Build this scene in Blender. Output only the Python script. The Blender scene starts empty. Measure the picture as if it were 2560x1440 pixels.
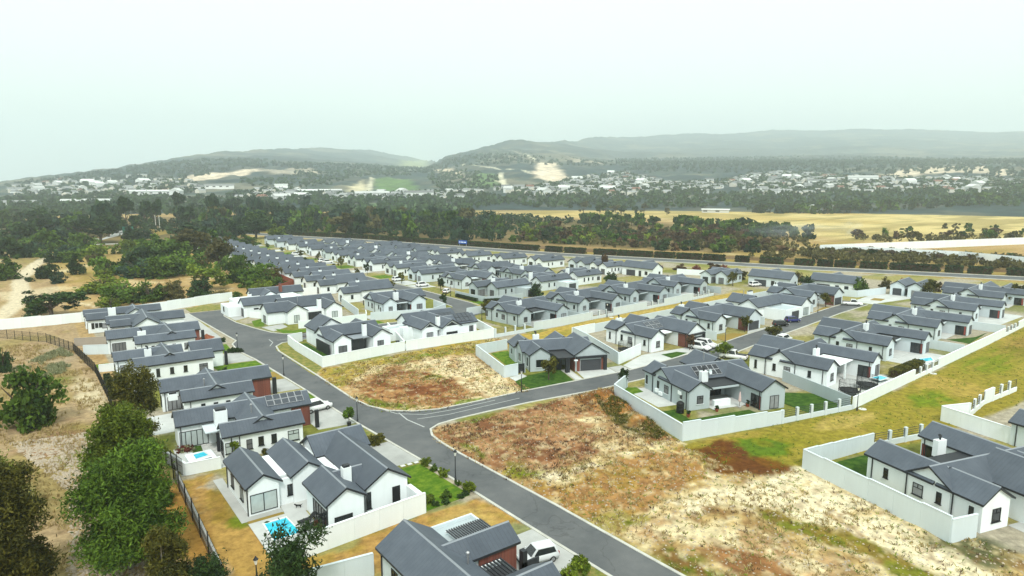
import bpy, bmesh, math, random
import numpy as np
from mathutils import Vector, Matrix
R = math.radians
rnd = random.Random(7)
sc = bpy.context.scene
col = sc.collection
# ---------------------------------------------------------------- camera
cam = bpy.data.objects.new('camera', bpy.data.cameras.new('camera'))
col.objects.link(cam)
cam.location = (0, 0, 36)
cam.rotation_euler = (R(90 - 8.834), 0, R(-36.5))
cam.data.sensor_width = 36
cam.data.angle = R(75.27)
cam.data.clip_start = 0.5
cam.data.clip_end = 40000
sc.camera = cam
# ---------------------------------------------------------------- sky, sun, exposure
SUN_EL, SUN_AZ = 52, 212          # elevation; azimuth clockwise from +Y
w = bpy.data.worlds.new('World'); sc.world = w; w.use_nodes = True
nt = w.node_tree; nt.nodes.clear()
sky = nt.nodes.new('ShaderNodeTexSky'); sky.sky_type = 'NISHITA'; sky.sun_disc = False
sky.sun_elevation = R(SUN_EL); sky.sun_rotation = R(SUN_AZ); sky.dust_density = 4; sky.air_density = 1.2
bg1 = nt.nodes.new('ShaderNodeBackground'); bg1.inputs[1].default_value = 0.05
bg2 = nt.nodes.new('ShaderNodeBackground'); bg2.inputs[0].default_value = (0.87, 0.965, 0.905, 1); bg2.inputs[1].default_value = 0.72
mx = nt.nodes.new('ShaderNodeMixShader'); mx.inputs[0].default_value = 0.88   # even cloud layer over the clear sky
out = nt.nodes.new('ShaderNodeOutputWorld')
nt.links.new(sky.outputs[0], bg1.inputs[0]); nt.links.new(bg1.outputs[0], mx.inputs[1]); nt.links.new(bg2.outputs[0], mx.inputs[2]); nt.links.new(mx.outputs[0], out.inputs[0])
sun = bpy.data.objects.new('sun', bpy.data.lights.new('sun', 'SUN')); col.objects.link(sun)
sun.data.energy = 1.5; sun.data.angle = R(12); sun.data.color = (1.0, 0.97, 0.92)
sd = Vector((math.sin(R(SUN_AZ)) * math.cos(R(SUN_EL)), math.cos(R(SUN_AZ)) * math.cos(R(SUN_EL)), math.sin(R(SUN_EL))))
sun.rotation_euler = (-sd).to_track_quat('-Z', 'Y').to_euler(); sun.location = (0, -40, 120)
sc.view_settings.view_transform = 'Standard'; sc.view_settings.look = 'None'; sc.view_settings.gamma = 1
sc.view_settings.exposure = 1.0
sc.view_settings.use_curve_mapping = False
sc.cycles.use_denoising = True
sc.cycles.max_bounces = 7; sc.cycles.diffuse_bounces = 2; sc.cycles.glossy_bounces = 2; sc.cycles.transmission_bounces = 2
sc.cycles.volume_bounces = 4; sc.cycles.transparent_max_bounces = 8; sc.cycles.caustics_reflective = False; sc.cycles.caustics_refractive = False

# ---------------------------------------------------------------- materials
MATS = {}
def newmat(name):
    m = bpy.data.materials.new(name); m.use_nodes = True; MATS[name] = m
    nt = m.node_tree; b = nt.nodes['Principled BSDF']
    return m, nt, b
def N(nt, t, **kw):
    n = nt.nodes.new(t)
    for k, v in kw.items(): setattr(n, k, v)
    return n
def mat(name, c, rough=0.7, var=0.0, scale=1.0, streak=False, bump=0.0, bscale=8.0, metallic=0.0, spec=0.3, objrand=0.0, c2=None):
    m, nt, b = newmat(name)
    b.inputs['Roughness'].default_value = rough; b.inputs['Metallic'].default_value = metallic
    b.inputs['Specular IOR Level'].default_value = spec
    c = (*c, 1)
    if var or objrand or c2:
        tc = N(nt, 'ShaderNodeTexCoord')
        no = N(nt, 'ShaderNodeTexNoise'); no.inputs['Scale'].default_value = scale; no.inputs['Detail'].default_value = 5; no.inputs['Roughness'].default_value = 0.65
        if streak:
            mpg = N(nt, 'ShaderNodeMapping'); mpg.inputs['Scale'].default_value = (1, 1, 0.16); nt.links.new(tc.outputs['Object'], mpg.inputs['Vector']); nt.links.new(mpg.outputs[0], no.inputs['Vector'])
        else: nt.links.new(tc.outputs['Object'], no.inputs['Vector'])
        mp = N(nt, 'ShaderNodeMapRange'); mp.inputs[1].default_value = 0.3; mp.inputs[2].default_value = 0.7; mp.inputs[3].default_value = 1 - var; mp.inputs[4].default_value = 1 + var
        nt.links.new(no.outputs['Fac'], mp.inputs[0])
        hs = N(nt, 'ShaderNodeMix', data_type='RGBA', blend_type='MULTIPLY'); hs.inputs[0].default_value = 1
        hs.inputs[6].default_value = c
        if c2:
            m2 = N(nt, 'ShaderNodeMix', data_type='RGBA'); m2.inputs[6].default_value = c; m2.inputs[7].default_value = (*c2, 1)
            mp2 = N(nt, 'ShaderNodeMapRange'); mp2.inputs[1].default_value = 0.4; mp2.inputs[2].default_value = 0.6
            nt.links.new(no.outputs['Fac'], mp2.inputs[0]); nt.links.new(mp2.outputs[0], m2.inputs[0]); nt.links.new(m2.outputs[2], hs.inputs[6])
        val = mp.outputs[0]
        if objrand:
            oi = N(nt, 'ShaderNodeObjectInfo')
            r = N(nt, 'ShaderNodeMapRange'); r.inputs[3].default_value = 1 - objrand; r.inputs[4].default_value = 1 + objrand
            nt.links.new(oi.outputs['Random'], r.inputs[0])
            mu = N(nt, 'ShaderNodeMath', operation='MULTIPLY'); nt.links.new(val, mu.inputs[0]); nt.links.new(r.outputs[0], mu.inputs[1]); val = mu.outputs[0]
        cc = N(nt, 'ShaderNodeCombineColor')
        for i in range(3): nt.links.new(val, cc.inputs[i])
        nt.links.new(cc.outputs[0], hs.inputs[7]); nt.links.new(hs.outputs[2], b.inputs['Base Color'])
    else:
        b.inputs['Base Color'].default_value = c
    if bump:
        tc = N(nt, 'ShaderNodeTexCoord')
        nb = N(nt, 'ShaderNodeTexNoise'); nb.inputs['Scale'].default_value = bscale; nb.inputs['Detail'].default_value = 4
        bp = N(nt, 'ShaderNodeBump'); bp.inputs['Strength'].default_value = bump; bp.inputs['Distance'].default_value = 0.1
        nt.links.new(tc.outputs['Object'], nb.inputs['Vector']); nt.links.new(nb.outputs['Fac'], bp.inputs['Height']); nt.links.new(bp.outputs[0], b.inputs['Normal'])
    return m
mat('wall_white', (0.82, 0.88, 0.89), 0.85, var=0.05, scale=0.8, streak=True)
mat('wall_grey', (0.44, 0.51, 0.53), 0.85, var=0.05, scale=0.8, streak=True)
mat('wall_pale', (0.62, 0.70, 0.73), 0.85, var=0.05, scale=0.8, streak=True)
mat('wall_taupe', (0.36, 0.32, 0.27), 0.85, var=0.06, scale=0.5)
mat('trim', (0.022, 0.025, 0.030), 0.5)
mat('frame', (0.012, 0.013, 0.015), 0.4)
mat('ridge', (0.25, 0.28, 0.31), 0.5)
mat('garage', (0.055, 0.06, 0.068), 0.5)
mat('timber', (0.10, 0.035, 0.02), 0.6, var=0.3, scale=2)
mat('concrete', (0.42, 0.43, 0.41), 0.9, var=0.14, scale=0.35, bump=0.1)
mat('paving', (0.40, 0.41, 0.39), 0.9, var=0.20, scale=0.22, bump=0.1)
mat('paving_pale', (0.52, 0.54, 0.52), 0.85, var=0.14, scale=0.3)
mat('slab', (0.62, 0.63, 0.60), 0.85, var=0.10, scale=2)
mat('kerb', (0.50, 0.50, 0.45), 0.9, var=0.18, scale=0.6)
mat('paint_line', (0.42, 0.44, 0.43), 0.8, var=0.25, scale=3)
mat('pool_edge', (0.74, 0.75, 0.72), 0.7)
mat('black_plastic', (0.012, 0.013, 0.014), 0.45)
mat('charcoal_cover', (0.04, 0.05, 0.065), 0.6)
mat('rubber', (0.012, 0.012, 0.012), 0.8)
mat('alloy', (0.35, 0.36, 0.37), 0.35, metallic=0.8)
mat('car_white', (0.82, 0.84, 0.84), 0.22, spec=0.5)
mat('car_silver', (0.62, 0.65, 0.66), 0.25, spec=0.5)
mat('car_black', (0.012, 0.013, 0.016), 0.2, spec=0.5)
mat('car_blue', (0.02, 0.025, 0.16), 0.22, spec=0.5)
mat('lamp_glass', (0.75, 0.76, 0.72), 0.3)
mat('red_light', (0.35, 0.01, 0.01), 0.3)
mat('terracotta', (0.28, 0.07, 0.04), 0.8)
mat('red_cloth', (0.30, 0.07, 0.06), 0.85)
mat('pink_cloth', (0.62, 0.47, 0.45), 0.85)
mat('maroon', (0.10, 0.02, 0.03), 0.8)
mat('steel', (0.45, 0.46, 0.47), 0.35, metallic=0.7)
mat('net', (0.02, 0.022, 0.024), 0.8)
mat('blue_plastic', (0.01, 0.09, 0.55), 0.4)
mat('aqua_plastic', (0.10, 0.55, 0.62), 0.4)
mat('sign_blue', (0.02, 0.10, 0.45), 0.5)
mat('sign_green', (0.02, 0.16, 0.12), 0.5)
mat('soil', (0.07, 0.04, 0.025), 0.95, var=0.3, scale=3)
mat('black_fur', (0.01, 0.009, 0.009), 0.8)
mat('rust', (0.20, 0.05, 0.02), 0.9, var=0.3, scale=5)
mat('clay_heap', (0.26, 0.085, 0.04), 0.95, var=0.3, scale=3)
mat('glass_dark', (0.016, 0.020, 0.023), 0.08, spec=0.6, objrand=0.5, var=0.15, scale=1)
mat('glass_pale', (0.45, 0.52, 0.51), 0.15, spec=0.5, var=0.12, scale=1)
mat('curtain', (0.20, 0.21, 0.22), 0.5, objrand=0.6, var=0.2, scale=2)
# solar glass
mat('solar', (0.012, 0.014, 0.022), 0.12, spec=0.6)
mat('solar_grey', (0.055, 0.065, 0.08), 0.2, spec=0.5)
mat('alu', (0.6, 0.62, 0.64), 0.4, metallic=0.4)
# pool water
m, nt_, b = newmat('pool_water')
tc = N(nt_, 'ShaderNodeTexCoord'); vo = N(nt_, 'ShaderNodeTexNoise'); vo.inputs['Scale'].default_value = 1.6; vo.inputs['Detail'].default_value = 3; vo.inputs['Distortion'].default_value = 1.2
cr = N(nt_, 'ShaderNodeValToRGB'); cr.color_ramp.elements[0].color = (0.01, 0.42, 0.62, 1); cr.color_ramp.elements[1].color = (0.05, 0.68, 0.85, 1); cr.color_ramp.elements[0].position = 0.35; cr.color_ramp.elements[1].position = 0.65
nt_.links.new(tc.outputs['Object'], vo.inputs['Vector']); nt_.links.new(vo.outputs['Fac'], cr.inputs[0]); nt_.links.new(cr.outputs[0], b.inputs['Base Color'])
b.inputs['Roughness'].default_value = 0.06; b.inputs['Specular IOR Level'].default_value = 0.5
bp = N(nt_, 'ShaderNodeBump'); bp.inputs['Strength'].default_value = 0.15; nt_.links.new(vo.outputs['Fac'], bp.inputs['Height']); nt_.links.new(bp.outputs[0], b.inputs['Normal'])
# roof sheeting: seams run down the slope, weathering by noise
def roofmat(name, axis):
    m, nt, b = newmat(name)
    tc = N(nt, 'ShaderNodeTexCoord'); sp = N(nt, 'ShaderNodeSeparateXYZ'); nt.links.new(tc.outputs['Object'], sp.inputs[0])
    mu = N(nt, 'ShaderNodeMath', operation='MULTIPLY'); mu.inputs[1].default_value = 1 / 0.42; nt.links.new(sp.outputs[axis], mu.inputs[0])
    fr = N(nt, 'ShaderNodeMath', operation='FRACT'); nt.links.new(mu.outputs[0], fr.inputs[0])
    g = N(nt, 'ShaderNodeMath', operation='LESS_THAN'); g.inputs[1].default_value = 0.12; nt.links.new(fr.outputs[0], g.inputs[0])
    no = N(nt, 'ShaderNodeTexNoise'); no.inputs['Scale'].default_value = 0.35; no.inputs['Detail'].default_value = 6; no.inputs['Roughness'].default_value = 0.7
    nt.links.new(tc.outputs['Object'], no.inputs['Vector'])
    cr = N(nt, 'ShaderNodeValToRGB'); cr.color_ramp.elements[0].position = 0.3; cr.color_ramp.elements[1].position = 0.75
    cr.color_ramp.elements[0].color = (0.060, 0.075, 0.096, 1); cr.color_ramp.elements[1].color = (0.100, 0.119, 0.146, 1)
    nt.links.new(no.outputs['Fac'], cr.inputs[0])
    oi = N(nt, 'ShaderNodeObjectInfo'); r = N(nt, 'ShaderNodeMapRange'); r.inputs[3].default_value = 0.88; r.inputs[4].default_value = 1.14; nt.links.new(oi.outputs['Random'], r.inputs[0])
    k = N(nt, 'ShaderNodeMath', operation='MULTIPLY_ADD'); k.inputs[1].default_value = -0.2; nt.links.new(g.outputs[0], k.inputs[0]); nt.links.new(r.outputs[0], k.inputs[2])
    mm = N(nt, 'ShaderNodeVectorMath', operation='SCALE'); nt.links.new(cr.outputs[0], mm.inputs[0]); nt.links.new(k.outputs[0], mm.inputs['Scale'])
    nt.links.new(mm.outputs[0], b.inputs['Base Color'])
    b.inputs['Roughness'].default_value = 0.55; b.inputs['Specular IOR Level'].default_value = 0.35
    bp = N(nt, 'ShaderNodeBump'); bp.inputs['Strength'].default_value = 0.5; bp.inputs['Distance'].default_value = 0.04
    nt.links.new(g.outputs[0], bp.inputs['Height']); nt.links.new(bp.outputs[0], b.inputs['Normal'])
roofmat('roof_y', 1); roofmat('roof_x', 0)
# brick (bricks are far under a pixel)
m, nt_, b = newmat('brick')
tc = N(nt_, 'ShaderNodeTexCoord'); br = N(nt_, 'ShaderNodeTexBrick'); br.inputs['Scale'].default_value = 3
br.inputs['Color1'].default_value = (0.20, 0.055, 0.035, 1); br.inputs['Color2'].default_value = (0.13, 0.035, 0.025, 1); br.inputs['Mortar'].default_value = (0.22, 0.17, 0.14, 1)
nt_.links.new(tc.outputs['Object'], br.inputs['Vector']); nt_.links.new(br.outputs['Color'], b.inputs['Base Color']); b.inputs['Roughness'].default_value = 0.9
# asphalt with worn lanes and cracks
m, nt_, b = newmat('asphalt')
tc = N(nt_, 'ShaderNodeTexCoord'); no = N(nt_, 'ShaderNodeTexNoise'); no.inputs['Scale'].default_value = 0.16; no.inputs['Detail'].default_value = 8; no.inputs['Roughness'].default_value = 0.68
cr = N(nt_, 'ShaderNodeValToRGB'); cr.color_ramp.elements[0].position = 0.32; cr.color_ramp.elements[1].position = 0.72
cr.color_ramp.elements[0].color = (0.070, 0.078, 0.083, 1); cr.color_ramp.elements[1].color = (0.135, 0.140, 0.140, 1)
nt_.links.new(tc.outputs['Object'], no.inputs['Vector']); nt_.links.new(no.outputs['Fac'], cr.inputs[0])
n2 = N(nt_, 'ShaderNodeTexNoise'); n2.inputs['Scale'].default_value = 0.09; n2.inputs['Detail'].default_value = 6; n2.inputs['Distortion'].default_value = 0.5
nt_.links.new(tc.outputs['Object'], n2.inputs['Vector'])
ab = N(nt_, 'ShaderNodeMath', operation='SUBTRACT'); ab.inputs[1].default_value = 0.5; nt_.links.new(n2.outputs['Fac'], ab.inputs[0])
aa = N(nt_, 'ShaderNodeMath', operation='ABSOLUTE'); nt_.links.new(ab.outputs[0], aa.inputs[0])
ck = N(nt_, 'ShaderNodeMapRange'); ck.inputs[1].default_value = 0.0; ck.inputs[2].default_value = 0.006; ck.inputs[3].default_value = 0.72; ck.inputs[4].default_value = 1.0; nt_.links.new(aa.outputs[0], ck.inputs[0])
mm = N(nt_, 'ShaderNodeVectorMath', operation='SCALE'); nt_.links.new(cr.outputs[0], mm.inputs[0]); nt_.links.new(ck.outputs[0], mm.inputs['Scale'])
nt_.links.new(mm.outputs[0], b.inputs['Base Color']); b.inputs['Roughness'].default_value = 0.85
# ground: painted earth colours from the vertex attribute, finer mottling here
def groundmat(name, fine, contrast):
    m, nt, b = newmat(name)
    at = N(nt, 'ShaderNodeAttribute'); at.attribute_name = 'earth'
    tc = N(nt, 'ShaderNodeTexCoord')
    n1 = N(nt, 'ShaderNodeTexNoise'); n1.inputs['Scale'].default_value = fine; n1.inputs['Detail'].default_value = 9; n1.inputs['Roughness'].default_value = 0.72
    nt.links.new(tc.outputs['Object'], n1.inputs['Vector'])
    r = N(nt, 'ShaderNodeMapRange'); r.inputs[1].default_value = 0.32; r.inputs[2].default_value = 0.68; r.inputs[3].default_value = 1 - contrast; r.inputs[4].default_value = 1 + contrast
    nt.links.new(n1.outputs['Fac'], r.inputs[0])
    mm = N(nt, 'ShaderNodeVectorMath', operation='SCALE'); nt.links.new(at.outputs['Color'], mm.inputs[0]); nt.links.new(r.outputs[0], mm.inputs['Scale'])
    nt.links.new(mm.outputs[0], b.inputs['Base Color']); b.inputs['Roughness'].default_value = 0.95; b.inputs['Specular IOR Level'].default_value = 0.1
    bp = N(nt, 'ShaderNodeBump'); bp.inputs['Strength'].default_value = 0.6; bp.inputs['Distance'].default_value = 0.15
    nt.links.new(n1.outputs['Fac'], bp.inputs['Height']); nt.links.new(bp.outputs[0], b.inputs['Normal'])
groundmat('earth', 0.9, 0.42); groundmat('earth_far', 0.022, 0.5)
def lawnmat(name, a, c):
    m = mat(name, a, 0.95, var=0.22, scale=0.9, bump=0.5, bscale=14, spec=0.1, c2=c)
lawnmat('lawn_green', (0.065, 0.150, 0.010), (0.125, 0.195, 0.016))
lawnmat('lawn_deep', (0.028, 0.078, 0.009), (0.052, 0.105, 0.014))
lawnmat('lawn_dry', (0.32, 0.22, 0.055), (0.24, 0.18, 0.045))
lawnmat('lawn_mixed', (0.15, 0.19, 0.04), (0.27, 0.22, 0.07))
# foliage
def leafmat(name, a, c, trans=0.15):
    m, nt, b = newmat(name)
    at = N(nt, 'ShaderNodeAttribute'); at.attribute_name = 'leaf'
    oi = N(nt, 'ShaderNodeObjectInfo')
    mxx = N(nt, 'ShaderNodeMix', data_type='RGBA'); mxx.inputs[6].default_value = (*a, 1); mxx.inputs[7].default_value = (*c, 1)
    nt.links.new(at.outputs['Fac'], mxx.inputs[0])
    r = N(nt, 'ShaderNodeMapRange'); r.inputs[3].default_value = 0.75; r.inputs[4].default_value = 1.3; nt.links.new(oi.outputs['Random'], r.inputs[0])
    mm = N(nt, 'ShaderNodeVectorMath', operation='SCALE'); nt.links.new(mxx.outputs[2], mm.inputs[0]); nt.links.new(r.outputs[0], mm.inputs['Scale'])
    nt.links.new(mm.outputs[0], b.inputs['Base Color']); b.inputs['Roughness'].default_value = 0.7; b.inputs['Specular IOR Level'].default_value = 0.2
    tr = N(nt, 'ShaderNodeBsdfTranslucent'); nt.links.new(mm.outputs[0], tr.inputs[0])
    ms = N(nt, 'ShaderNodeMixShader'); ms.inputs[0].default_value = trans
    o = nt.nodes['Material Output']; nt.links.new(b.outputs[0], ms.inputs[1]); nt.links.new(tr.outputs[0], ms.inputs[2]); nt.links.new(ms.outputs[0], o.inputs[0])
leafmat('leaf_olive', (0.026, 0.034, 0.006), (0.15, 0.14, 0.02))
leafmat('leaf_green', (0.014, 0.04, 0.005), (0.11, 0.19, 0.018))
leafmat('leaf_dark', (0.007, 0.02, 0.007), (0.045, 0.09, 0.02))
leafmat('leaf_bright', (0.05, 0.09, 0.008), (0.21, 0.275, 0.022))
leafmat('leaf_blue', (0.01, 0.028, 0.018), (0.045, 0.09, 0.045))
leafmat('leaf_brown', (0.05, 0.03, 0.018), (0.15, 0.09, 0.042))
leafmat('leaf_red', (0.087, 0.0232, 0.0174), (0.232, 0.0653, 0.0508))
leafmat('leaf_bronze', (0.045, 0.04, 0.012), (0.14, 0.125, 0.035))
leafmat('hedge_leaf', (0.0145, 0.029, 0.0087), (0.058, 0.087, 0.0232))
leafmat('straw', (0.20, 0.14, 0.05), (0.42, 0.33, 0.14))
leafmat('grey_bush', (0.20, 0.22, 0.10), (0.42, 0.43, 0.25))
mat('bark', (0.085, 0.065, 0.048), 0.95, var=0.3, scale=4, bump=0.4)
mat('bark_pale', (0.28, 0.25, 0.20), 0.9, var=0.25, scale=4)
mat('stone', (0.40, 0.34, 0.26), 0.95, var=0.25, scale=3)

# ---------------------------------------------------------------- helpers
def tag(o, label=None, cat=None, group=None, kind=None):
    if label: o['label'] = label
    if cat: o['category'] = cat
    if group: o['group'] = group
    if kind: o['kind'] = kind
    return o
def link(o, parent=None):
    col.objects.link(o)
    if parent: o.parent = parent
    return o
def thing(name, label, cat, loc=(0, 0, 0), rz=0, group=None):
    o = bpy.data.objects.new(name, None); o.empty_display_size = 0.3
    link(o); o.location = loc; o.rotation_euler = (0, 0, rz)
    return tag(o, label, cat, group)
def mesh(name, v, f, mats, mi=None, smooth=False):
    me = bpy.data.meshes.new(name); me.from_pydata([tuple(p) for p in v], [], [tuple(q) for q in f])
    for k in mats: me.materials.append(MATS[k])
    if mi is not None: me.polygons.foreach_set('material_index', mi)
    if smooth: me.polygons.foreach_set('use_smooth', [True] * len(f))
    me.update()
    return me
def obj(name, me, parent=None, loc=(0, 0, 0), rz=0):
    o = bpy.data.objects.new(name, me); link(o, parent); o.location = loc
    if rz: o.rotation_euler = (0, 0, rz)
    return o
class MB:
    """collects faces with material indices"""
    def __init__(s): s.v = []; s.f = []; s.m = []
    def add(s, v, f, m=0):
        n = len(s.v); s.v += list(v); s.f += [tuple(i + n for i in q) for q in f]; s.m += [m] * len(f) if isinstance(m, int) else list(m)
        return s
    def box(s, x0, x1, y0, y1, z0, z1, m=0):
        v = [(x0, y0, z0), (x1, y0, z0), (x1, y1, z0), (x0, y1, z0), (x0, y0, z1), (x1, y0, z1), (x1, y1, z1), (x0, y1, z1)]
        return s.add(v, [(0, 3, 2, 1), (4, 5, 6, 7), (0, 1, 5, 4), (1, 2, 6, 5), (2, 3, 7, 6), (3, 0, 4, 7)], m)
    def tube(s, pts, rad, n=6, m=0, cap=True):
        pts = [Vector(p) for p in pts]; rad = rad if isinstance(rad, (list, tuple)) else [rad] * len(pts)
        base = len(s.v); k = len(pts)
        for i, p in enumerate(pts):
            d = (pts[min(i + 1, k - 1)] - pts[max(i - 1, 0)]).normalized()
            u = d.orthogonal().normalized() if abs(d.z) < 0.95 else Vector((1, 0, 0)); u = (u - d * u.dot(d)).normalized(); t = d.cross(u)
            for j in range(n):
                a = 2 * math.pi * j / n; s.v.append(tuple(p + (u * math.cos(a) + t * math.sin(a)) * rad[i]))
        for i in range(k - 1):
            for j in range(n):
                a = base + i * n + j; b_ = base + i * n + (j + 1) % n
                s.f.append((a, b_, b_ + n, a + n)); s.m.append(m)
        if cap:
            s.f.append(tuple(base + j for j in range(n))[::-1]); s.m.append(m)
            s.f.append(tuple(base + (k - 1) * n + j for j in range(n))); s.m.append(m)
        return s
    def lathe(s, prof, n=12, m=0, c=(0, 0)):
        base = len(s.v)
        for r_, z in prof:
            for j in range(n):
                a = 2 * math.pi * j / n; s.v.append((c[0] + r_ * math.cos(a), c[1] + r_ * math.sin(a), z))
        for i in range(len(prof) - 1):
            for j in range(n):
                a = base + i * n + j; b_ = base + i * n + (j + 1) % n
                s.f.append((a, b_, b_ + n, a + n)); s.m.append(m)
        s.f.append(tuple(base + j for j in range(n))[::-1]); s.m.append(m)
        s.f.append(tuple(base + (len(prof) - 1) * n + j for j in range(n))); s.m.append(m)
        return s
    def me(s, name, mats, smooth=False):
        return mesh(name, s.v, s.f, mats if isinstance(mats, (list, tuple)) else [mats], s.m, smooth)
CACHE = {}
def cached(key, fn):
    if key not in CACHE: CACHE[key] = fn()
    return CACHE[key]
def boxme(sx, sy, sz, mt):
    k = ('box', round(sx, 3), round(sy, 3), round(sz, 3), mt)
    return cached(k, lambda: MB().box(-sx / 2, sx / 2, -sy / 2, sy / 2, 0, sz).me('box', mt))
def boxpart(name, p, x0, x1, y0, y1, z0, z1, mt):
    return obj(name, boxme(x1 - x0, y1 - y0, z1 - z0, mt), p, ((x0 + x1) / 2, (y0 + y1) / 2, z0))
# smooth value noise for painting and shaping terrain
def vnoise(x, y, seed=0):
    xi = np.floor(x).astype(np.int64); yi = np.floor(y).astype(np.int64); xf = x - xi; yf = y - yi
    def h(a, b):
        n = (a * 374761393 + b * 668265263 + seed * 1442695041) & 0x7fffffff
        n = ((n ^ (n >> 13)) * 1274126177) & 0x7fffffff
        return ((n ^ (n >> 16)) & 0xffff) / 65535.0
    u = xf * xf * (3 - 2 * xf); v_ = yf * yf * (3 - 2 * yf)
    return (h(xi, yi) * (1 - u) + h(xi + 1, yi) * u) * (1 - v_) + (h(xi, yi + 1) * (1 - u) + h(xi + 1, yi + 1) * u) * v_
def fbm(x, y, sc_, oct_=4, seed=0):
    t = 0; a = 0.5; s_ = 0
    for i in range(oct_):
        t = t + a * vnoise(x * sc_ * 2 ** i + 17.3 * i, y * sc_ * 2 ** i - 9.1 * i, seed + i); s_ += a; a *= 0.5
    return t / s_
def inpoly(x, y, poly):
    r_ = np.zeros(x.shape, bool); n = len(poly)
    for i in range(n):
        x1, y1 = poly[i]; x2, y2 = poly[(i + 1) % n]
        c = ((y1 > y) != (y2 > y)) & (x < (x2 - x1) * (y - y1) / (y2 - y1 + 1e-12) + x1)
        r_ ^= c
    return r_
def polydist(x, y, poly, closed=True):
    d = np.full(x.shape, 1e9); n = len(poly)
    for i in range(n if closed else n - 1):
        x1, y1 = poly[i]; x2, y2 = poly[(i + 1) % n]; dx, dy = x2 - x1, y2 - y1
        t = np.clip(((x - x1) * dx + (y - y1) * dy) / (dx * dx + dy * dy + 1e-9), 0, 1)
        d = np.minimum(d, np.hypot(x - x1 - t * dx, y - y1 - t * dy))
    return d
HAZE = 0.00019
# ---------------------------------------------------------------- terrain
SAND = (0.56, 0.48, 0.31); TAN = (0.36, 0.255, 0.13); STRAW = (0.40, 0.31, 0.13); OLIVE = (0.235, 0.19, 0.052); RED = (0.19, 0.075, 0.036)
GREEN = (0.085, 0.14, 0.012); BROWN = (0.145, 0.078, 0.036); PALE = (0.62, 0.56, 0.41); GREYT = (0.30, 0.25, 0.18); DKGREEN = (0.05, 0.085, 0.018); SCRUB = (0.060, 0.070, 0.030)
ESTATE = [(46, -40), (9, 60), (9, 207), (52, 219), (78, 210), (80, 330), (88, 460), (140, 470), (300, 80), (310, -40)]
LOT_NORTH = [(42.9, 98), (44, 94), (47, 91.8), (51.5, 89.4), (70.5, 89), (72, 98), (76, 115.5), (90, 117), (89, 126.2), (46.3, 125.3), (42.3, 120)]
LOT_SOUTH = [(47.5, 83.9), (45.2, 81.5), (44.6, 78), (45.5, 60), (47, 58.5), (72.3, 57.3), (78.3, 76.5), (84, 82), (58, 82.5)]
LOT_NEAR = [(46.0, 61.5), (46.6, 50), (47.4, 30), (55, 8), (80, 5), (76, 22), (78, 42.5), (71, 47), (72.5, 60.5)]
GREENBELT = [(66, 56.5), (70, 46), (78.4, 43), (101, 37.5), (130, 35), (230, 40), (230, 58), (147, 52.2), (106, 50), (91, 53.4), (72.6, 57.2)]
STRIP = [(84, 119), (92, 116), (190, 121), (200, 135), (95, 126)]
YARD_L2 = [(12.8, 60), (18.9, 60), (18.9, 70), (16.5, 72), (16.5, 87), (13.8, 88)]
blobs = [  # cx, cy, rx, ry, rot, colour, strength
    (82, 119, 9, 4, 10, OLIVE, .8), (60, 106.5, 2.6, 1.4, 0, GREEN, .9), (66, 91, 4, 1.6, 0, SAND, .8), (47.2, 73, 1.1, 3, 0, GREEN, .9), (49, 63.5, 1.6, 4, 8, GREEN, .6), (55.5, 82.6, 3, .9, 0, GREEN, .9), (72, 61, 1.6, .8, 0, RED, .8), (58.5, 91, 3.6, 1.2, 0, GREEN, .9),
    (100, 48, 8, 2, -10, STRAW, .7), (95, 42, 6, 2, -10, OLIVE, .5), (185, 48, 20, 5, 0, BROWN, .4), (74, 22, 4, 4, 0, SCRUB, .9), (51, 30, 4, 4, 0, BROWN, .5),
    # rear strip
    (105, 121, 8, 2, 3, GREEN, .3),
    # veld on the west side
    (4, 170, 4, 12, 0, GREYT, .6), (2, 150, 5, 10, 5, OLIVE, .8), (3, 145, 3, 5, 0, GREEN, .5), (7.5, 133, 2.4, 14, 5, SAND, .9), (9.5, 113, 2.4, 9, -5, PALE, .9), (0, 135, 5, 9, 0, (0.34, 0.24, 0.11), .7), (4.5, 112, 3, 6, 0, OLIVE, .8), (3, 103, 3, 4, 0, GREEN, .6), (5, 86, 2.4, 26, -4, (0.24, 0.135, 0.075), .9), (2, 110, 5, 6, 0, (0.24, 0.13, 0.08), .7), (11.5, 76, 2.2, 16, 3, (0.32, 0.19, 0.07), .95), (12.6, 108, 1.5, 5, 0, SAND, .8), (-6, 90, 5, 14, 0, GREEN, .6),
    (15, 66, 2.6, 8, 0, (0.34, 0.225, 0.09), .95), (15.6, 77, 1.5, 5, 0, (0.20, 0.14, 0.04), .8), (16.4, 71.5, 1.4, 1.6, 0, GREEN, .8), (36, 57, 3.5, 4, 0, (0.37, 0.27, 0.11), .9), (25, 55.5, 9, 3, 0, (0.31, 0.20, 0.085), 1),
    (16, 58, 3, 3, 0, (0.31, 0.20, 0.085), .9)]
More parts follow.
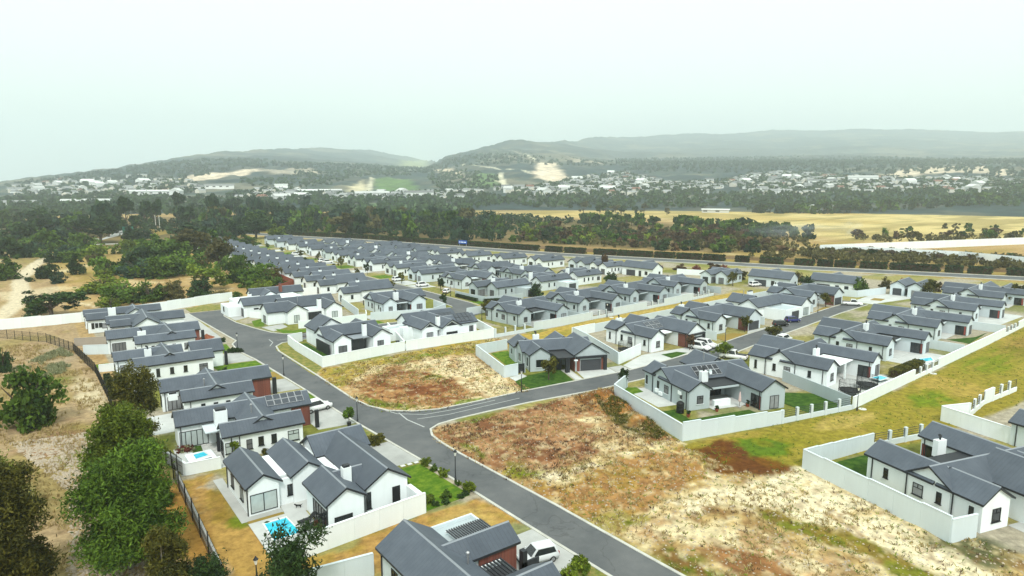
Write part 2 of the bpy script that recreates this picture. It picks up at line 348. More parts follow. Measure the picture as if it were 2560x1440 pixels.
ZONES = [  # outline, colour, second colour, share of the second, edge softness
    ([(12.2, 53), (23, 54), (33.6, 54), (40.9, 52.6), (40.6, 61.2), (33.6, 61), (19, 60), (19, 70), (16.6, 70.5), (16.2, 87), (12.4, 88)], (0.335, 0.215, 0.09), (0.28, 0.20, 0.065), .45, .8), ([(9.4, 60), (12.4, 60), (12.6, 88), (10.4, 100), (9.2, 96)], (0.30, 0.18, 0.07), (0.22, 0.14, 0.055), .45, .6),
    ([(42.9, 123.8), (47.9, 126), (70.1, 128), (90, 126), (77.5, 116.2), (68.0, 119.6), (54.4, 119.5), (44.0, 112), (42.8, 106)], (0.31, 0.235, 0.075), (0.20, 0.19, 0.045), .5, 1.2), ([(59.0, 120.8), (64.6, 122.8), (71.9, 122.0), (68.6, 118.6), (60.3, 118.8)], (0.12, 0.16, 0.022), OLIVE, .4, 1),
    ([(45.0, 110.8), (58.3, 117), (61.8, 106.6), (64.7, 93.1), (52.4, 91.2), (44.5, 97.9)], (0.31, 0.18, 0.09), (0.125, 0.042, 0.02), .62, 2), ([(64.2, 118.1), (75.4, 118.4), (72.3, 102.9), (69.2, 90.2), (61.2, 91.0), (62.8, 106.5)], (0.62, 0.53, 0.36), (0.42, 0.28, 0.15), .45, 2), ([(43.7, 105.0), (46.8, 99.7), (50.9, 93.4), (48.3, 91.6), (43.3, 98)], (0.11, 0.145, 0.022), OLIVE, .5, 1),
    ([(46.2, 83.4), (59.2, 83.3), (73.0, 82.3), (68, 70), (60, 61.5), (47.5, 61.5), (45.8, 69.5), (45.4, 78)], (0.31, 0.185, 0.105), (0.135, 0.06, 0.032), .6, 1.5), ([(72.5, 82.5), (82.0, 81.9), (79.2, 75.7), (73.2, 58.7), (69.1, 59.4), (70.3, 69.6)], (0.30, 0.16, 0.065), (0.12, 0.055, 0.025), .55, 1), ([(72.1, 73.7), (74.8, 70.1), (72.6, 60.6), (69.4, 61.6), (69.6, 67.5)], (0.085, 0.080, 0.028), (0.20, 0.12, 0.055), .4, 1.2), ([(65.1, 75.6), (67, 74.5), (70.8, 72.8), (69.1, 69.9), (66, 70.4), (66.2, 73)], (0.62, 0.52, 0.33), SAND, .4, .8), ([(46.0, 66), (48.0, 66), (52.5, 60.5), (46.2, 60.2)], (0.22, 0.19, 0.055), (0.10, 0.13, 0.022), .5, 1),
    ([(46.0, 60.2), (51.6, 58.1), (61.1, 58.5), (71.1, 56.4), (67.0, 47.2), (56.3, 46.8), (50.5, 46.6), (46.6, 49.0)], (0.295, 0.175, 0.082), (0.27, 0.18, 0.062), .5, 1), ([(50.3, 47.6), (58.1, 46.6), (68.1, 45.5), (77.8, 44.2), (77.5, 39.6), (75.6, 32.2), (72.2, 22.4), (70.6, 17.5), (64.4, 21.2), (62.2, 27.9), (62.6, 35.2), (61.6, 40.8), (53.8, 43.4)], (0.66, 0.59, 0.42), (0.44, 0.34, 0.19), .33, 1.5), ([(48.9, 46.8), (54.8, 44), (58.8, 38.0), (60.4, 29.8), (61.4, 24.5), (54.0, 29.0), (52.2, 38.4), (49.1, 42.7)], (0.58, 0.50, 0.33), (0.33, 0.21, 0.11), .5, 1.5),
    ([(62.6, 43.0), (65.0, 40.0), (67.2, 33.8), (67.4, 27.4), (67, 20.5), (63.8, 21.4), (62.6, 31.3), (61.8, 38.2)], (0.19, 0.145, 0.045), (0.13, 0.145, 0.028), .5, 1), ([(48.7, 61.0), (59.0, 60.5), (69.0, 59.2), (72.6, 58.2), (72, 57.2), (64.2, 58.6), (55.5, 59), (49.1, 58.8)], (0.60, 0.50, 0.30), PALE, .5, .5), ([(68.9, 57.4), (69.8, 57.2), (67.9, 47.6), (67.0, 47.2)], (0.50, 0.39, 0.2), PALE, .3, .4), ([(70.9, 56.4), (79.9, 53.6), (79.0, 49.0), (78.2, 43.3), (74.7, 43.4), (69.6, 45.6), (67.9, 48.6)], (0.095, 0.040, 0.010), (0.14, 0.068, 0.018), .4, 1.4), ([(80.0, 54.0), (85.2, 52.6), (86.0, 47.6), (80.4, 45.6), (76.4, 48.4), (77.2, 51.4)], (0.085, 0.135, 0.008), (0.14, 0.145, 0.02), .4, 1.5),
    ([(122.3, 49.1), (131.0, 46.2), (122.7, 40.2), (112.4, 43.6)], (0.125, 0.165, 0.018), OLIVE, .45, 2), ([(150.3, 53.4), (176.5, 53.3), (178.4, 46.8), (151.3, 41.4), (142.5, 48.8)], (0.145, 0.17, 0.022), OLIVE, .5, 3), ([(46.6, 49.8), (51.5, 49), (52.7, 45.4), (48.8, 43.9), (46.4, 45.5)], (0.135, 0.145, 0.028), (0.30, 0.25, 0.10), .45, 1), ([(46.6, 42.6), (50.0, 39.7), (50.5, 33.3), (47.4, 31.7)], (0.10, 0.115, 0.022), BROWN, .45, 1), ([(57.1, 33.5), (52.6, 38.2), (50.3, 40.9), (51.2, 33.1), (55, 27)], (0.27, 0.15, 0.075), (0.16, 0.075, 0.035), .5, 1.5)]
def smooth(t): t = np.clip(t, 0, 1); return t * t * (3 - 2 * t)
TRACK = [(-8, 221), (-5, 236), (-2.5, 255), (-1.5, 285), (-1.5, 318), (3.6, 368), (12, 420)]
TRACK2 = [(14, 215), (18, 225), (10, 250), (4, 262)]
def paint(x, y):
    n1 = fbm(x, y, 0.012, 4, 3); n2 = fbm(x, y, 0.09, 4, 11); n3 = fbm(x, y, 0.35, 4, 23)
    C = np.zeros(x.shape + (3,))
    def put(wt, c): C[...] = C * (1 - wt[..., None]) + np.array(c) * wt[..., None]
    C[...] = TAN
    put(smooth((n1 - .42) / .2) * .8, (0.30, 0.23, 0.10)); put(smooth((n2 - .52) / .18) * .6, OLIVE); put(smooth((n3 - .58) / .15) * .5, (0.20, 0.135, 0.075)); put(smooth((.40 - n2) / .12) * .6, SAND)
    # pale dry fields to the north east, green vine rows beyond, wood floor
    fld = [(430, 640), (560, 470), (420, 215), (520, 120), (1150, 200), (1150, 420), (760, 720), (520, 700)]
    d = polydist(x, y, fld); ins = inpoly(x, y, fld); k = np.where(ins, smooth(d / 25 + n2 - .4), 0)
    put(k, (0.52, 0.43, 0.22)); put(k * smooth((n1 - .48) / .1) * .6, (0.38, 0.28, 0.11)); put(k * smooth((fbm(x, y * 2.5, .015, 4, 5) - .50) / .08) * .7, (0.25, 0.20, 0.085)); put(k * smooth((n2 - .56) / .06) * .5, (0.16, 0.14, 0.05))
    gr = [(376, 942), (467, 1000), (594, 1001), (549, 831), (384, 754), (343, 832)]
    k = np.where(inpoly(x, y, gr), 1.0, 0) ; put(k, (0.075, 0.12, 0.035))
    wood = [(60, 430), (150, 520), (215, 345), (300, 200), (330, 205), (420, 230), (520, 430), (430, 760), (250, 860), (60, 860), (-60, 620), (-40, 430)]
    k = np.where(inpoly(x, y, wood), smooth(polydist(x, y, wood) / 30), 0); put(k * .85, (0.13, 0.10, 0.05)); put(k * smooth((n2 - .5) / .15) * .6, (0.06, 0.06, 0.025))
    belt = polydist(x, y, [(166, 506), (224, 331), (250, 249), (277, 195), (306, 134), (330, 88)], False)
    put(smooth((26 - belt) / 14) * (x > 200) * .8, (0.075, 0.042, 0.026))
    # estate ground between plots
    ie = inpoly(x, y, ESTATE); put(np.where(ie, 1.0, 0), (0.33, 0.30, 0.235)); put(np.where(ie, smooth((n2 - .46) / .08) * .85, 0), (0.24, 0.22, 0.075)); put(np.where(ie, smooth((fbm(x, y, .06, 3, 15) - .57) / .06) * .7, 0), (0.13, 0.15, 0.035))
    west = (x < 12.5) & (y < 215)
    put(np.where(west, 1.0, 0), (0.35, 0.255, 0.14)); put(np.where(west, smooth((n3 - .55) / .15) * .6, 0), (0.26, 0.17, 0.09)); put(np.where(west, smooth((n2 - .56) / .12) * .6, 0), OLIVE)
    for poly, base, alt, dark in ((LOT_NORTH, (0.40, 0.28, 0.15), SAND, RED), (LOT_SOUTH, (0.36, 0.25, 0.14), SAND, RED), (LOT_NEAR, (0.38, 0.28, 0.14), SAND, BROWN), (GREENBELT, (0.225, 0.19, 0.048), (0.33, 0.245, 0.085), (0.17, 0.165, 0.03)), (STRIP, (0.36, 0.27, 0.09), STRAW, OLIVE)):
        k = np.where(inpoly(x, y, poly), smooth(polydist(x, y, poly) / .8 + .3), 0)
        put(k, base)
        if poly in (GREENBELT, STRIP): put(k * smooth((n2 - .5) / .14) * .7, alt); put(k * smooth((n3 - .55) / .14) * .5, dark)
        else: put(k * smooth((n3 - .53) / .1) * .8, alt); put(k * smooth((.43 - n3) / .1) * .6, dark)
    nw = fbm(x, y, .3, 4, 31); zx = x + 4.5 * (n3 - .5); zy = y + 4.5 * (nw - .5); n5 = fbm(x, y, .7, 4, 91); n6 = fbm(x, y, .22, 3, 95)
    for poly, c, c2, sh, soft in ZONES:
        xs0, ys0 = [p[0] for p in poly], [p[1] for p in poly]; bx = (x > min(xs0) - 4) & (x < max(xs0) + 4) & (y > min(ys0) - 4) & (y < max(ys0) + 4)
        if not bx.any(): continue
        k = np.zeros(x.shape); k[bx] = np.where(inpoly(zx[bx], zy[bx], poly), smooth(polydist(zx[bx], zy[bx], poly) / soft + .15), 0)
        put(k, c); put(k * smooth((.5 * n5 + .5 * n6 - (.60 - .2 * sh)) / .07) * .85, c2)
    wx = x + 2.6 * (n3 - .5); wy = y + 2.6 * (nw - .5)
    for cx, cy, rx, ry, rot, c, s_ in blobs:
        a = R(rot); dx, dy = wx - cx, wy - cy
        u = (dx * math.cos(a) + dy * math.sin(a)) / rx; v_ = (-dx * math.sin(a) + dy * math.cos(a)) / ry
        dd = np.hypot(u, v_); put(smooth((1.12 - dd) / .45) * s_ * (.55 + .45 * smooth((n3 - .40) / .12)), c)
    # broken ground: clods and pale scrapes inside the bare lots
    bare = np.where(inpoly(x, y, LOT_NORTH) | inpoly(x, y, LOT_SOUTH) | inpoly(x, y, LOT_NEAR), 1.0, 0)
    n4 = fbm(x, y, 1.1, 3, 41)
    put(bare * smooth((n4 - .62) / .08) * .45, SAND); put(bare * smooth((.38 - n4) / .08) * .45, (0.17, 0.085, 0.045))
    for tr, wd in ((TRACK, 3.2), (TRACK2, 1.6)):
        d = polydist(x, y, tr, False) + 2 * (n3 - .5); put(smooth((wd - d) / 1.5), (0.56, 0.48, 0.33))
    m_ = C.mean(-1, keepdims=True); k_ = np.where((x < 9.3) & (y > 40), 1.0, 1.22)[..., None]; return np.clip(m_ + (C - m_) * k_, .008, 1)
def shape(x, y):
    z = np.zeros(x.shape)
    for poly, a in ((LOT_NORTH, .30), (LOT_SOUTH, .42), (LOT_NEAR, .40)):
        k = np.where(inpoly(x, y, poly), smooth((polydist(x, y, poly) - .3) / 2.5), 0)
        z += k * a * (fbm(x, y, .45, 4, 51) - .35)
    # heaps pushed up against the south lot's far corner
    for cx, cy, rx, ry, h in ((77.2, 78, 2.6, 2.4, 1.5), (76.0, 73.5, 2.2, 3, 1.1), (74.3, 66.5, 1.8, 4.5, .8), (72.5, 80, 3.5, 1.4, .8), (68, 79.6, 3, 1.2, .5)):
        z += h * np.exp(-((x - cx) / rx) ** 2 - ((y - cy) / ry) ** 2) * (.75 + .6 * fbm(x, y, .8, 3, 77))
    far = np.clip(-x + 8, 0, 60) / 60
    z += np.where((x < 8) & (y > 40), far * 1.2 * (fbm(x, y, .05, 3, 61) - .4), 0) + np.where((x < 12) & (y > 60) & (y < 240), .25 * (fbm(x, y, .6, 3, 63) - .45) * smooth((10.5 - x) / 2), 0)
    ins = inpoly(x, y, ESTATE) & ~inpoly(x, y, LOT_NORTH) & ~inpoly(x, y, LOT_SOUTH) & ~inpoly(x, y, LOT_NEAR)
    return np.where(ins, np.minimum(z, 0), z) - .03
def axis(segs):
    a = []
    for s0, s1, st in segs: a += list(np.arange(s0, s1, st))
    return np.array(a)
xs = axis([(-9000, -1000, 800), (-1000, -200, 50), (-200, -40, 8), (-40, -10, 2), (-10, 92, .5), (92, 150, 1.2), (150, 420, 5), (420, 1300, 22), (1300, 10001, 870)])
ys = axis([(-3000, -200, 400), (-200, 0, 20), (0, 16, 2), (16, 128, .5), (128, 200, 1.2), (200, 460, 4), (460, 1300, 20), (1300, 10001, 870)])
X, Y = np.meshgrid(xs, ys); Z = shape(X, Y); CC = paint(X, Y)
def gridmesh(name, X, Y, Z, CC, mt):
    ny, nx = X.shape; v = np.stack([X, Y, Z], -1).reshape(-1, 3)
    i = np.arange(ny * nx).reshape(ny, nx); f = np.stack([i[:-1, :-1], i[:-1, 1:], i[1:, 1:], i[1:, :-1]], -1).reshape(-1, 4)
    me = bpy.data.meshes.new(name); me.vertices.add(len(v)); me.vertices.foreach_set('co', v.ravel().astype(np.float32))
    me.loops.add(f.size); me.loops.foreach_set('vertex_index', f.ravel().astype(np.int32)); me.polygons.add(len(f)); me.polygons.foreach_set('loop_start', np.arange(0, f.size, 4, dtype=np.int32))
    me.update(calc_edges=True)
    at = me.attributes.new('earth', 'FLOAT_COLOR', 'POINT'); at.data.foreach_set('color', np.concatenate([CC.reshape(-1, 3), np.ones((len(v), 1))], 1).ravel().astype(np.float32))
    me.materials.append(MATS[mt]); me.polygons.foreach_set('use_smooth', [True] * len(f)); me.validate(); me.update()
    return me
tag(obj('ground', gridmesh('ground', X, Y, Z, CC, 'earth')), 'dry tan veld, bare lots and verges that the estate stands on', kind='structure')
# hills: azimuth (degrees clockwise from +Y), ridge distance, ridge height
RID = [(-20, 2400, 20), (-4.89, 2600, 31), (-0.79, 3000, 44), (3.84, 3200, 87), (6.34, 3300, 110), (8.99, 3500, 149), (11.75, 3900, 194), (16.09, 4700, 257), (18.2, 5400, 305), (22.57, 6800, 383), (24.82, 7400, 392), (27.1, 7600, 343), (29.08, 7200, 287), (30.76, 3300, 159), (33.8, 3600, 219), (37.18, 4200, 293), (40.54, 5200, 375), (45.53, 7600, 556), (50.38, 8200, 624), (55.04, 8600, 657), (59.44, 9000, 696), (64.9, 9000, 680), (68.68, 9000, 633), (73.48, 9000, 579), (78.32, 9000, 511), (95, 9000, 420)]
RA = np.array(RID)
def hillz(az, r):
    Rr = np.interp(az, RA[:, 0], RA[:, 1]); Hh = np.interp(az, RA[:, 0], RA[:, 2]); k = np.minimum(1, Hh / 220); t = (r - 950) / (Rr - 950)
    foot = lambda q: np.clip(q - 950, 0, 1700) * .042 * k
    return np.where(t < 0, -2 + 0 * r, np.where(t < 1, foot(r) + (Hh - foot(Rr)) * np.clip(t, 0, 1) ** 1.8, Hh * (1 - .25 * (t - 1))))
def groundz(x, y):
    x = np.atleast_1d(np.array(x, float)); y = np.atleast_1d(np.array(y, float)); return np.maximum(hillz(np.degrees(np.arctan2(x, y)), np.hypot(x, y)), 0)
az = np.arange(-20, 95.01, .22); rr_ = np.concatenate([np.arange(930, 2600, 14), np.arange(2600, 9100, 55), np.arange(9100, 10400, 300)])
A, RRg = np.meshgrid(az, rr_); HX = RRg * np.sin(np.radians(A)); HY = RRg * np.cos(np.radians(A))
HZ = hillz(A, RRg); rel = fbm(HX, HY, .0016, 5, 71) - .5
HZ = HZ + rel * 75 * np.clip((RRg - 1500) / 2500, 0, 1) * np.clip(HZ / 150, 0, 1) + (fbm(HX, HY, .02, 3, 73) - .5) * 22 * np.clip((RRg - 1200) / 600, 0, 1)
HC = np.zeros(HX.shape + (3,)); HC[...] = (0.026, 0.048, 0.050)
def hput(wt, c): HC[...] = HC * (1 - wt[..., None]) + np.array(c) * wt[..., None]
nA = fbm(HX, HY, .004, 5, 81); nB = fbm(HX, HY, .015, 4, 83)
hput(smooth((nA - .5) / .12) * .7, (0.075, 0.100, 0.078)); hput(smooth((nB - .56) / .12) * .5, (0.13, 0.125, 0.085)); hput(smooth((nA - .60) / .08) * .5, (0.22, 0.19, 0.13))
SANDH = (0.62, 0.52, 0.38); VINE = (0.10, 0.17, 0.055)
def quad(pts, c, s_=1.0, soft=25):
    wxx = HX + 40 * (nB - .5); wyy = HY + 40 * (nA - .5)
    hput(np.where(inpoly(wxx, wyy, pts), smooth(polydist(wxx, wyy, pts) / soft), 0) * s_, c)
DARKH = (0.014, 0.034, 0.040)
quad([(1587, 1536), (3022, 2641), (4036, 2814), (1889, 1119), (1611, 1119), (1671, 1378)], DARKH, .8, 120); quad([(174, 2616), (683, 3290), (2403, 5439), (1601, 3628), (597, 2300), (296, 2224)], DARKH, .7, 120); quad([(2200, 2300), (3600, 4200), (5600, 3600), (4200, 1700), (2900, 1500)], (0.075, 0.085, 0.07), .4, 300)
quad([(296, 1927), (399, 2037), (650, 2223), (613, 2065), (427, 1804), (291, 1758)], SANDH); quad([(229, 1646), (270, 1737), (311, 1596), (279, 1474), (220, 1508)], SANDH, .9); quad([(591, 2102), (810, 2304), (799, 2058), (584, 1854)], SANDH, .45); quad([(569, 1420), (824, 1787), (577, 1273), (517, 1273)], (0.56, 0.50, 0.32), .9); quad([(816, 1765), (955, 1768), (715, 1298), (576, 1274)], VINE)
quad([(1306, 2787), (2852, 5577), (3900, 6800), (2268, 3970), (1201, 2351)], (0.33, 0.36, 0.15), .8, 90); quad([(1500, 2660), (1326, 2199), (1042, 1598), (985, 1634), (1193, 2089)], SANDH, .85); quad([(1078, 1654), (1149, 1612), (869, 1201), (809, 1291)], VINE); quad([(1585, 1990), (1604, 1873), (1123, 1250), (960, 1176), (1190, 1522)], SANDH, 1)
quad([(1863, 873), (2421, 959), (2385, 758), (1918, 559), (1941, 702), (1710, 791)], SANDH, .85); quad([(1269, 1155), (1369, 1141), (1193, 977), (1114, 1005)], SANDH, .8); quad([(1700, 1900), (1850, 2150), (1980, 2050), (1800, 1800)], SANDH, .4)
for ln_ in ([(577, 1273), (824, 1787), (955, 1768)], [(869, 1201), (1149, 1612)], [(1326, 2199), (1260, 1900), (1240, 1650), (1190, 1522)], [(900, 1230), (985, 1400)], [(1585, 1990), (1900, 2600)]): hput(smooth((9 - polydist(HX, HY, ln_, False)) / 6) * .8, (0.62, 0.58, 0.42))
quad([(376, 942), (467, 1000), (594, 1001), (549, 831), (384, 754), (343, 832)], VINE, .9)
tag(obj('hills', gridmesh('hills', HX, HY, HZ, HC, 'earth_far')), 'scrub covered hills with sandy clearings and vineyard blocks', kind='structure')

# ---------------------------------------------------------------- roads, kerbs, paving
def sheet(name, pts, z, mt, label=None, thick=0.0):
    n = len(pts); v = [(x, y, z) for x, y in pts]; f = [tuple(range(n))]
    a = sum(pts[i][0] * pts[(i + 1) % n][1] - pts[(i + 1) % n][0] * pts[i][1] for i in range(n))
    if a < 0: f = [tuple(range(n))[::-1]]
    if thick:
        v += [(x, y, z - thick) for x, y in pts]
        for i in range(n):
            j = (i + 1) % n; f.append((i, i + n, j + n, j) if a > 0 else (j, j + n, i + n, i))
    o = obj(name, mesh(name, v, f, [mt])); tag(o, label, kind='structure'); return o
def offset(pts, d):
    out = []
    for i, p in enumerate(pts):
        a = pts[max(i - 1, 0)]; b_ = pts[min(i + 1, len(pts) - 1)]; dx, dy = b_[0] - a[0], b_[1] - a[1]; l = math.hypot(dx, dy) or 1
        out.append((p[0] - dy / l * d, p[1] + dx / l * d))
    return out
def band(pts, d0, d1): return offset(pts, d0) + offset(pts, d1)[::-1]
def strip_mesh(name, pts, d0, d1, z0, z1, mt):
    """a raised strip of constant section along a polyline"""
    a = offset(pts, d0); b_ = offset(pts, d1); v = []; f = []
    for p, q in zip(a, b_): v += [(*p, z0), (*p, z1), (*q, z1), (*q, z0)]
    for i in range(len(pts) - 1):
        k = 4 * i
        for j in range(3): f.append((k + j, k + j + 1, k + j + 5, k + j + 4))
    f += [(0, 1, 2, 3), tuple(4 * (len(pts) - 1) + j for j in (3, 2, 1, 0))]
    return mesh(name, v, f, [mt])
def arc(cx, cy, r_, a0, a1, n=8): return [(cx + r_ * math.cos(R(a0 + (a1 - a0) * i / n)), cy + r_ * math.sin(R(a0 + (a1 - a0) * i / n))) for i in range(n + 1)]
ROAD_E = [(48, 0), (47.2, 20), (46.4, 40), (46.0, 54), (45.4, 65.6), (45.0, 74), (45.0, 78), (45.3, 81), (46.4, 83.4), (48.6, 84.6), (52, 84.9), (58, 84.8), (66, 84.4), (79, 82.8), (91, 82.4), (105, 82.6), (122, 84), (140, 87), (165, 90.5), (185, 93.5), (205, 95.5)]
ROAD_E2 = [(207, 101), (190, 99.2), (165, 96), (140, 92.8), (120, 89.8), (105, 88.3), (94, 87.8), (82, 88.6), (68.5, 89.6), (58, 89.8), (52, 90.2), (48, 91.8), (45, 94.5), (43.4, 98.5), (42.8, 104), (43.0, 120), (43.0, 136), (43.0, 144), (43.9, 149), (46.1, 151.6), (50, 152.2), (66, 151.4), (80, 150.5), (92, 150.8), (98.5, 151.5)]
ROAD_N = [(96, 161), (80, 157), (64, 157.3), (54, 158.2), (49.5, 160.5), (47.4, 164), (45.4, 172), (43.6, 182), (43.2, 193), (46, 203)]
ROAD_W = [(42.6, 0), (42, 20), (41.4, 40), (41.0, 51), (40.7, 62), (40.1, 74), (39.0, 91), (38.6, 99), (38.3, 114), (37.8, 126), (37.2, 140), (36.2, 150), (36.8, 157), (38.4, 160), (37.8, 172), (36.9, 190), (36.2, 203)]
outline = ROAD_E + ROAD_E2 + [(103.5, 154), (108, 160), (110, 172), (109.6, 200), (109, 240), (109.4, 300), (109.5, 360), (110.5, 455), (104.5, 455), (103.4, 360), (103.2, 300), (103, 240), (103.6, 200), (103.8, 180), (102, 168), (99, 163)] + ROAD_N + ROAD_W[::-1]
from mathutils.geometry import delaunay_2d_cdt
n_ = len(outline); cv, ce, cf, *_ = delaunay_2d_cdt([Vector(p) for p in outline], [], [list(range(n_))], 1, 1e-4)
me = mesh('road', [(p.x, p.y, 0) for p in cv], [tuple(q) for q in cf], ['asphalt'])
tag(obj('road', me), 'grey asphalt estate roads with a T junction', kind='structure')
kerb = tag(bpy.data.objects.new('kerb', None), 'pale concrete kerbs edging the estate roads', kind='structure'); link(kerb)
for pl, d in ((ROAD_E, -1), (ROAD_E2, -1), (ROAD_N, -1), (ROAD_W, 1)):
    obj('kerb_stone', strip_mesh('kerb_stone', pl, 0, d * .34, -.05, .07, 'kerb'), kerb)
for pl in ([(110, 166), (109.8, 200), (109.2, 240), (109.6, 300), (109.7, 360), (110.7, 455)], [(102, 168), (103.6, 182), (103.4, 200), (102.8, 240), (103, 300), (103.2, 360), (104.3, 455)]):
    obj('kerb_stone', strip_mesh('kerb_stone', pl, -.17, .17, -.05, .07, 'kerb'), kerb)
# worn junction markings
mk = tag(bpy.data.objects.new('road_marking', None), 'worn white stop line and edge lines at the T junction', kind='structure'); link(mk)
def line(pts, wd=.2, z=.008): obj('marking', strip_mesh('marking', pts, -wd / 2, wd / 2, z - .006, z, 'paint_line'), mk)
line([(46.0, 92.5), (45.6, 89), (46.2, 84.6)], .22); line([(47, 88.3), (52, 87.2), (58, 87.1), (66, 87)], .14); line([(44.2, 97), (45.6, 92.3), (49, 89.4), (54, 88.7), (62, 88.6)], .16)
line([(43.0, 150), (44.6, 153.2), (44.8, 156.8)], .2); line([(46, 154.8), (50.5, 154.7)], .14)
def manhole(x, y, i):
    o = obj('manhole_cover', cached('manhole', lambda: MB().lathe([(.62, 0), (.62, .05), (.42, .055), (.40, .03)], 14).me('manhole', 'slab')), None, (x, y, -.02))
    return o
# ---------------------------------------------------------------- house kit
EV, SL, TH, IO, IG = 3.35, 0.62, 0.24, 0.38, 0.30     # eave height, roof slope, roof depth, wall set-back at eaves and gables
def wing_mesh(axis, wd, ln, e, kind, wm):
    """canonical wing centred on the origin, ridge along Y; 'X' wings are turned by the caller's choice of mesh"""
    h = wd / 2; zr = e + SL * h; l = ln / 2
    def sw(v): return [(y, -x, z) for x, y, z in v] if axis == 'X' else v
    if kind == 'wall':
        a = h - IO; zt = e + SL * IO - TH - .012; zp = zr - TH - .012; g = l - IG
        pr = [(-a, 0), (a, 0), (a, zt), (0, zp), (-a, zt)]
        v = [(x, -g, z) for x, z in pr] + [(x, g, z) for x, z in pr]
        f = [(0, 1, 2, 3, 4), (9, 8, 7, 6, 5)] + [(i, i + 5, (i + 1) % 5 + 5, (i + 1) % 5) for i in range(5)]
        return mesh('wall', sw(v), f, [wm])
    if kind == 'roof':
        pr = [(-h, e), (0, zr), (h, e), (h, e - TH), (0, zr - TH), (-h, e - TH)]
        v = [(x, -l, z) for x, z in pr] + [(x, l, z) for x, z in pr]
        f = [(0, 1, 7, 6), (1, 2, 8, 7), (2, 3, 9, 8), (3, 4, 10, 9), (4, 5, 11, 10), (5, 0, 6, 11), (0, 5, 4, 1), (1, 4, 3, 2), (6, 7, 10, 11), (7, 8, 9, 10)]
        return mesh('roof', sw(v), f, ['roof_' + axis.lower(), 'trim'], [0, 0] + [1] * 8)
    if kind == 'cap':
        c = .12; pr = [(-c, zr - SL * c + .004), (0, zr + .04), (c, zr - SL * c + .004)]; l2 = l - .01
        v = [(x, -l2, z) for x, z in pr] + [(x, l2, z) for x, z in pr]
        return mesh('ridge_cap', sw(v), [(0, 1, 4, 3), (1, 2, 5, 4)], ['ridge'])
def win_mesh(w_, h, style, part, pane):
    b_ = MB(); t = .07 if w_ > .8 else .055
    if style == 'garage':
        if part == 'frame':
            n = 6; hh = h / n
            for i in range(n): b_.box(-w_ / 2, w_ / 2, -.06, .02, i * hh + .012, (i + 1) * hh - .012)
            b_.box(-w_ / 2, w_ / 2, -.03, .0, 0, h)
            return b_.me('garage_door', 'garage')
    if style == 'door':
        b_.box(-w_ / 2, w_ / 2, -.07, .02, 0, h); b_.box(-w_ / 2 + .12, w_ / 2 - .12, -.085, -.07, .15, h - .15)
        return b_.me('door', pane)
    if part == 'frame':
        d0, d1 = -.07, .01
        b_.box(-w_ / 2, w_ / 2, d0, d1, 0, t); b_.box(-w_ / 2, w_ / 2, d0, d1, h - t, h); b_.box(-w_ / 2, -w_ / 2 + t, d0, d1, t, h - t); b_.box(w_ / 2 - t, w_ / 2, d0, d1, t, h - t)
        if style == 'tee': b_.box(-w_ / 2 + t, w_ / 2 - t, d0, d1, h * .62, h * .62 + t); b_.box(-t / 2, t / 2, d0, d1, h * .62 + t, h - t)
        elif style == 'bar': b_.box(-w_ / 2 + t, w_ / 2 - t, d0, d1, h * .5, h * .5 + t)
        elif style.startswith('n'):
            n = int(style[1:])
            for i in range(1, n): x = -w_ / 2 + w_ * i / n; b_.box(x - t * .6, x + t * .6, d0, d1, t, h - t)
        return b_.me('window', 'frame')
    b_.box(-w_ / 2 + t, w_ / 2 - t, -.03, 0, t, h - t)
    return b_.me('pane', pane)
FACE = {'-Y': 0, '+Y': math.pi, '-X': -math.pi / 2, '+X': math.pi / 2}
OPP = {'-Y': '+Y', '+Y': '-Y'}
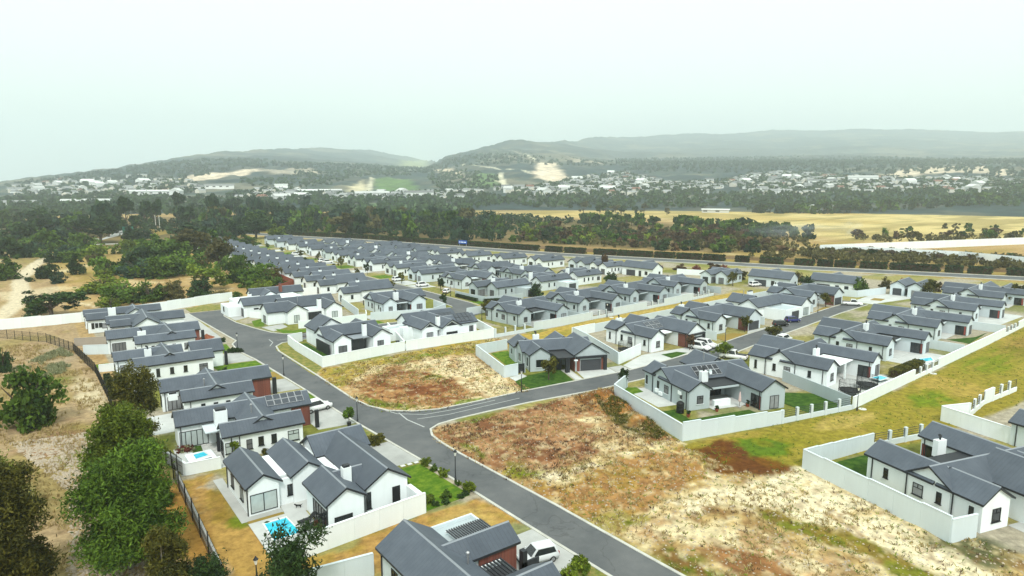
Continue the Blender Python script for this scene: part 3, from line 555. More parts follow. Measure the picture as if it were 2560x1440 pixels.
class House:
    def __init__(s, label, x, y, rot=0, wall='wall_white', lod=0, flip=None, name='house', group='houses of the estate', z=0):
        s.o = thing(name, label, 'house', (x, y, z), R(rot), group); s.wm = wall; s.lod = lod; s.flip = flip; s.w = {}
    def fy(s, y0, y1): return (s.flip - y1, s.flip - y0) if s.flip is not None else (y0, y1)
    def wing(s, k, axis, x0, x1, y0, y1, e=EV, wall=None):
        y0, y1 = s.fy(y0, y1); s.w[k] = (axis, x0, x1, y0, y1, e)
        wd, ln = (x1 - x0, y1 - y0) if axis == 'Y' else (y1 - y0, x1 - x0); wm = wall or s.wm
        wd, ln = round(wd, 2), round(ln, 2); c = ((x0 + x1) / 2, (y0 + y1) / 2, 0)
        obj('wall', cached((axis, wd, ln, e, 'wall', wm), lambda: wing_mesh(axis, wd, ln, e, 'wall', wm)), s.o, c)
        r = obj('roof', cached((axis, wd, ln, e, 'roof'), lambda: wing_mesh(axis, wd, ln, e, 'roof', wm)), s.o, c)
        if s.lod < 2: obj('ridge_cap', cached((axis, wd, ln, e, 'cap'), lambda: wing_mesh(axis, wd, ln, e, 'cap', wm)), r)
        return s
    def box(s, name, x0, x1, y0, y1, z0, z1, mt=None):
        y0, y1 = s.fy(y0, y1); return boxpart(name, s.o, x0, x1, y0, y1, z0, z1, mt or s.wm)
    def plane(s, k, face):
        axis, x0, x1, y0, y1, e = s.w[k]
        gx, gy = (IO, IG) if axis == 'Y' else (IG, IO)
        return {'-X': x0 + gx, '+X': x1 - gx, '-Y': y0 + gy, '+Y': y1 - gy}[face]
    def win(s, k, face, u, z, w_, h, style='fix', pane='glass_dark', name=None, off=0):
        if s.flip is not None:
            face = OPP.get(face, face)
            if face in ('-X', '+X'): u = s.flip - u
        p = s.plane(k, face) if isinstance(k, str) else k
        loc = (u, p, z) if face in ('-Y', '+Y') else (p, u, z)
        nm = name or ('garage_door' if style == 'garage' else 'door' if style == 'door' else 'window')
        key = ('win', w_, h, style, 'frame', pane if style == 'door' else 0)
        if s.lod >= 2 and style not in ('garage', 'door'):
            return obj(nm, cached(('winfar', w_, h, pane), lambda: MB().box(-w_ / 2, w_ / 2, -.05, .01, 0, h).me('window', pane)), s.o, loc, FACE[face])
        o = obj(nm, cached(key, lambda: win_mesh(w_, h, style, 'frame', pane)), s.o, loc, FACE[face])
        if style not in ('garage', 'door'):
            obj('pane', cached(('win', w_, h, style, 'pane', pane), lambda: win_mesh(w_, h, style, 'pane', pane)), o)
            if s.lod == 0 and z > .5: obj('sill', boxme(w_ + .16, .16, .07, 'trim' if s.wm != 'wall_grey' else 'wall_white'), o, (0, -.06, -.07))
        return o
    def pipe(s, x, y, h=3.2):
        y, _ = s.fy(y, y); boxpart('downpipe', s.o, x - .05, x + .05, y - .05, y + .05, 0, h, 'trim')
    def chimney(s, x, y, h, sx=1.3, sy=.6, cowl=True, mt='wall_white'):
        y, _ = s.fy(y, y)
        c = boxpart('chimney', s.o, x - sx / 2, x + sx / 2, y - sy / 2, y + sy / 2, 2.6, h, mt)
        if cowl: obj('cowl', cached('cowl', lambda: MB().tube([(0, 0, 0), (0, 0, .38)], .13, 8).tube([(-.1, 0, .36), (.05, 0, .48), (.34, 0, .66)], [.1, .2, .17], 8).me('cowl', 'trim')), c, (0, 0, h - 2.6), R(200))
        else: boxpart('chimney_cap', c, -sx / 2 + .12, sx / 2 - .12, -sy / 2 + .1, sy / 2 - .1, h - 2.6, h - 2.35, 'trim')
        return c
    def vent(s, x, y, z0, z1):
        y, _ = s.fy(y, y)
        obj('flue', cached(('flue', round(z1 - z0, 2)), lambda: MB().tube([(0, 0, 0), (0, 0, z1 - z0)], .09, 8).lathe([(.17, z1 - z0), (.17, z1 - z0 + .12), (.03, z1 - z0 + .24)], 8).me('flue', 'steel')), s.o, (x, y, z0))
    def flat(s, x0, x1, y0, y1, h, top='wall_pale', wall=None):
        """flat roofed box with a parapet"""
        y0, y1 = s.fy(y0, y1)
        key = ('flat', round(x1 - x0, 2), round(y1 - y0, 2), h, top, wall or s.wm)
        def mk():
            b_ = MB(); a, c = (x1 - x0) / 2, (y1 - y0) / 2; t = .22
            b_.box(-a, a, -c, -c + t, 0, h); b_.box(-a, a, c - t, c, 0, h); b_.box(-a, -a + t, -c + t, c - t, 0, h); b_.box(a - t, a, -c + t, c - t, 0, h); b_.box(-a + t, a - t, -c + t, c - t, h - .5, h - .35, 1)
            return b_.me('flat_roof_block', [wall or s.wm, top])
        obj('flat_roof_block', cached(key, mk), s.o, ((x0 + x1) / 2, (y0 + y1) / 2, 0))
    def solar(s, k, side, u0, v0, nx, ny, pw=1.05, ph=1.7, mt='solar', gap=.05, fr='alu'):
        """panels on the slope of wing k facing `side`; u along the ridge, v up the slope from the eave"""
        axis, x0, x1, y0, y1, e = s.w[k]; ang = math.atan(SL)
        def mk():
            b_ = MB().box(-pw / 2, pw / 2, -ph / 2, ph / 2, 0, .04, 1).box(-pw / 2 + .035, pw / 2 - .035, -ph / 2 + .035, ph / 2 - .035, .04, .045, 0)
            return b_.me('solar_panel', [mt, fr])
        me_ = cached(('solar', pw, ph, mt, fr), mk)
        for i in range(nx):
            for j in range(ny):
                u = u0 + (i + .5) * (pw + gap); d = v0 + (j + .5) * (ph + gap); hz = d * math.cos(ang); z = e + SL * hz + .09
                if axis == 'X': loc = (u, (y0 + hz) if side == '-Y' else (y1 - hz), z); rot = (ang if side == '-Y' else -ang, 0, 0)
                else: loc = ((x0 + hz) if side == '-X' else (x1 - hz), u, z); rot = (0, -ang if side == '-X' else ang, R(90))
                o = obj('solar_panel', me_, s.o, loc)
                if axis == 'X': o.rotation_euler = rot
                else:
                    M = Matrix.Rotation(-ang if side == '-X' else ang, 4, 'Y') @ Matrix.Rotation(R(90), 4, 'Z'); o.rotation_euler = M.to_euler()
    def pergola(s, x0, x1, y0, y1, z, n, mt='wall_white', bar='trim', along='x'):
        y0, y1 = s.fy(y0, y1)
        p = obj('pergola', MB().box(x0, x1, y0, y0 + .14, z, z + .16).me('beam', mt), s.o); boxpart('beam', p, x0, x1, y1 - .14, y1, z, z + .16, mt)
        me_ = MB().box(-.06, .06, 0, y1 - y0, 0, .12).me('slat', bar)
        for i in range(n): obj('slat', me_, p, (x0 + (x1 - x0) * (i + .5) / n, y0, z + .165))
def paving(name, pts, mt='paving', z=.006, label=None): return sheet(name, pts, z, mt, label, .06)
def loc2(o, x, y):
    c, s_ = math.cos(o.rotation_euler.z), math.sin(o.rotation_euler.z); return (o.location.x + c * x - s_ * y, o.location.y + s_ * x + c * y)
def yard(h, x0, x1, y0, y1, mt='paving_pale', name='paving', z=.004):
    y0, y1 = h.fy(y0, y1); paving(name, [loc2(h.o, *p) for p in ((x0, y0), (x1, y0), (x1, y1), (x0, y1))], mt, z)
# ---- house with a zigzag side of eaves and gables, two garden gables and a rear garage wing
def house_t(label, x, y, rot, wall='wall_grey', front='garden', lod=0, b=(12.0, 16.6, -3.2), a=5.0, m=(6, 12), c=(10.5, 15.5), g=(6.4, 13.4, 9, 17.6), flip=None, chim=(8.6, 7.6, 5.75), patio=True, gable_c=True):
    h = House(label, x, y, rot, wall, lod, flip)
    h.wing('a', 'Y', 0, a, 0, 9); h.wing('m', 'X', 0.02, 17.0, *m); h.wing('b', 'Y', b[0], b[1], b[2], 9.6)
    if gable_c: h.wing('c', 'Y', 0.06, a + .2, *c)
    if g: h.wing('g', 'Y', *g)
    h.win('a', '-Y', a / 2 + .1, .95, 1.2, 1.35, 'tee', 'curtain')
    h.win('a', '-X', m[0] - 2.6, 1.3, .6, 1.2, 'bar'); h.win('m', '-X', m[0] + 1.6, 1.0, 1.25, 1.4, 'tee', 'curtain'); h.win('m', '-X', m[0] + 4.1, 1.2, .6, 1.3, 'bar')
    if gable_c: h.win('c', '-X', m[1] + 1.9, .9, .5, 1.6, 'fix')
    if front == 'garden':
        h.win('b', '-Y', b[0] + 2.9, .1, 1.8, 2.2, 'n2', 'curtain'); h.win('b', '-X', b[2] + 1.9, .1, 1.8, 2.2, 'n2'); h.win('b', '-X', b[2] + .75, .1, .5, 2.2, 'fix', 'red_cloth')
        if patio:
            yy = 1.6
            r = h.box('patio_roof', a - .3, b[0] + .3, yy, m[0] + .5, 2.95, 3.08, 'trim'); h.box('beam', a - .2, b[0] + .2, yy - .12, yy + .12, 2.62, 2.945, None)
            h.win('m', '-Y', (a + b[0]) / 2, .05, b[0] - a - .8, 2.3, 'n5')
            h.box('patio_floor', a - .3, b[0] + .3, -.6, m[0] + .4, 0, .06, 'paving_pale')
        else: h.win('m', '-Y', (a + b[0]) / 2, .05, b[0] - a - 1.4, 2.3, 'n4')
    else:
        w_ = b[1] - b[0]; p = h.plane('b', '-Y')
        if front == 'garage_frame':
            h.box('portal', b[0] + .45, b[0] + .95, p - .5, p + .1, 0, 2.9, 'trim'); h.box('portal', b[1] - .95, b[1] - .45, p - .5, p + .1, 0, 2.9, 'trim'); h.box('portal_lintel', b[0] + .45, b[1] - .45, p - .52, p + .1, 2.602, 3.0, 'trim')
        h.win('b', '-Y', (b[0] + b[1]) / 2, .02, w_ - 2.2, 2.15, 'garage'); h.box('brick_panel', b[0] + .33, b[0] + .72, p - .06, p + 2.6, 0, 2.95, 'brick')
        h.win('m', '-Y', a + 1.7, .05, 1.1, 2.25, 'door', 'frame'); h.win('m', '-Y', a + 3.3, .05, .8, 2.2, 'fix')
        h.box('porch_roof', a - .2, b[0] + .2, m[0] - 2.4, m[0] + .4, 2.85, 3.05, wall)
    if chim: h.chimney(*chim, sx=1.5, sy=.7)
    if lod == 0:
        h.pipe(IO - .06, 1.0); h.pipe(IO - .06, m[0] + .12); h.pipe(IO - .06, m[1] - .1); h.pipe(b[0] + IO - .06, b[2] + .8); h.pipe(a - IO + .06, .5)
    elif lod == 1: h.pipe(IO - .06, m[0] + .12); h.pipe(IO - .06, .6)
    return h
# ---- long house: two parallel roofs joined by a cross roof
def house_l(label, x, y, rot=0, wall='wall_white', lod=0, A=(0, 18.5, 7.2, 12.2), B=(4.5, 15.2, 0, 4.2), C=(7.4, 12.6, 1.5, 13.4), G=None, brick=True, mirror=False, wins=True):
    h = House(label, x, y, rot, wall, lod)
    h.wing('A', 'X', *A); h.wing('B', 'X', *B, e=EV + .02)
    if C: h.wing('C', 'Y', *C, e=EV + .04)
    if G: h.wing('G', 'X', *G, e=EV - .03)
    if wins:
        h.win('A', '-Y', A[0] + 2.3, .1, 2.6, 2.2, 'n4', 'curtain'); L_ = B[1] - B[0]
        h.win('B', '-Y', B[0] + L_ * .28, 1.0, .6, 1.5, 'bar'); h.win('B', '-Y', B[0] + L_ * .45, 1.2, .65, 1.2, 'fix'); h.win('B', '-Y', B[0] + L_ * .85, .95, 1.5, 1.35, 'tee', 'curtain')
        if lod < 2: h.win('B', '-Y', B[0] + L_ * .62, 1.2, .65, 1.2, 'fix')
        h.win('B', '-X', (B[2] + B[3]) / 2, .1, 2.0, 2.2, 'n2', 'curtain'); h.win('A', '-X', (A[2] + A[3]) / 2, .6, 2.2, 1.7, 'n2')
        h.win('A', '+X', (A[2] + A[3]) / 2, .02, 3.4, 2.15, 'garage')
    if brick: h.box('brick_panel', A[1] - 3.4, A[1] - .24, A[2] + .30, A[2] + .5, 0, 3.15, 'brick'); h.box('entrance_pier', A[1] + .2, A[1] + .8, A[2] + .4, A[2] + 1.0, 0, 2.9, 'trim')
    if lod == 0: h.pipe(B[0] + 1.2, B[2] + IO - .06); h.pipe(A[0] + .7, A[2] + IO - .06)
    return h
# ---- narrow terrace-like house of the long western row
def house_s(label, x, y, rot=0, wall='wall_white', lod=2):
    h = House(label, x, y, rot, wall, lod)
    h.wing('m', 'X', 3.4, 17.4, .6, 8.4); h.wing('f', 'X', 0, 6, 0, 5.2, e=EV - .25); h.wing('r', 'X', 8.5, 16.4, 6.5, 12.2, e=EV - .1)
    h.win('f', '-X', 2.6, .2, 1.6, 2.0, 'n2', 'curtain'); h.win('m', '-X', 6.6, .8, 1.2, 1.4, 'fix'); h.win('f', '-Y', 3, 1, .8, 1.3); h.win('m', '+X', 4.5, .02, 4.4, 2.15, 'garage')
    h.chimney(6.6, 4.4, 6.1, 1.1, .5)
    return h
# ---------------------------------------------------------------- houses west of the main road
def lawn(pts, mt='lawn_green', z=.012): return sheet('lawn', pts, z, mt, None, .05)
# long house cropped by the bottom of the frame
h = House('grey roofed house with slatted pergolas and brick gable beside the silver hatchback', 0, 0, 0, 'wall_pale')
h.wing('m', 'Y', 23.4, 29.3, 33, 52.6); h.wing('x', 'X', 26.6, 34.7, 45.5, 49.4); h.wing('n', 'X', 26.6, 33.2, 36.6, 41.9)
h.box('brick_panel', 30.2, 34.36, 45.72, 45.9, 0, 3.2, 'brick'); h.flat(29.0, 34.4, 49.55, 53.5, 2.9, 'wall_grey'); h.pergola(30.2, 34.3, 49.7, 51.6, 2.92, 15, 'wall_white', 'garage'); h.flat(29.3, 32.4, 42.2, 45.3, 2.55, 'garage'); h.pergola(29.6, 32.2, 42.5, 45.1, 2.6, 7, 'wall_white', 'trim')
h.vent(28.1, 44.3, 3.6, 5.0); h.win('m', '-X', 44, .2, 2.4, 2.2, 'n3', 'curtain'); h.win('m', '-X', 49.5, 1, 1.2, 1.4, 'tee'); h.pipe(23.7, 52.0); h.win('x', '+X', 47.4, .02, 2.9, 2.15, 'garage'); h.box('entrance_pier', 34.5, 35.0, 44.9, 45.5, 0, 2.6, 'trim'); h.box('screen_wall', 34.5, 36.4, 44.9, 45.1, 0, 1.5, 'trim')
h.flat(20.2, 23.6, 40, 47, 2.5, 'wall_pale'); h.pergola(20.5, 23.3, 42.4, 46.6, 2.55, 9, 'wall_white', 'trim')
paving('driveway', [(34.7, 43.2), (41.0, 43.2), (40.7, 51.4), (34.5, 51.4)], 'concrete'); lawn([(34.5, 36), (41.2, 36), (41.0, 43), (35, 43)], 'lawn_mixed')
# white house with the big pool
h = House('white house with four gabled wings behind a big turquoise pool', 0, 0, 0, 'wall_white')
h.wing('a', 'Y', 17.0, 21.1, 71.6, 81.3); h.wing('b', 'Y', 22.0, 26.3, 71.8, 81.0); h.wing('c', 'Y', 22.6, 27.3, 62.7, 69.8); h.wing('d', 'Y', 27.4, 33.1, 63.9, 78.0); h.wing('e', 'X', 26.3, 33.5, 75.6, 81.4); h.wing('k', 'X', 24.6, 29, 65.8, 70.4, EV - .3)
h.box('link_block', 20.7, 22.5, 73.2, 80, 0, 3.25); h.box('link_block', 25.9, 27.9, 72.6, 80, 0, 3.15); h.box('link_wall', 20.7, 24.2, 72.4, 72.7, 0, 3.1); h.box('link_wall', 25.6, 28, 69.6, 72.4, 0, 3.2)
h.win('a', '-Y', 19.0, .25, 2.9, 2.15, 'n2', 'glass_pale'); h.win('a', '-X', 74.6, .9, 1.2, 1.5, 'n2', 'glass_pale'); h.win('a', '-X', 78.6, .9, 1.2, 1.5, 'n2', 'curtain'); h.win(72.4, '-Y', 22.2, 1.0, .85, 1.3, 'fix'); h.win('b', '-Y', 25.2, .1, 1.2, 2.4, 'fix')
h.win('c', '-X', 65.4, .1, 4.0, 2.3, 'n5'); h.win('c', '-Y', 24.6, 1.1, 2.0, .6, 'n2'); h.win('c', '+X', 64, .7, .6, 2, 'fix'); h.win('d', '-Y', 31.3, .1, .95, 2.5, 'door', 'frame'); h.win('d', '-Y', 28.0, .9, .55, 1.9, 'fix'); h.win('e', '+X', 78.5, .02, 4.2, 2.15, 'garage'); h.win('d', '+X', 70, .1, 1.8, 2.2, 'n2')
h.chimney(26.5, 66.6, 5.3, .95, .75, False); h.pipe(17.3, 72.1); h.pipe(22.93, 63.2); h.pipe(17.3, 80.9); h.box('screen_wall', 32.6, 33.2, 61.6, 64.3, 0, 2.3)
paving('pool_deck', [(16.8, 70.2), (20.7, 70.2), (20.9, 72.6), (24.2, 72.6), (25.6, 69.7), (22.8, 69.6), (22.8, 61.3), (16.8, 61.3)], 'paving_pale', .05); paving('path', [(16.3, 84), (17.4, 84), (17.4, 71.9), (21.2, 71.9), (21.2, 70.9), (16.3, 70.9)], 'concrete'); lawn([(16.9, 70.9), (20.6, 70.9), (20.6, 70.25), (16.9, 70.25)], 'lawn_dry')
paving('driveway', [(33.4, 74.6), (39.8, 74.2), (39.2, 82.6), (33.4, 82.6)], 'paving'); paving('path', [(22.8, 61.2), (33, 61.2), (33, 64.2), (22.8, 64.2)], 'concrete', .004); lawn([(33.4, 73.4), (39.2, 73.2), (39.7, 61.9), (33.5, 61.5)], 'lawn_green'); lawn([(33.6, 91.8), (38.5, 91.6), (39.0, 83.4), (34, 83.2)], 'lawn_mixed')
# long houses up the street
h = house_l('white long house with ten solar panels, small pool and square white chimney', 14, 89.2, -4, A=(0, 18.6, 7.7, 12.6), B=(4.7, 15.5, 0, 4.2), C=(7.6, 12.8, 1.2, 13.6), brick=False, wins=False)
h.win('A', '-Y', 2.3, .1, 3.6, 2.25, 'n5', 'glass_pale'); h.win('B', '-Y', 5.9, .9, 1.6, 1.5, 'tee', 'glass_pale'); h.win('B', '-Y', 8.1, 1, .75, 1.35, 'bar', 'curtain'); h.win('B', '-Y', 9.6, 1.2, .7, 1.25); h.win('B', '-Y', 11.3, 1.2, .7, 1.25); h.win('B', '-Y', 13.9, 1.0, 1.5, 1.45, 'tee', 'glass_pale'); h.win('B', '-X', 2.1, .1, 2.2, 2.2, 'n2'); h.win('A', '+X', 10.2, .02, 4, 2.15, 'garage'); h.pipe(6.9, .33)
h.chimney(5.6, 6.3, 5.2, 1.6, 1.3, False); h.box('patio_roof', 3.3, 6.4, 4.4, 8.2, 2.75, 2.9, 'wall_pale'); h.box('patio_screen', 4.6, 6.4, 4.1, 4.3, 0, 2.7, 'trim'); h.vent(9.4, 4.8, 3.9, 5.6); h.solar('A', '-Y', 12.3, .75, 5, 2, 1.02, 1.0, 'solar_grey'); h.box('brick_panel', 15.6, 18.3, 7.9, 8.05, 0, 3.2, 'brick'); h.box('entrance_pier', 18.6, 19.1, 6, 6.5, 0, 2.7, 'trim')
paving('paving', [loc2(h.o, *p) for p in ((-.4, -1.6), (5, -1.6), (5, 8.2), (-.4, 8.2))], 'paving_pale'); lawn([(16.5, 97.2), (17.6, 96.9), (17.3, 93.7), (15.9, 93.4)], 'lawn_deep', .02); paving('driveway', [(33.0, 93), (38.5, 92.4), (38.1, 106.5), (33, 104)], 'paving'); lawn([(33.2, 113), (37.9, 113), (38.1, 107.4), (34, 105.2)], 'lawn_green')
h = house_l('white long house with brick end wall and thin steel flue', 15, 108, -4, A=(0, 17.2, 7.0, 12.0), B=(2.4, 13.0, 0, 4.2), C=(5, 10.2, 1.2, 12.9)); h.chimney(1.6, 4.6, 3.6, 1.3, .9, False); h.vent(6.2, 4.4, 3.8, 5.2)
paving('driveway', [(32, 115), (37.8, 114.6), (37.5, 122.5), (32, 123)], 'paving'); lawn([(31.5, 124), (37.4, 123), (37.3, 128.4), (31.5, 128.4)], 'lawn_dry'); paving('paving', [(12, 105), (17.2, 105), (17.2, 114), (12, 114)], 'paving_pale')
h = house_l('white long house with patio table and loungers beside a clipped hedge', 11.7, 134, -1, A=(0, 12, 7.3, 11.6), B=(2.6, 16.2, 0, 4.1), C=(6.2, 11.2, 1.5, 11.9), G=(13, 19.1, 5.2, 11.2), brick=False); h.chimney(5.8, 7.7, 4.8, 1.2, .5); h.box('entrance_pier', 19.1, 19.6, 5.3, 5.9, 0, 2.9, 'trim')
paving('paving', [(10.6, 127.5), (14.6, 127.5), (14.6, 141.6), (10.6, 141.6)], 'paving_pale'); paving('driveway', [(30.9, 140), (36.7, 139.6), (35.8, 149.5), (30.9, 148.4)], 'paving'); lawn([(28.5, 139.4), (36.8, 139.1), (37.2, 128.8), (29, 130)], 'lawn_green'); lawn([(33.2, 158), (35.6, 158), (35, 150), (33.1, 149.8)], 'lawn_green'); lawn([(9.8, 155), (12, 155), (12, 149), (10, 148.6)], 'lawn_green', .014)
h = house_l('pale long house between the clay heap and the square lawn', 12.5, 154.3, -1, A=(0, 18.6, 8.3, 13.3), B=(4.5, 16.3, 0, 4.1), C=(9.2, 14.2, 1.5, 14.2)); h.chimney(6.6, 7.2, 4.6, 1.6, .6)
h = house_l('long house with taupe corner block and one white cross gable', 14, 174.5, -3, lod=1, A=(0, 17, 6.2, 11.2), B=(.6, 5, 2.2, 6.3), C=(5, 11.2, -.6, 13), brick=False); h.flat(.5, 3.6, -.8, 2.6, 2.9, 'wall_grey', 'wall_taupe')
h = house_l('last long house of the west row against the boundary wall', 10.6, 189, -2, lod=1, A=(0, 17.5, 6.3, 10.6), B=(.3, 5, 0, 4.3), C=(9, 13.5, 3, 11.5), brick=False); h.chimney(6.2, 6.6, 4.9, 1.7, .7); h.flat(15, 18.4, .5, 4.5, 2.7, 'wall_pale')
paving('paving', [(30.5, 160), (36.2, 160), (36.4, 203), (30.5, 203)], 'concrete', .002)
# houses at the head of the cul-de-sac
h = House('white house with red brick chimney at the head of the cul-de-sac', 0, 0, 0, 'wall_white', 1)
h.wing('a', 'X', 47.1, 58, 187, 192.8); h.wing('b', 'X', 53.5, 69.5, 203, 208.6); h.wing('c', 'Y', 56.0, 60.6, 199.6, 207, EV + .1); h.flat(43.9, 47.5, 190.5, 198.5, 2.7, 'wall_pale'); h.box('block', 47.4, 66, 192.4, 203.6, 0, 3.2)
h.chimney(47.9 + 3.2, 195, 5.2, .8, .6, False); h.chimney(62.5, 203.8, 6.2, .8, .8, False, 'brick'); h.win('a', '-X', 189.9, .02, 3.6, 2.3, 'n4'); h.win('a', '-Y', 50.6, 1.9, 1.3, .45); h.win(43.9, '-X', 195, .9, 1.2, 1.4, 'tee')
h = House('white house with patio wall behind the green corner lawn', 0, 0, 0, 'wall_white', 1)
h.wing('a', 'X', 49.2, 56, 172.8, 179.4); h.wing('b', 'Y', 53.5, 59.3, 170.4, 178.4); h.wing('c', 'Y', 63.7, 68.9, 170, 181); h.wing('m', 'X', 54, 69.4, 176.6, 184); h.flat(59, 64, 171.6, 176.9, 3.05, 'wall_pale')
h.chimney(63.0, 172.6, 5.6, 1.0, .8, False); h.win('a', '-X', 176, .2, 2, 2, 'n3', 'curtain'); h.win('b', '-Y', 56.2, .3, 1.4, 2.0, 'n2', 'glass_pale'); h.win(171.6, '-Y', 61.4, .2, 3.6, 2.3, 'n4'); h.win('c', '-Y', 66.4, .4, 1.6, 1.9, 'n2', 'glass_pale'); h.vent(58.6, 176.8, 4.6, 6.2)
lawn([(47.5, 181), (52, 184), (48.2, 172.6), (46.2, 173.5)], 'lawn_green'); lawn([(49.7, 161), (54, 159), (75, 158), (75, 162), (52.5, 163), (49.5, 168)], 'lawn_green'); paving('driveway', [(44.3, 184.5), (47.8, 187), (47.8, 193), (43.9, 195.5)], 'concrete'); paving('driveway', [(48.4, 165), (53, 168.5), (53, 172.6), (47.4, 171.6)], 'concrete'); lawn([(37, 204), (46, 204), (52, 208), (50, 213), (37, 212)], 'lawn_mixed')
h = house_t('pale house with a dark covered patio at the bend of the second street', 79, 167, 0, 'wall_pale', 'garden', 1, (8.3, 13.6, -.8), 4.8, (6, 12), (9.5, 13.5), None, None, (6.4, 4.8, 5.4)); h.win('a', '-X', 2.2, .8, .5, 1.2)
paving('paving', [(74, 162.8), (94, 162.8), (94, 170), (74, 170)], 'paving_pale', .002)

# ---------------------------------------------------------------- middle: walled houses along the junction
h = House('white walled house with dark glazed patio doors facing the bare corner lot', 0, 0, 0, 'wall_white')
h.wing('a', 'Y', 50.7, 55.3, 131.9, 141); h.wing('b', 'Y', 59.5, 64.4, 131.6, 146); h.wing('m', 'X', 50.6, 64, 136.6, 142.6, EV + .1); h.wing('g', 'Y', 50.8, 58.6, 142.4, 149.6, EV + .5)
h.box('patio_roof', 54.8, 60, 133.0, 137.4, 2.98, 3.12, 'ridge'); h.box('patio_screen', 55, 59.7, 136.2, 136.4, 0, 2.9, 'trim'); h.win(135.2, '-Y', 57.4, .05, 4.2, 2.55, 'n5', 'glass_dark'); h.box('screen_wall', 55.2, 55.5, 133.4, 136, 0, 2.9, 'trim'); h.chimney(59.0, 134.5, 5.7, .9, .7, False)
h.win('a', '-Y', 53, .15, 1.9, 2.0, 'n2', 'curtain'); h.win('b', '-Y', 61.6, .5, 1.5, 1.7, 'n2', 'curtain'); h.win('b', '+X', 136, .8, 1.2, 1.4); h.pipe(51.1, 132.4); h.pipe(64.1, 132.2); h.box('screen_wall', 50.4, 50.65, 133.6, 141, 0, 2.4, 'trim')
lawn([(47.6, 148), (50.6, 148), (50.6, 132), (47.4, 129)], 'lawn_deep'); paving('paving', [(50.6, 127), (65.4, 128.6), (65.4, 136), (50.6, 136)], 'paving_pale', .004); lawn([(43, 146), (46, 151), (50.4, 151.8), (46.2, 143), (46, 126), (42.6, 121)], 'lawn_mixed')
h = House('white house with two dark gable louvres and blue solar roof in its walled plot', 0, 0, 0, 'wall_white')
h.wing('a', 'Y', 71.6, 76.4, 131.6, 141); h.wing('b', 'Y', 76.3, 81.8, 130.2, 145); h.wing('r', 'X', 78.5, 88, 132.8, 138.4, EV - .2); h.wing('m', 'X', 72, 86, 139, 145.4)
h.flat(66.8, 72.2, 138, 142, 2.9, 'wall_grey'); h.flat(69.4, 73.4, 136.2, 138.4, 3.1, 'wall_grey'); h.win('a', '-Y', 74, .2, 1.7, 2.1, 'n3', 'curtain'); h.win('b', '-Y', 79.1, .5, 3.0, 1.6, 'fix'); h.win('r', '-Y', 86.2, .5, 1.2, 1.7, 'n2', 'curtain'); h.win(138.2, '-Y', 69, .8, 1.5, 1.5)
for k, x0, x1 in (('a', 72.9, 75.1), ('b', 77.6, 80.6)):
    p = h.plane(k, '-Y'); obj('gable_louvre', mesh('gable_louvre', [(x0, p - .06, 3.55), (x1, p - .06, 3.55), ((x0 + x1) / 2, p - .06, 3.55 + (x1 - x0) * .29), (x0, p, 3.55), (x1, p, 3.55), ((x0 + x1) / 2, p, 3.55 + (x1 - x0) * .29)], [(0, 1, 2), (0, 3, 4, 1), (1, 4, 5, 2), (2, 5, 3, 0)], ['trim']), h.o)
h.chimney(76.3, 132.2, 5.7, .9, .7, False); h.solar('r', '-Y', 82.4, .4, 4, 2, 1.1, 1.5, 'solar_grey', .05, 'trim'); h.solar('m', '-Y', 79.5, .5, 5, 1, 1.05, 1.6, 'solar_grey', .05, 'trim')
lawn([(69.2, 135.4), (71.8, 134.8), (73, 138), (70.6, 139)], 'lawn_deep'); paving('paving', [(66.2, 128.6), (88.4, 127.6), (88.4, 134), (66.2, 134)], 'paving_pale', .004)
h = House('grey house with wide dark garage door framed in red brick', 76.9, 98.4, -21, 'wall_grey')
h.wing('a', 'Y', 0, 4.8, 0, 6); h.wing('m', 'X', -.5, 14.5, 3.2, 8.6); h.wing('g', 'Y', 8.5, 15.9, -2.1, 8); h.wing('l', 'Y', -.95, 4.0, 7.6, 12.8); h.wing('k', 'Y', 7.2, 12.4, 7.4, 13.0)
p = h.plane('g', '-Y'); h.box('portal', 14.7, 15.35, p - .5, p + .1, 0, 3.0, 'trim'); h.box('portal_lintel', 8.9, 14.7, p - .5, p + .1, 2.62, 3.0, 'trim'); h.win('g', '-Y', 12.1, .02, 4.3, 2.2, 'garage'); h.box('brick_panel', 9.2, 9.8, p - .1, p + .02, 0, 2.6, 'brick'); h.box('brick_panel', 14.3, 14.68, p - .1, p + .02, 0, 2.6, 'brick'); h.box('brick_panel', 8.7, 8.82, p, p + 3.2, 0, 2.7, 'brick')
h.box('porch_pier', 6.8, 7.6, -2.3, -1.7, 0, 2.9, 'trim'); h.box('porch_wall', 5.4, 6.8, .2, .5, 0, 2.9, 'trim'); h.box('porch_roof', 5.2, 8.6, -2.4, 3.6, 2.905, 3.1, 'trim'); h.box('porch_beam', 8.3, 9.0, -2.9, -2.5, 2.4, 2.6, 'wall_white'); h.win('m', '-Y', 6.9, .05, 1.2, 2.3, 'door', 'frame')
h.win('a', '-Y', 2.3, .8, 1.5, 1.5, 'fix'); h.win('a', '-X', 2.2, .7, .6, 1.7, 'bar'); h.win('m', '-X', 5.8, .9, 1.2, 1.5, 'tee', 'curtain'); h.win('l', '-X', 10.4, 1.2, .5, 1.1); h.chimney(4.4, 9.6, 5.2, 1.3, .6); h.pipe(.3, .6); h.pipe(-.2, 3.6); h.pipe(4.5, .4)
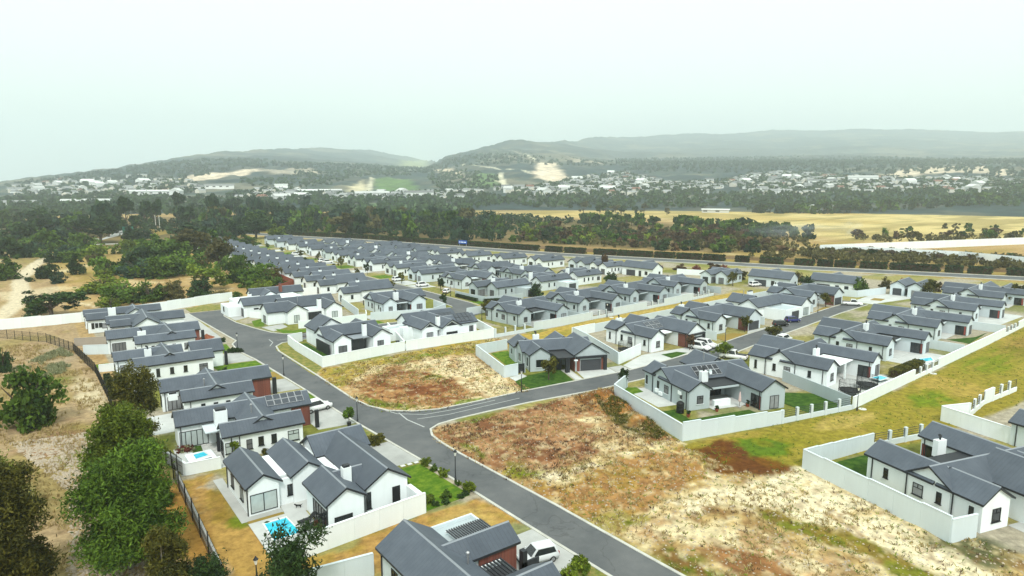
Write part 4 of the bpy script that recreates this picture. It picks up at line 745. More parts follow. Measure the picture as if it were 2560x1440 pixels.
lawn([(69.2, 90.3), (71.2, 95.2), (75.4, 97), (83.2, 96.6), (80.2, 89.0)], 'lawn_deep'); lawn([(76.4, 105), (79.5, 115), (83.6, 114.6), (78.6, 103.4)], 'lawn_green'); paving('driveway', [(85.3, 94.4), (91.7, 91.9), (90.6, 88.4), (82.7, 88.9)], 'paving_pale', .02); paving('path', [(83.2, 96.6), (84.9, 95.8), (82.4, 88.9), (80.6, 89.1)], 'concrete', .01); paving('path', [(71.8, 97.8), (75.3, 98.6), (75, 96.6), (71.4, 95.4)], 'paving_pale', .016); paving('driveway', [(91.8, 91.8), (95, 91.4), (94.6, 88.3), (90.8, 88.4)], 'concrete', .01)
def stones(pts, n, sx, sy, rz):
    e = link(bpy.data.objects.new('stepping_stone_path', None)); tag(e, None, kind='structure')
    for i in range(n):
        t = i / max(n - 1, 1); obj('stepping_stone', boxme(sx, sy, .06, 'slab'), e, (pts[0][0] + (pts[1][0] - pts[0][0]) * t, pts[0][1] + (pts[1][1] - pts[0][1]) * t, .015), R(rz))
stones(((84.0, 95.4), (81.6, 89.5)), 9, 1.2, .45, -20)
stones(((34.2, 74.0), (39.0, 73.8)), 6, .62, .5, 0); stones(((17.9, 97.8), (18.1, 92.6)), 6, .5, .6, 0); stones(((18.5, 97.4), (18.8, 92.2)), 6, .5, .6, 0); stones(((13.2, 93.5), (14.4, 88.6)), 6, .6, .5, 10); stones(((16.6, 97.9), (17.4, 97.6)), 2, .6, .4, 0)
# row on the far side of the cross street
h = house_t('bright white house with trampoline behind its wall and two white cars in front', 107.2, 94.4, 1, 'wall_white', 'garage_frame', 0, (9.8, 16.4, -2.0), 4.9, (4.8, 10.8), (10, 14.2), (7, 13, 10, 15.4), chim=(3.6, 13.0, 5.3)); h.solar('m', '-Y', 5.4, .5, 2, 2, 1.5, 1.1, 'solar_grey'); h.solar('m', '-Y', 8.6, .5, 1, 2, 1.5, 1.1, 'solar_grey')
paving('driveway', [(95.4, 91.2), (104.5, 94.6), (126, 92.5), (126, 89.8), (105, 88.6), (94.8, 88.2)], 'paving_pale', .004); lawn([(108.2, 92.4), (112.8, 92.0), (114, 90), (107.6, 88.9)], 'lawn_deep', .016)
h = house_t('grey-white house with brown brick pier and dry front lawn', 133.1, 97.2, 0, 'wall_pale', 'garage', 0, (9.9, 16.2, -2.2), 4.9, (4.8, 10.8), (10, 14.2), (7, 13, 10, 16), chim=(3.4, 13.2, 5.3))
lawn([(129.6, 91.6), (131.4, 95.9), (138.4, 96), (140.6, 93.2)], 'lawn_dry'); paving('driveway', [(141, 93.6), (143.6, 95.2), (152, 95), (152, 94.6)], 'paving_pale')
h = House('white house with flat garage block beside the dark and blue cars', 158, 98.5, 2, 'wall_white', 0)
h.wing('m', 'X', 0, 17, 3.4, 9.6); h.wing('b', 'Y', 12.2, 18.2, -2.2, 8); h.wing('k', 'Y', 3, 9.5, 8, 15.5); h.flat(3.4, 12.0, -2.6, 5, 3.1, 'wall_grey'); h.win(-2.6, '-Y', 8.4, .02, 3.6, 2.3, 'garage'); h.win('b', '-Y', 15.3, .3, 2.6, 2.1, 'n3', 'glass_pale'); h.win('b', '-X', -.4, .3, 1.2, 2.1, 'fix', 'glass_pale'); h.chimney(8.6, 11.4, 5.9, 2.0, .7, False); h.vent(5.6, 11.5, 4.8, 6.4)
lawn([(171, 97), (176.8, 98), (176, 97.2), (165, 96.2)], 'lawn_green'); paving('driveway', [(153, 95.2), (161, 96.4), (170, 97.0), (165, 96.0), (153, 94.6)], 'paving_pale')
h = house_t('pale house at the end of the cross street with dry front lawn', 184.9, 102.4, 2, 'wall_pale', 'garage', 1, (9.9, 16.2, -2.2), 4.9, (4.8, 10.8), (10, 14.2), (7, 13, 10, 16), chim=(3.4, 13.2, 5.3)); lawn([(180, 98.6), (190, 101.2), (193, 100.2), (181, 98.0)], 'lawn_dry')
# row with gardens onto the greenbelt
h = house_t('grey house with ten black solar panels, water tank and covered patio', 83.5, 65.4, -16, 'wall_grey', 'garden', 0, (11, 16.4, -4.0), 4.7, (5.1, 11.1), (10, 14), (9.5, 16.2, 9.5, 16.4), chim=None)
h.solar('m', '-Y', 5.6, .55, 5, 2, 1.0, 1.12); h.chimney(6.2, 4.6, 4.9, 1.3, .8); h.vent(10.6, 10.6, 4.9, 6.2); h.box('patio_bar', 5.4, 8.6, .4, 1.1, .06, 1.05, 'wall_white')
obj('satellite_dish', cached('dish', lambda: MB().lathe([(.05, 0), (.34, .1), (.46, .2), (.43, .2), (.32, .13), (.02, .04)], 14).tube([(0, 0, -.5), (0, 0, .1)], .03, 6).me('satellite_dish', 'wall_pale')), h.o, (6.9, 4.0, 4.9)).rotation_euler = (R(75), 0, R(20))
ac = cached('ac', lambda: MB().box(-.45, .45, -.32, 0, 0, .62, 0).lathe([(.24, 0), (.24, .02)], 12, 1).me('air_conditioner', ['wall_white', 'trim']))
for yy, zz in ((9.4, .5), (2.6, 2.1), (8.2, .3)): obj('air_conditioner', boxme(.85, .34, .6, 'wall_white'), h.o, (.2, yy, zz), R(-90))
lawn([(80.3, 67.9), (82.6, 67.4), (80.9, 62.9), (92.3, 60.2), (91.2, 55.2), (73.7, 59.2), (78.9, 62.4)], 'lawn_deep'); paving('paving', [loc2(h.o, *p) for p in ((-3.2, 3.6), (.4, 3.6), (.4, 13.6), (-3.4, 13.6))], 'paving_pale'); lawn([(100, 60), (105.2, 61.8), (110.3, 57), (106, 51.4), (98.6, 53.4)], 'lawn_deep'); lawn([(78.9, 77.4), (84.6, 80.6), (86.6, 79.4), (85.6, 76.8)], 'lawn_green')
h = house_t('bright white house with blue splash pool and trampolines on its patio', 113.3, 58.6, 5, 'wall_white', 'garden', 0, patio=False, chim=(8.4, 5.9, 4.9)); h.box('patio_roof', 4.8, 12.2, .4, 6.3, 3.0, 3.12, 'wall_white'); h.box('patio_wall', 8.4, 8.7, .3, .6, 0, 3, 'wall_white')
paving('paving', [loc2(h.o, *p) for p in ((-2, -4.6), (17, -6.2), (17, 6), (-2, 6))], 'paving_pale', .003)
h = house_t('pale house with paved pool terrace and a dark fence beside it', 140.8, 60.8, 5, 'wall_pale', 'garden', 0); paving('paving', [loc2(h.o, *p) for p in ((1, -6.5), (15, -7), (15, 4), (1, 4))], 'paving_pale', .003); h.solar('m', '-Y', 4.2, .5, 3, 2, 1.05, 1.0, 'solar_grey', .05, 'trim')
h = house_t('pale house with garden railing and a small turquoise ball on its lawn', 168.4, 62.3, 5, 'wall_pale', 'garden', 1); lawn([(173, 61.8), (181.4, 58.8), (189.6, 59), (172.6, 57)], 'lawn_deep')
h = house_t('unfinished pale house with sandy back yard at the end of the garden row', 199, 65.1, 5, 'wall_pale', 'garden', 1); paving('paving', [(199, 60.4), (222, 61), (222, 66), (199, 66)], 'paving_pale', .002)
h = house_t('pale house closing the garden row at the frame edge', 228, 68, 6, 'wall_pale', 'garden', 1)
# grey row behind the grass strip
for i, (x, y, lb) in enumerate(((100.3, 132.4, 'grey house at the street bend, first of the row behind the grass strip'), (123.5, 135.3, 'second grey house from the street bend in the row behind the grass strip'), (145.6, 136.9, 'third grey house from the street bend in the row behind the grass strip'), (168.8, 139.7, 'fourth grey house from the street bend in the row behind the grass strip'))):
    h = house_t(lb, x, y, 6, 'wall_grey', 'garden', 0 if i < 2 else 1, (10.5, 15.4, -3.2), 4.8, (4.9, 11.3), (10.2, 13.9), (6.2, 12.6, 9.5, 16.5), chim=(6.0, 6.6, 5.35)); paving('paving', [loc2(h.o, *p) for p in ((-1.5, -2), (16.5, -4.4), (16.5, 5), (-1.5, 5))], 'paving', .003)
# big house across the greenbelt and its neighbour
h = house_t('large white house behind the stepped white wall on the south side of the greenbelt', 77.2, 22.7, -15.5, 'wall_white', 'garden', 0, (11.8, 16.9, -2.0), 4.9, (5.5, 11.2), (9.2, 14.5), (6.5, 14.6, 8.6, 15.8), 14.5, (9.6, 2.6, 4.7), patio=False)
h.win('c', '+Y', 2.7, .9, 1.3, 1.5, 'tee', 'glass_dark'); h.box('patio_roof', 4.8, 12, 3.4, 6, 3.0, 3.12, 'trim'); h.win('g', '+Y', 9.4, .02, 4.6, 2.3, 'garage'); lawn([(79.2, 42), (89, 40), (90, 36.5), (82, 34), (80.4, 35)], 'lawn_deep'); paving('driveway', [loc2(h.o, *p) for p in ((5, -7), (15, -7), (15, .4), (5, .4))], 'concrete')
h = house_t('white house half out of frame beside the sandy walled yard', 105.6, 16.0, -12, 'wall_pale', 'garden', 0, (11.8, 16.9, -2.0), 4.9, (5.5, 11.2), (9.2, 14.5), (6.5, 14.6, 8.6, 15.8), 14.5, (9.6, 2.6, 4.7))

# ---------------------------------------------------------------- the rows beyond
ORD = ['first', 'second', 'third', 'fourth', 'fifth', 'sixth', 'seventh', 'eighth', 'ninth', 'tenth', 'eleventh', 'twelfth', 'thirteenth', 'fourteenth', 'fifteenth', 'sixteenth', 'seventeenth', 'eighteenth', 'nineteenth', 'twentieth']
ORD += ['twenty ' + k for k in ORD[:9]] + ['thirtieth'] + ['thirty ' + k for k in ORD[:9]] + ['fortieth'] + ['forty ' + k for k in ORD[:9]]
for i, y in enumerate([192, 211.6, 224.4, 237.2, 250, 262.8, 275.6, 288.4, 301.2, 314, 326.8, 339.6, 352.4, 365.2, 378, 390.8, 403.6, 416.4, 429.2]):
    house_s(f'{ORD[i]} house, counted from the red wall end, of the tight west terrace', 77.8 if i < 4 else 78.6, y, 0, 'wall_white', 1 if i < 4 else 2)
for i, (x, y) in enumerate([(118, 215.8), (118.4, 236.6), (117.4, 256.4), (118.2, 275.6), (118.6, 295), (119, 313.6), (118.6, 332), (118.4, 350), (119, 369), (119, 390), (119.6, 410)]):
    wl = rnd.choice(['wall_white', 'wall_pale']); L_ = 15 + rnd.uniform(-1, 3); h = house_l(f'{ORD[i]} house along the east kerb of the second street, gable ends to the kerb', x, y, rnd.uniform(-1, 2), wl, 1 if i < 3 else 2, A=(rnd.uniform(0, 2), L_ + 2, 6.6, 11.8), B=(0, L_, 0, rnd.choice([4.6, 5.2])), C=(rnd.uniform(4, 7), rnd.uniform(10, 12), 1.5, 13), brick=i % 3 == 0)
    if i % 2: h.chimney(rnd.uniform(3, 6), 5.6, 5.6, 1, .7, False)
    (lawn if i % 2 else paving)(*((([(110.8, y - 1), (117, y - 1), (117, y + 8), (110.8, y + 8)], 'lawn_green') if i % 2 else ('driveway', [(110.6, y - 1), (117, y - 1), (117, y + 9), (110.6, y + 9)], 'paving_pale'))))
for i, (x, y, wl, gr) in enumerate([(121.4, 193.5, 'wall_pale', 1), (146.8, 193, 'wall_grey', 1), (144.5, 211.5, 'wall_pale', 2), (139.5, 230.5, 'wall_white', 2), (138, 249, 'wall_white', 2), (138, 268, 'wall_white', 2), (139, 287, 'wall_pale', 2), (139, 305, 'wall_white', 2), (139.5, 324, 'wall_white', 2), (140, 343, 'wall_white', 2), (140, 362, 'wall_white', 2)]):
    house_t(f'{ORD[i]} house of the inner row, counted from the grey walled corner plot', x, y, rnd.uniform(2, 6), wl, rnd.choice(['garden', 'garage']), gr, (9.5, 15.2, -1.8), 4.8, (4.9, 10.6), (9.6, 13.4), (6, 12, 9, 14.5), chim=(6, 6.4, 5.5) if i % 2 else None)
for i, (x, y) in enumerate([(188, 203), (180, 221), (172, 239), (165, 257), (160.5, 275), (158.5, 294), (157.5, 313), (156.5, 331)]):
    house_l(f'{ORD[i]} house of the outer row backing onto the highway hedges', x, y, rnd.uniform(0, 5), rnd.choice(['wall_white', 'wall_pale', 'wall_white']), 2, A=(1, 15, 6.4, 11.4), B=(0, 14, 0, 5.0), C=(5, 10, 1.5, 12.5), brick=i % 2 == 0)
h = house_l('grey corner house behind the ivy planted wall of the second street', 121, 171.8, 5, 'wall_grey', 0, A=(-3.4, 12, 5.8, 10.8), B=(0, 15, 0, 5.4), C=(6, 11, 2, 12)); h.chimney(3.2, 5.6, 5.6, 1.3, .7); h.flat(8.5, 14, -4.6, .2, 2.8, 'wall_grey'); h.win(-4.6, '-Y', 11.2, .02, 3.4, 2.2, 'garage')
h = house_l('pale house with white chimney next to the grey corner house', 141, 174, 5, 'wall_pale', 1, A=(1, 15, 6.6, 11.6), B=(0, 15.4, 0, 5.2), C=(5, 10.5, 1.5, 12.4)); h.chimney(1.2, 6.4, 6.0, 1.2, .8, False); h.flat(8, 14, -4.4, .2, 2.8, 'wall_pale'); h.win(-4.4, '-Y', 11, .02, 3.4, 2.2, 'garage')
h = house_l('white house with a dark leafy bush at its garage', 160, 176.3, 5, 'wall_white', 1, A=(1, 14, 6.6, 11.6), B=(0, 13.6, 0, 5.2), C=(4.6, 10, 1.5, 12.4)); h.chimney(1.0, 6.2, 5.8, 1.3, .8, False)
h = house_l('pale house with maroon blinds beside the wide white garage house', 188.5, 190.4, 4, 'wall_white', 1, A=(1, 13, 6.4, 11), B=(0, 12, 0, 5), C=(4, 9, 1.5, 12))
def house_o(label, x, y, rot, wall, gar='garage'):
    h = House(label, x, y, rot, wall, 1); h.wing('y', 'Y', 0, 7.2, 0, 15.8, EV + .1); h.wing('x', 'X', 4, 14.5, 7.6, 13.8)
    h.win('y', '-X', 11, .02, 4.4, 2.3, 'garage'); h.win('y', '-X', 3.4, .9, 1.3, 1.4, 'tee'); h.win('y', '-Y', 4.8, .8, 1.1, 1.4, 'bar'); h.win('y', '-X', 6.4, .1, 1.2, 2.2, 'fix'); h.box('brick_panel', 7.0, 8.2, 1.2, 2.0, 0, 4.2, 'brick')
    return h
h = house_o('white house with a huge dark garage door near the highway hedges', 196.6, 173.6, 5, 'wall_white')
house_l('pale house with a maroon front door at the quiet end of the grey row', 203.5, 145.4, 8, 'wall_pale', 1, A=(0, 13, 5.6, 10.4), B=(1.6, 14, 0, 5), C=(8, 13, 1, 11), brick=False)
house_o('pale house with a white car under its dark carport', 213.6, 126, 8, 'wall_pale'); house_o('white house with a round bush in front of its long roof', 221.6, 107, 8, 'wall_white')
h = house_l('pale house with timber garage door behind the wide paved court', 230, 90, 8, 'wall_pale', 1, A=(1.5, 14, 5.6, 10.6), B=(0, 13, 0, 5), C=None, brick=False); h.win('A', '-X', 8.1, .02, 2.6, 2.2, 'garage', name='garage_door')
h = house_l('pale house with timber garage door at the end of the outer row', 242, 70, 8, 'wall_pale', 1, A=(1.5, 14, 5.6, 10.6), B=(0, 13, 0, 5), C=None, brick=False); h.win('A', '-X', 8.1, .02, 2.6, 2.2, 'garage', name='garage_door')
paving('paving', [(207, 101), (228, 104), (233, 97), (231, 92), (207, 95)], 'paving_pale', .001); lawn([(214, 99), (219, 100), (220, 97), (215, 96)], 'lawn_dry')
lawn([(98, 124), (104, 125.5), (102, 148), (97, 150)], 'lawn_mixed', .008); lawn([(110.6, 158), (120.6, 162), (120.6, 172), (110.8, 172)], 'lawn_green'); lawn([(110.8, 172), (117, 172), (117, 205), (110.6, 205)], 'lawn_mixed'); paving('driveway', [(110.6, 205), (117.8, 205), (117.8, 213), (110.4, 213)], 'paving_pale', .014)
lawn([(96.5, 215), (102.6, 215), (102.6, 300), (96.5, 300)], 'lawn_mixed'); paving('pavement', [(96.6, 300), (102.8, 300), (103, 455), (96.6, 455)], 'concrete')
# ---------------------------------------------------------------- boundary walls and fences
def bwall(label, pts, h=2.2, mt='wall_white', rails=(), lod=0, hs=None, panel=3.0, base=-.4):
    """rails: (segment, from, to) fractions built as low wall, piers and dark railing"""
    o = thing('boundary_wall', label, 'wall', (*pts[0], 0), 0, 'boundary walls'); o['kind'] = 'thing'; ox, oy = pts[0]
    for i in range(len(pts) - 1):
        (x0, y0), (x1, y1) = pts[i], pts[i + 1]; L = math.hypot(x1 - x0, y1 - y0); a = math.atan2(y1 - y0, x1 - x0); n = max(1, round(L / panel)); step = L / n
        ux, uy = math.cos(a), math.sin(a)
        for j in range(n):
            m_ = (j + .5) / n; hh = round(hs(i, m_) if hs else h, 2); rail = any(r[0] == i and r[1] <= m_ <= r[2] for r in rails); d = (j + .5) * step
            px, py = x0 + ux * d - ox, y0 + uy * d - oy; low = .75 if rail else hh
            obj('panel', boxme(step - .015, .2, low - base, mt), o, (px, py, base), a)
            if not rail and lod == 0: obj('coping', boxme(step - .02, .27, .07, mt), o, (px, py, hh + .003), a)
            if rail:
                obj('pier', boxme(.42, .36, hh + .05 - base, mt), o, (px - ux * step / 2, py - uy * step / 2, base), a)
                def mk():
                    b_ = MB(); w_ = step / 2 - .25
                    for k in range(4 if lod == 0 else 3): z = .2 + k * (hh - 1.1) / 3; b_.box(-w_, w_, -.025, .025, z, z + .05)
                    b_.box(-w_, -w_ + .05, -.03, .03, 0, hh - .85); b_.box(w_ - .05, w_, -.03, .03, 0, hh - .85)
                    return b_.me('railing', 'trim')
                obj('railing', cached(('railing', round(step, 1), hh, lod), mk), o, (px, py, .76), a)
        obj('core', boxme(L + .1, .12, (min(hs(i, .05), hs(i, .5), hs(i, .95)) if hs else h) * (0.33 if any(r[0] == i for r in rails) else .97) - base, mt), o, ((x0 + x1) / 2 - ox, (y0 + y1) / 2 - oy, base + .003), a)
    return o
bwall('white garden wall in front of the house with the big pool', [(19.0, 60.3), (33.4, 61.3)], 2.3, panel=2.9); bwall('grey garden wall running from the bare tree to the bottom house', [(12.8, 55.2), (23.6, 53.6)], 2.2, 'wall_pale'); bwall('white retaining wall beside the small covered spa', [(12.2, 95.6), (14.0, 87.6), (18, 87.2)], 1.5)
bwall('white wall between the bare strip and the dry yard', [(12.8, 87.0), (12.2, 62)], 1.1, 'slab', lod=1); bwall('low white wall dividing the hedge garden from the square lawn', [(9.9, 148.4), (12.6, 147.8)], 1.4); bwall('grey side wall of the square lawn', [(8.6, 166), (13.5, 163.4)], 2, 'wall_pale')
bwall('taupe side wall beside the sandy yard', [(7.6, 176.5), (14, 174.2)], 1.7, 'wall_taupe'); bwall('long white boundary wall along the veld', [(-60, 214), (-6.3, 207.5), (11, 206.9), (32.5, 212.2), (52, 219)], 2.6, 'wall_white', lod=1, panel=4, hs=lambda i, t: 2.6 + .12 * ((int(t * 14)) % 2))
bwall('brown red retaining wall at the end of the terrace', [(62, 219), (77.8, 238), (79.6, 282)], 2.2, 'terracotta', lod=1, panel=4); bwall('white wall behind the terrace end', [(63.6, 216), (77.6, 214)], 2.4, lod=1)
bwall('white patio wall around the corner lawn house', [(54.6, 164.8), (59, 163.4), (72.4, 163.2), (74.6, 168.6)], 2.0, lod=1); bwall('curved pale wall of the house at the street bend', [(73.6, 163.2), (90, 158.6), (96.5, 162.5), (96.8, 170)], 2.2, 'wall_pale', lod=1); bwall('white yard wall at the cul-de-sac', [(48.6, 186.9), (52.2, 180.5)], 1.6, lod=1); bwall('pale wall dividing the two houses by the street bend', [(72.8, 169.5), (76.4, 190)], 2.2, 'wall_pale', lod=1)
bwall('white wall wrapping the house with dark patio doors', [(50.6, 150.6), (47.0, 149.6), (46.4, 143), (46.2, 126.0), (65.6, 128.3), (71.6, 149)], 2.05); bwall('white wall in front of the house with gable louvres', [(65.9, 128.1), (88.6, 127.0), (92, 141)], 2.15)
bwall('pale garden wall with railings along the grass strip', [(88.9, 126.8), (110, 127.6), (134, 129.8), (157, 131.4), (182, 134.2)], 2.1, 'wall_pale', rails=((0, 0, .62), (1, .55, .92), (2, .5, .9), (3, .5, .95)))
bwall('grey wall around the framed garage house', [(74.2, 98.4), (71.0, 98.4), (76.0, 115.6), (84.4, 115.9)], 2.2, 'wall_pale'); bwall('long grey wall between the framed garage house and its white neighbour', [(95.2, 92.4), (101.6, 108.4), (104, 116)], 2.4, 'wall_pale'); bwall('white front wall of the trampoline yard', [(95.3, 92.3), (104.8, 95.2)], 2.3); bwall('white rear wall beside the grass strip', [(104, 116.4), (112, 117)], 2.2)
bwall('stepped white wall around the solar house with garden railings', [(85.5, 80.6), (79.0, 77.4), (73.0, 57.9), (90.9, 53.5), (106.0, 50.4)], 2.2, 'wall_pale', rails=((3, .1, .98),), hs=lambda i, t: 2.4 if i < 2 else (2.75 - round(t * 6) * .13 if i == 2 else 2.1))
bwall('long pale greenbelt wall from the lamp post towards the far railing', [(106.2, 50.4), (128.5, 51.6), (147, 52.6), (176, 54.2), (206, 56.2), (240, 60)], 1.95, 'wall_white', rails=((1, .22, .78), (3, .45, .8)))
bwall('grey wall between solar house and splash pool house', [(106, 50.8), (111.4, 66)], 2.1, 'wall_grey', lod=1); bwall('dark timber fence wall beside the clipped garden hedge', [(129.6, 57.6), (138.8, 61.5)], 2.2, 'trim', lod=1); bwall('pale wall beside the turquoise ball lawn', [(161, 54), (160.4, 66)], 2, 'wall_pale', lod=1); bwall('pale wall beside the sandy back yard', [(191.6, 56), (190.4, 70)], 2, 'wall_pale', lod=1)
bwall('big white wall stepping down beside the bare near lot', [(101.2, 38.2), (92.2, 40.6), (78.2, 42.8), (73.2, 24.0), (76.6, 22.9)], 2.4, 'wall_pale', rails=((0, 0, 1),), hs=lambda i, t: 2.1 if i == 0 else (2.1 + round(t * 4) * .08 if i == 1 else 2.5 + (round(t * 3) * .1 if i == 2 else 0)))
bwall('long white wall along the sandy yard of the half seen house', [(104.0, 10), (111.8, 39.6), (116.8, 37.6), (126, 38.6), (139, 38)], 2.3, 'wall_white', rails=((2, 0, 1), (3, .3, 1)))
bwall('wall around the grey corner house', [(113.0, 184), (113.0, 174), (114.5, 168.6), (121, 166.4), (128, 167)], 1.7, 'wall_grey', lod=1); bwall('white wall behind the wide garage house', [(214, 176), (222, 160), (216, 148)], 2.2, lod=1); bwall('pale wall beside the paved court', [(212, 118), (216, 104), (231, 102)], 2.2, 'wall_pale', lod=1)
bwall('long white wall across the burnt scrub beyond the highway', [(520, 132), (343.5, 187), (365, 129), (358, 95)], 4.2, lod=1, panel=9)
for i, (x, y0, y1, wn) in enumerate(((128.8, 93.6, 113, 'beside the dry front lawn'), (153.4, 97, 115, 'between the brick pier house and the flat garage'), (180.4, 99, 117, 'behind the far dry lawn'), (203.6, 103, 121, 'at the end of the cross street'))): bwall(f'pale side wall {wn}', [(x, y0), (x - 1.2, y1)], 2.1, 'wall_pale', lod=1)
for i, (x, y0) in enumerate(((118.8, 128.8), (141.4, 130.8), (164, 132.6), (187, 135))): bwall(f'{("first", "second", "third", "fourth")[i]} grey dividing wall of the row behind the grass strip', [(x, y0), (x - 2, y0 + 21)], 2.1, 'wall_grey', lod=1)
bwall('long rear wall behind the grey row', [(98, 153.6), (120, 156), (144, 158), (186, 162)], 2.1, 'wall_pale', lod=1, panel=4); bwall('rear wall of the brick pier house row', [(112, 117), (134, 118.4), (160, 120), (203, 122)], 2.1, 'wall_pale', lod=1, panel=4)
def fence(label, pts, h=2.2, step=2.6):
    o = thing('wire_fence', label, 'fence', (*pts[0], 0)); ox, oy = pts[0]
    pm = cached(('fpost', h), lambda: MB().box(-.05, .05, -.05, .05, -.3, h).me('post', 'black_plastic'))
    for i in range(len(pts) - 1):
        (x0, y0), (x1, y1) = pts[i], pts[i + 1]; L = math.hypot(x1 - x0, y1 - y0); a = math.atan2(y1 - y0, x1 - x0); n = max(1, round(L / step)); s_ = L / n
        def mk():
            b_ = MB()
            for k in range(13): x = -s_ / 2 + s_ * (k + .5) / 13; b_.box(x - .012, x + .012, -.01, .01, .05, h - .1)
            for z in (.1, h / 2, h - .15): b_.box(-s_ / 2 + .05, s_ / 2 - .05, -.015, .015, z, z + .03)
            return b_.me('mesh_panel', 'black_plastic')
        me_ = cached(('fpanel', round(s_, 2), h), mk)
        for j in range(n):
            t = j * s_; obj('post', pm, o, (x0 - ox + math.cos(a) * t, y0 - oy + math.sin(a) * t, 0), a); obj('mesh_panel', me_, o, (x0 - ox + math.cos(a) * (t + s_ / 2), y0 - oy + math.sin(a) * (t + s_ / 2), 0), a)
    return o
fence('black wire security fence along the dirt track and west gardens', [(-14, 199), (-6.2, 196.4), (2.6, 184.4), (7.0, 170), (9.2, 148), (9.4, 130), (9.2, 114)]); fence('black wire fence beside the stepping stones of the spa garden', [(11.9, 96.4), (13.6, 87.4)], 2.4, 1.7); fence('tall black poles and wire along the dry side yard', [(12.5, 87.4), (11.9, 62)], 2.6, 4)
# ---------------------------------------------------------------- street lamps
def lamp_parts(o, h=3.9):
    obj('post', cached(('lpost', h), lambda: MB().tube([(0, 0, -.2), (0, 0, .9), (0, 0, h - .6)], [.085, .07, .05], 8).lathe([(.13, 0), (.13, .5), (.09, .56)], 8).me('post', 'trim')), o)
    obj('lantern', cached(('lant', h), lambda: MB().lathe([(.09, h - .6), (.2, h - .12), (.2, h - .1)], 6).me('lantern', 'lamp_glass')), o); obj('lantern_cap', cached(('lcap', h), lambda: MB().lathe([(.27, h - .1), (.12, h + .08), (.04, h + .22)], 6).me('lantern_cap', 'trim')), o)
for x, y, lb in ((40.2, 66.0, 'street lamp beside the planted strip of the pool house'), (39.0, 92.6, 'street lamp standing near the potted round tree'), (37.9, 124.3, 'street lamp at the dry verge beside the brick ended house'), (36.0, 149.8, 'street lamp among dark shrubs near the upper junction'), (68.3, 89.5, 'street lamp on the lawn corner of the framed garage house'), (106.0, 49.6, 'lamp post against the greenbelt wall beside the splash pool house'), (128.6, 88.6 + 2.4, 'street lamp on the dry lawn by the two white cars'), (180.6, 97.6, 'street lamp on the far dry lawn of the cross street'), (127.5, 128.4, 'lamp post in front of the grey row wall'), (97.6, 145.5, 'street lamp on the round grass island at the bend'), (111.2, 184, 'lamp post beside the ivy wall'), (14.6, 59.2, 'short white headed garden lamp in the dry yard')):
    o = thing('street_lamp', lb, 'street lamp', (x, y, 0), 0, 'black lantern street lamps'); lamp_parts(o, 3.9 if x > 20 else 2.2)
for x, y, lb in ((107.4, 49.4, 'round concrete manhole rim beside the lamp post'), (139.2, 51.4, 'round concrete manhole rim farther along the greenbelt wall'), (128.4, 127.6, 'round concrete manhole rim in the grass strip')): tag(manhole(x, y, 0), lb, 'manhole')
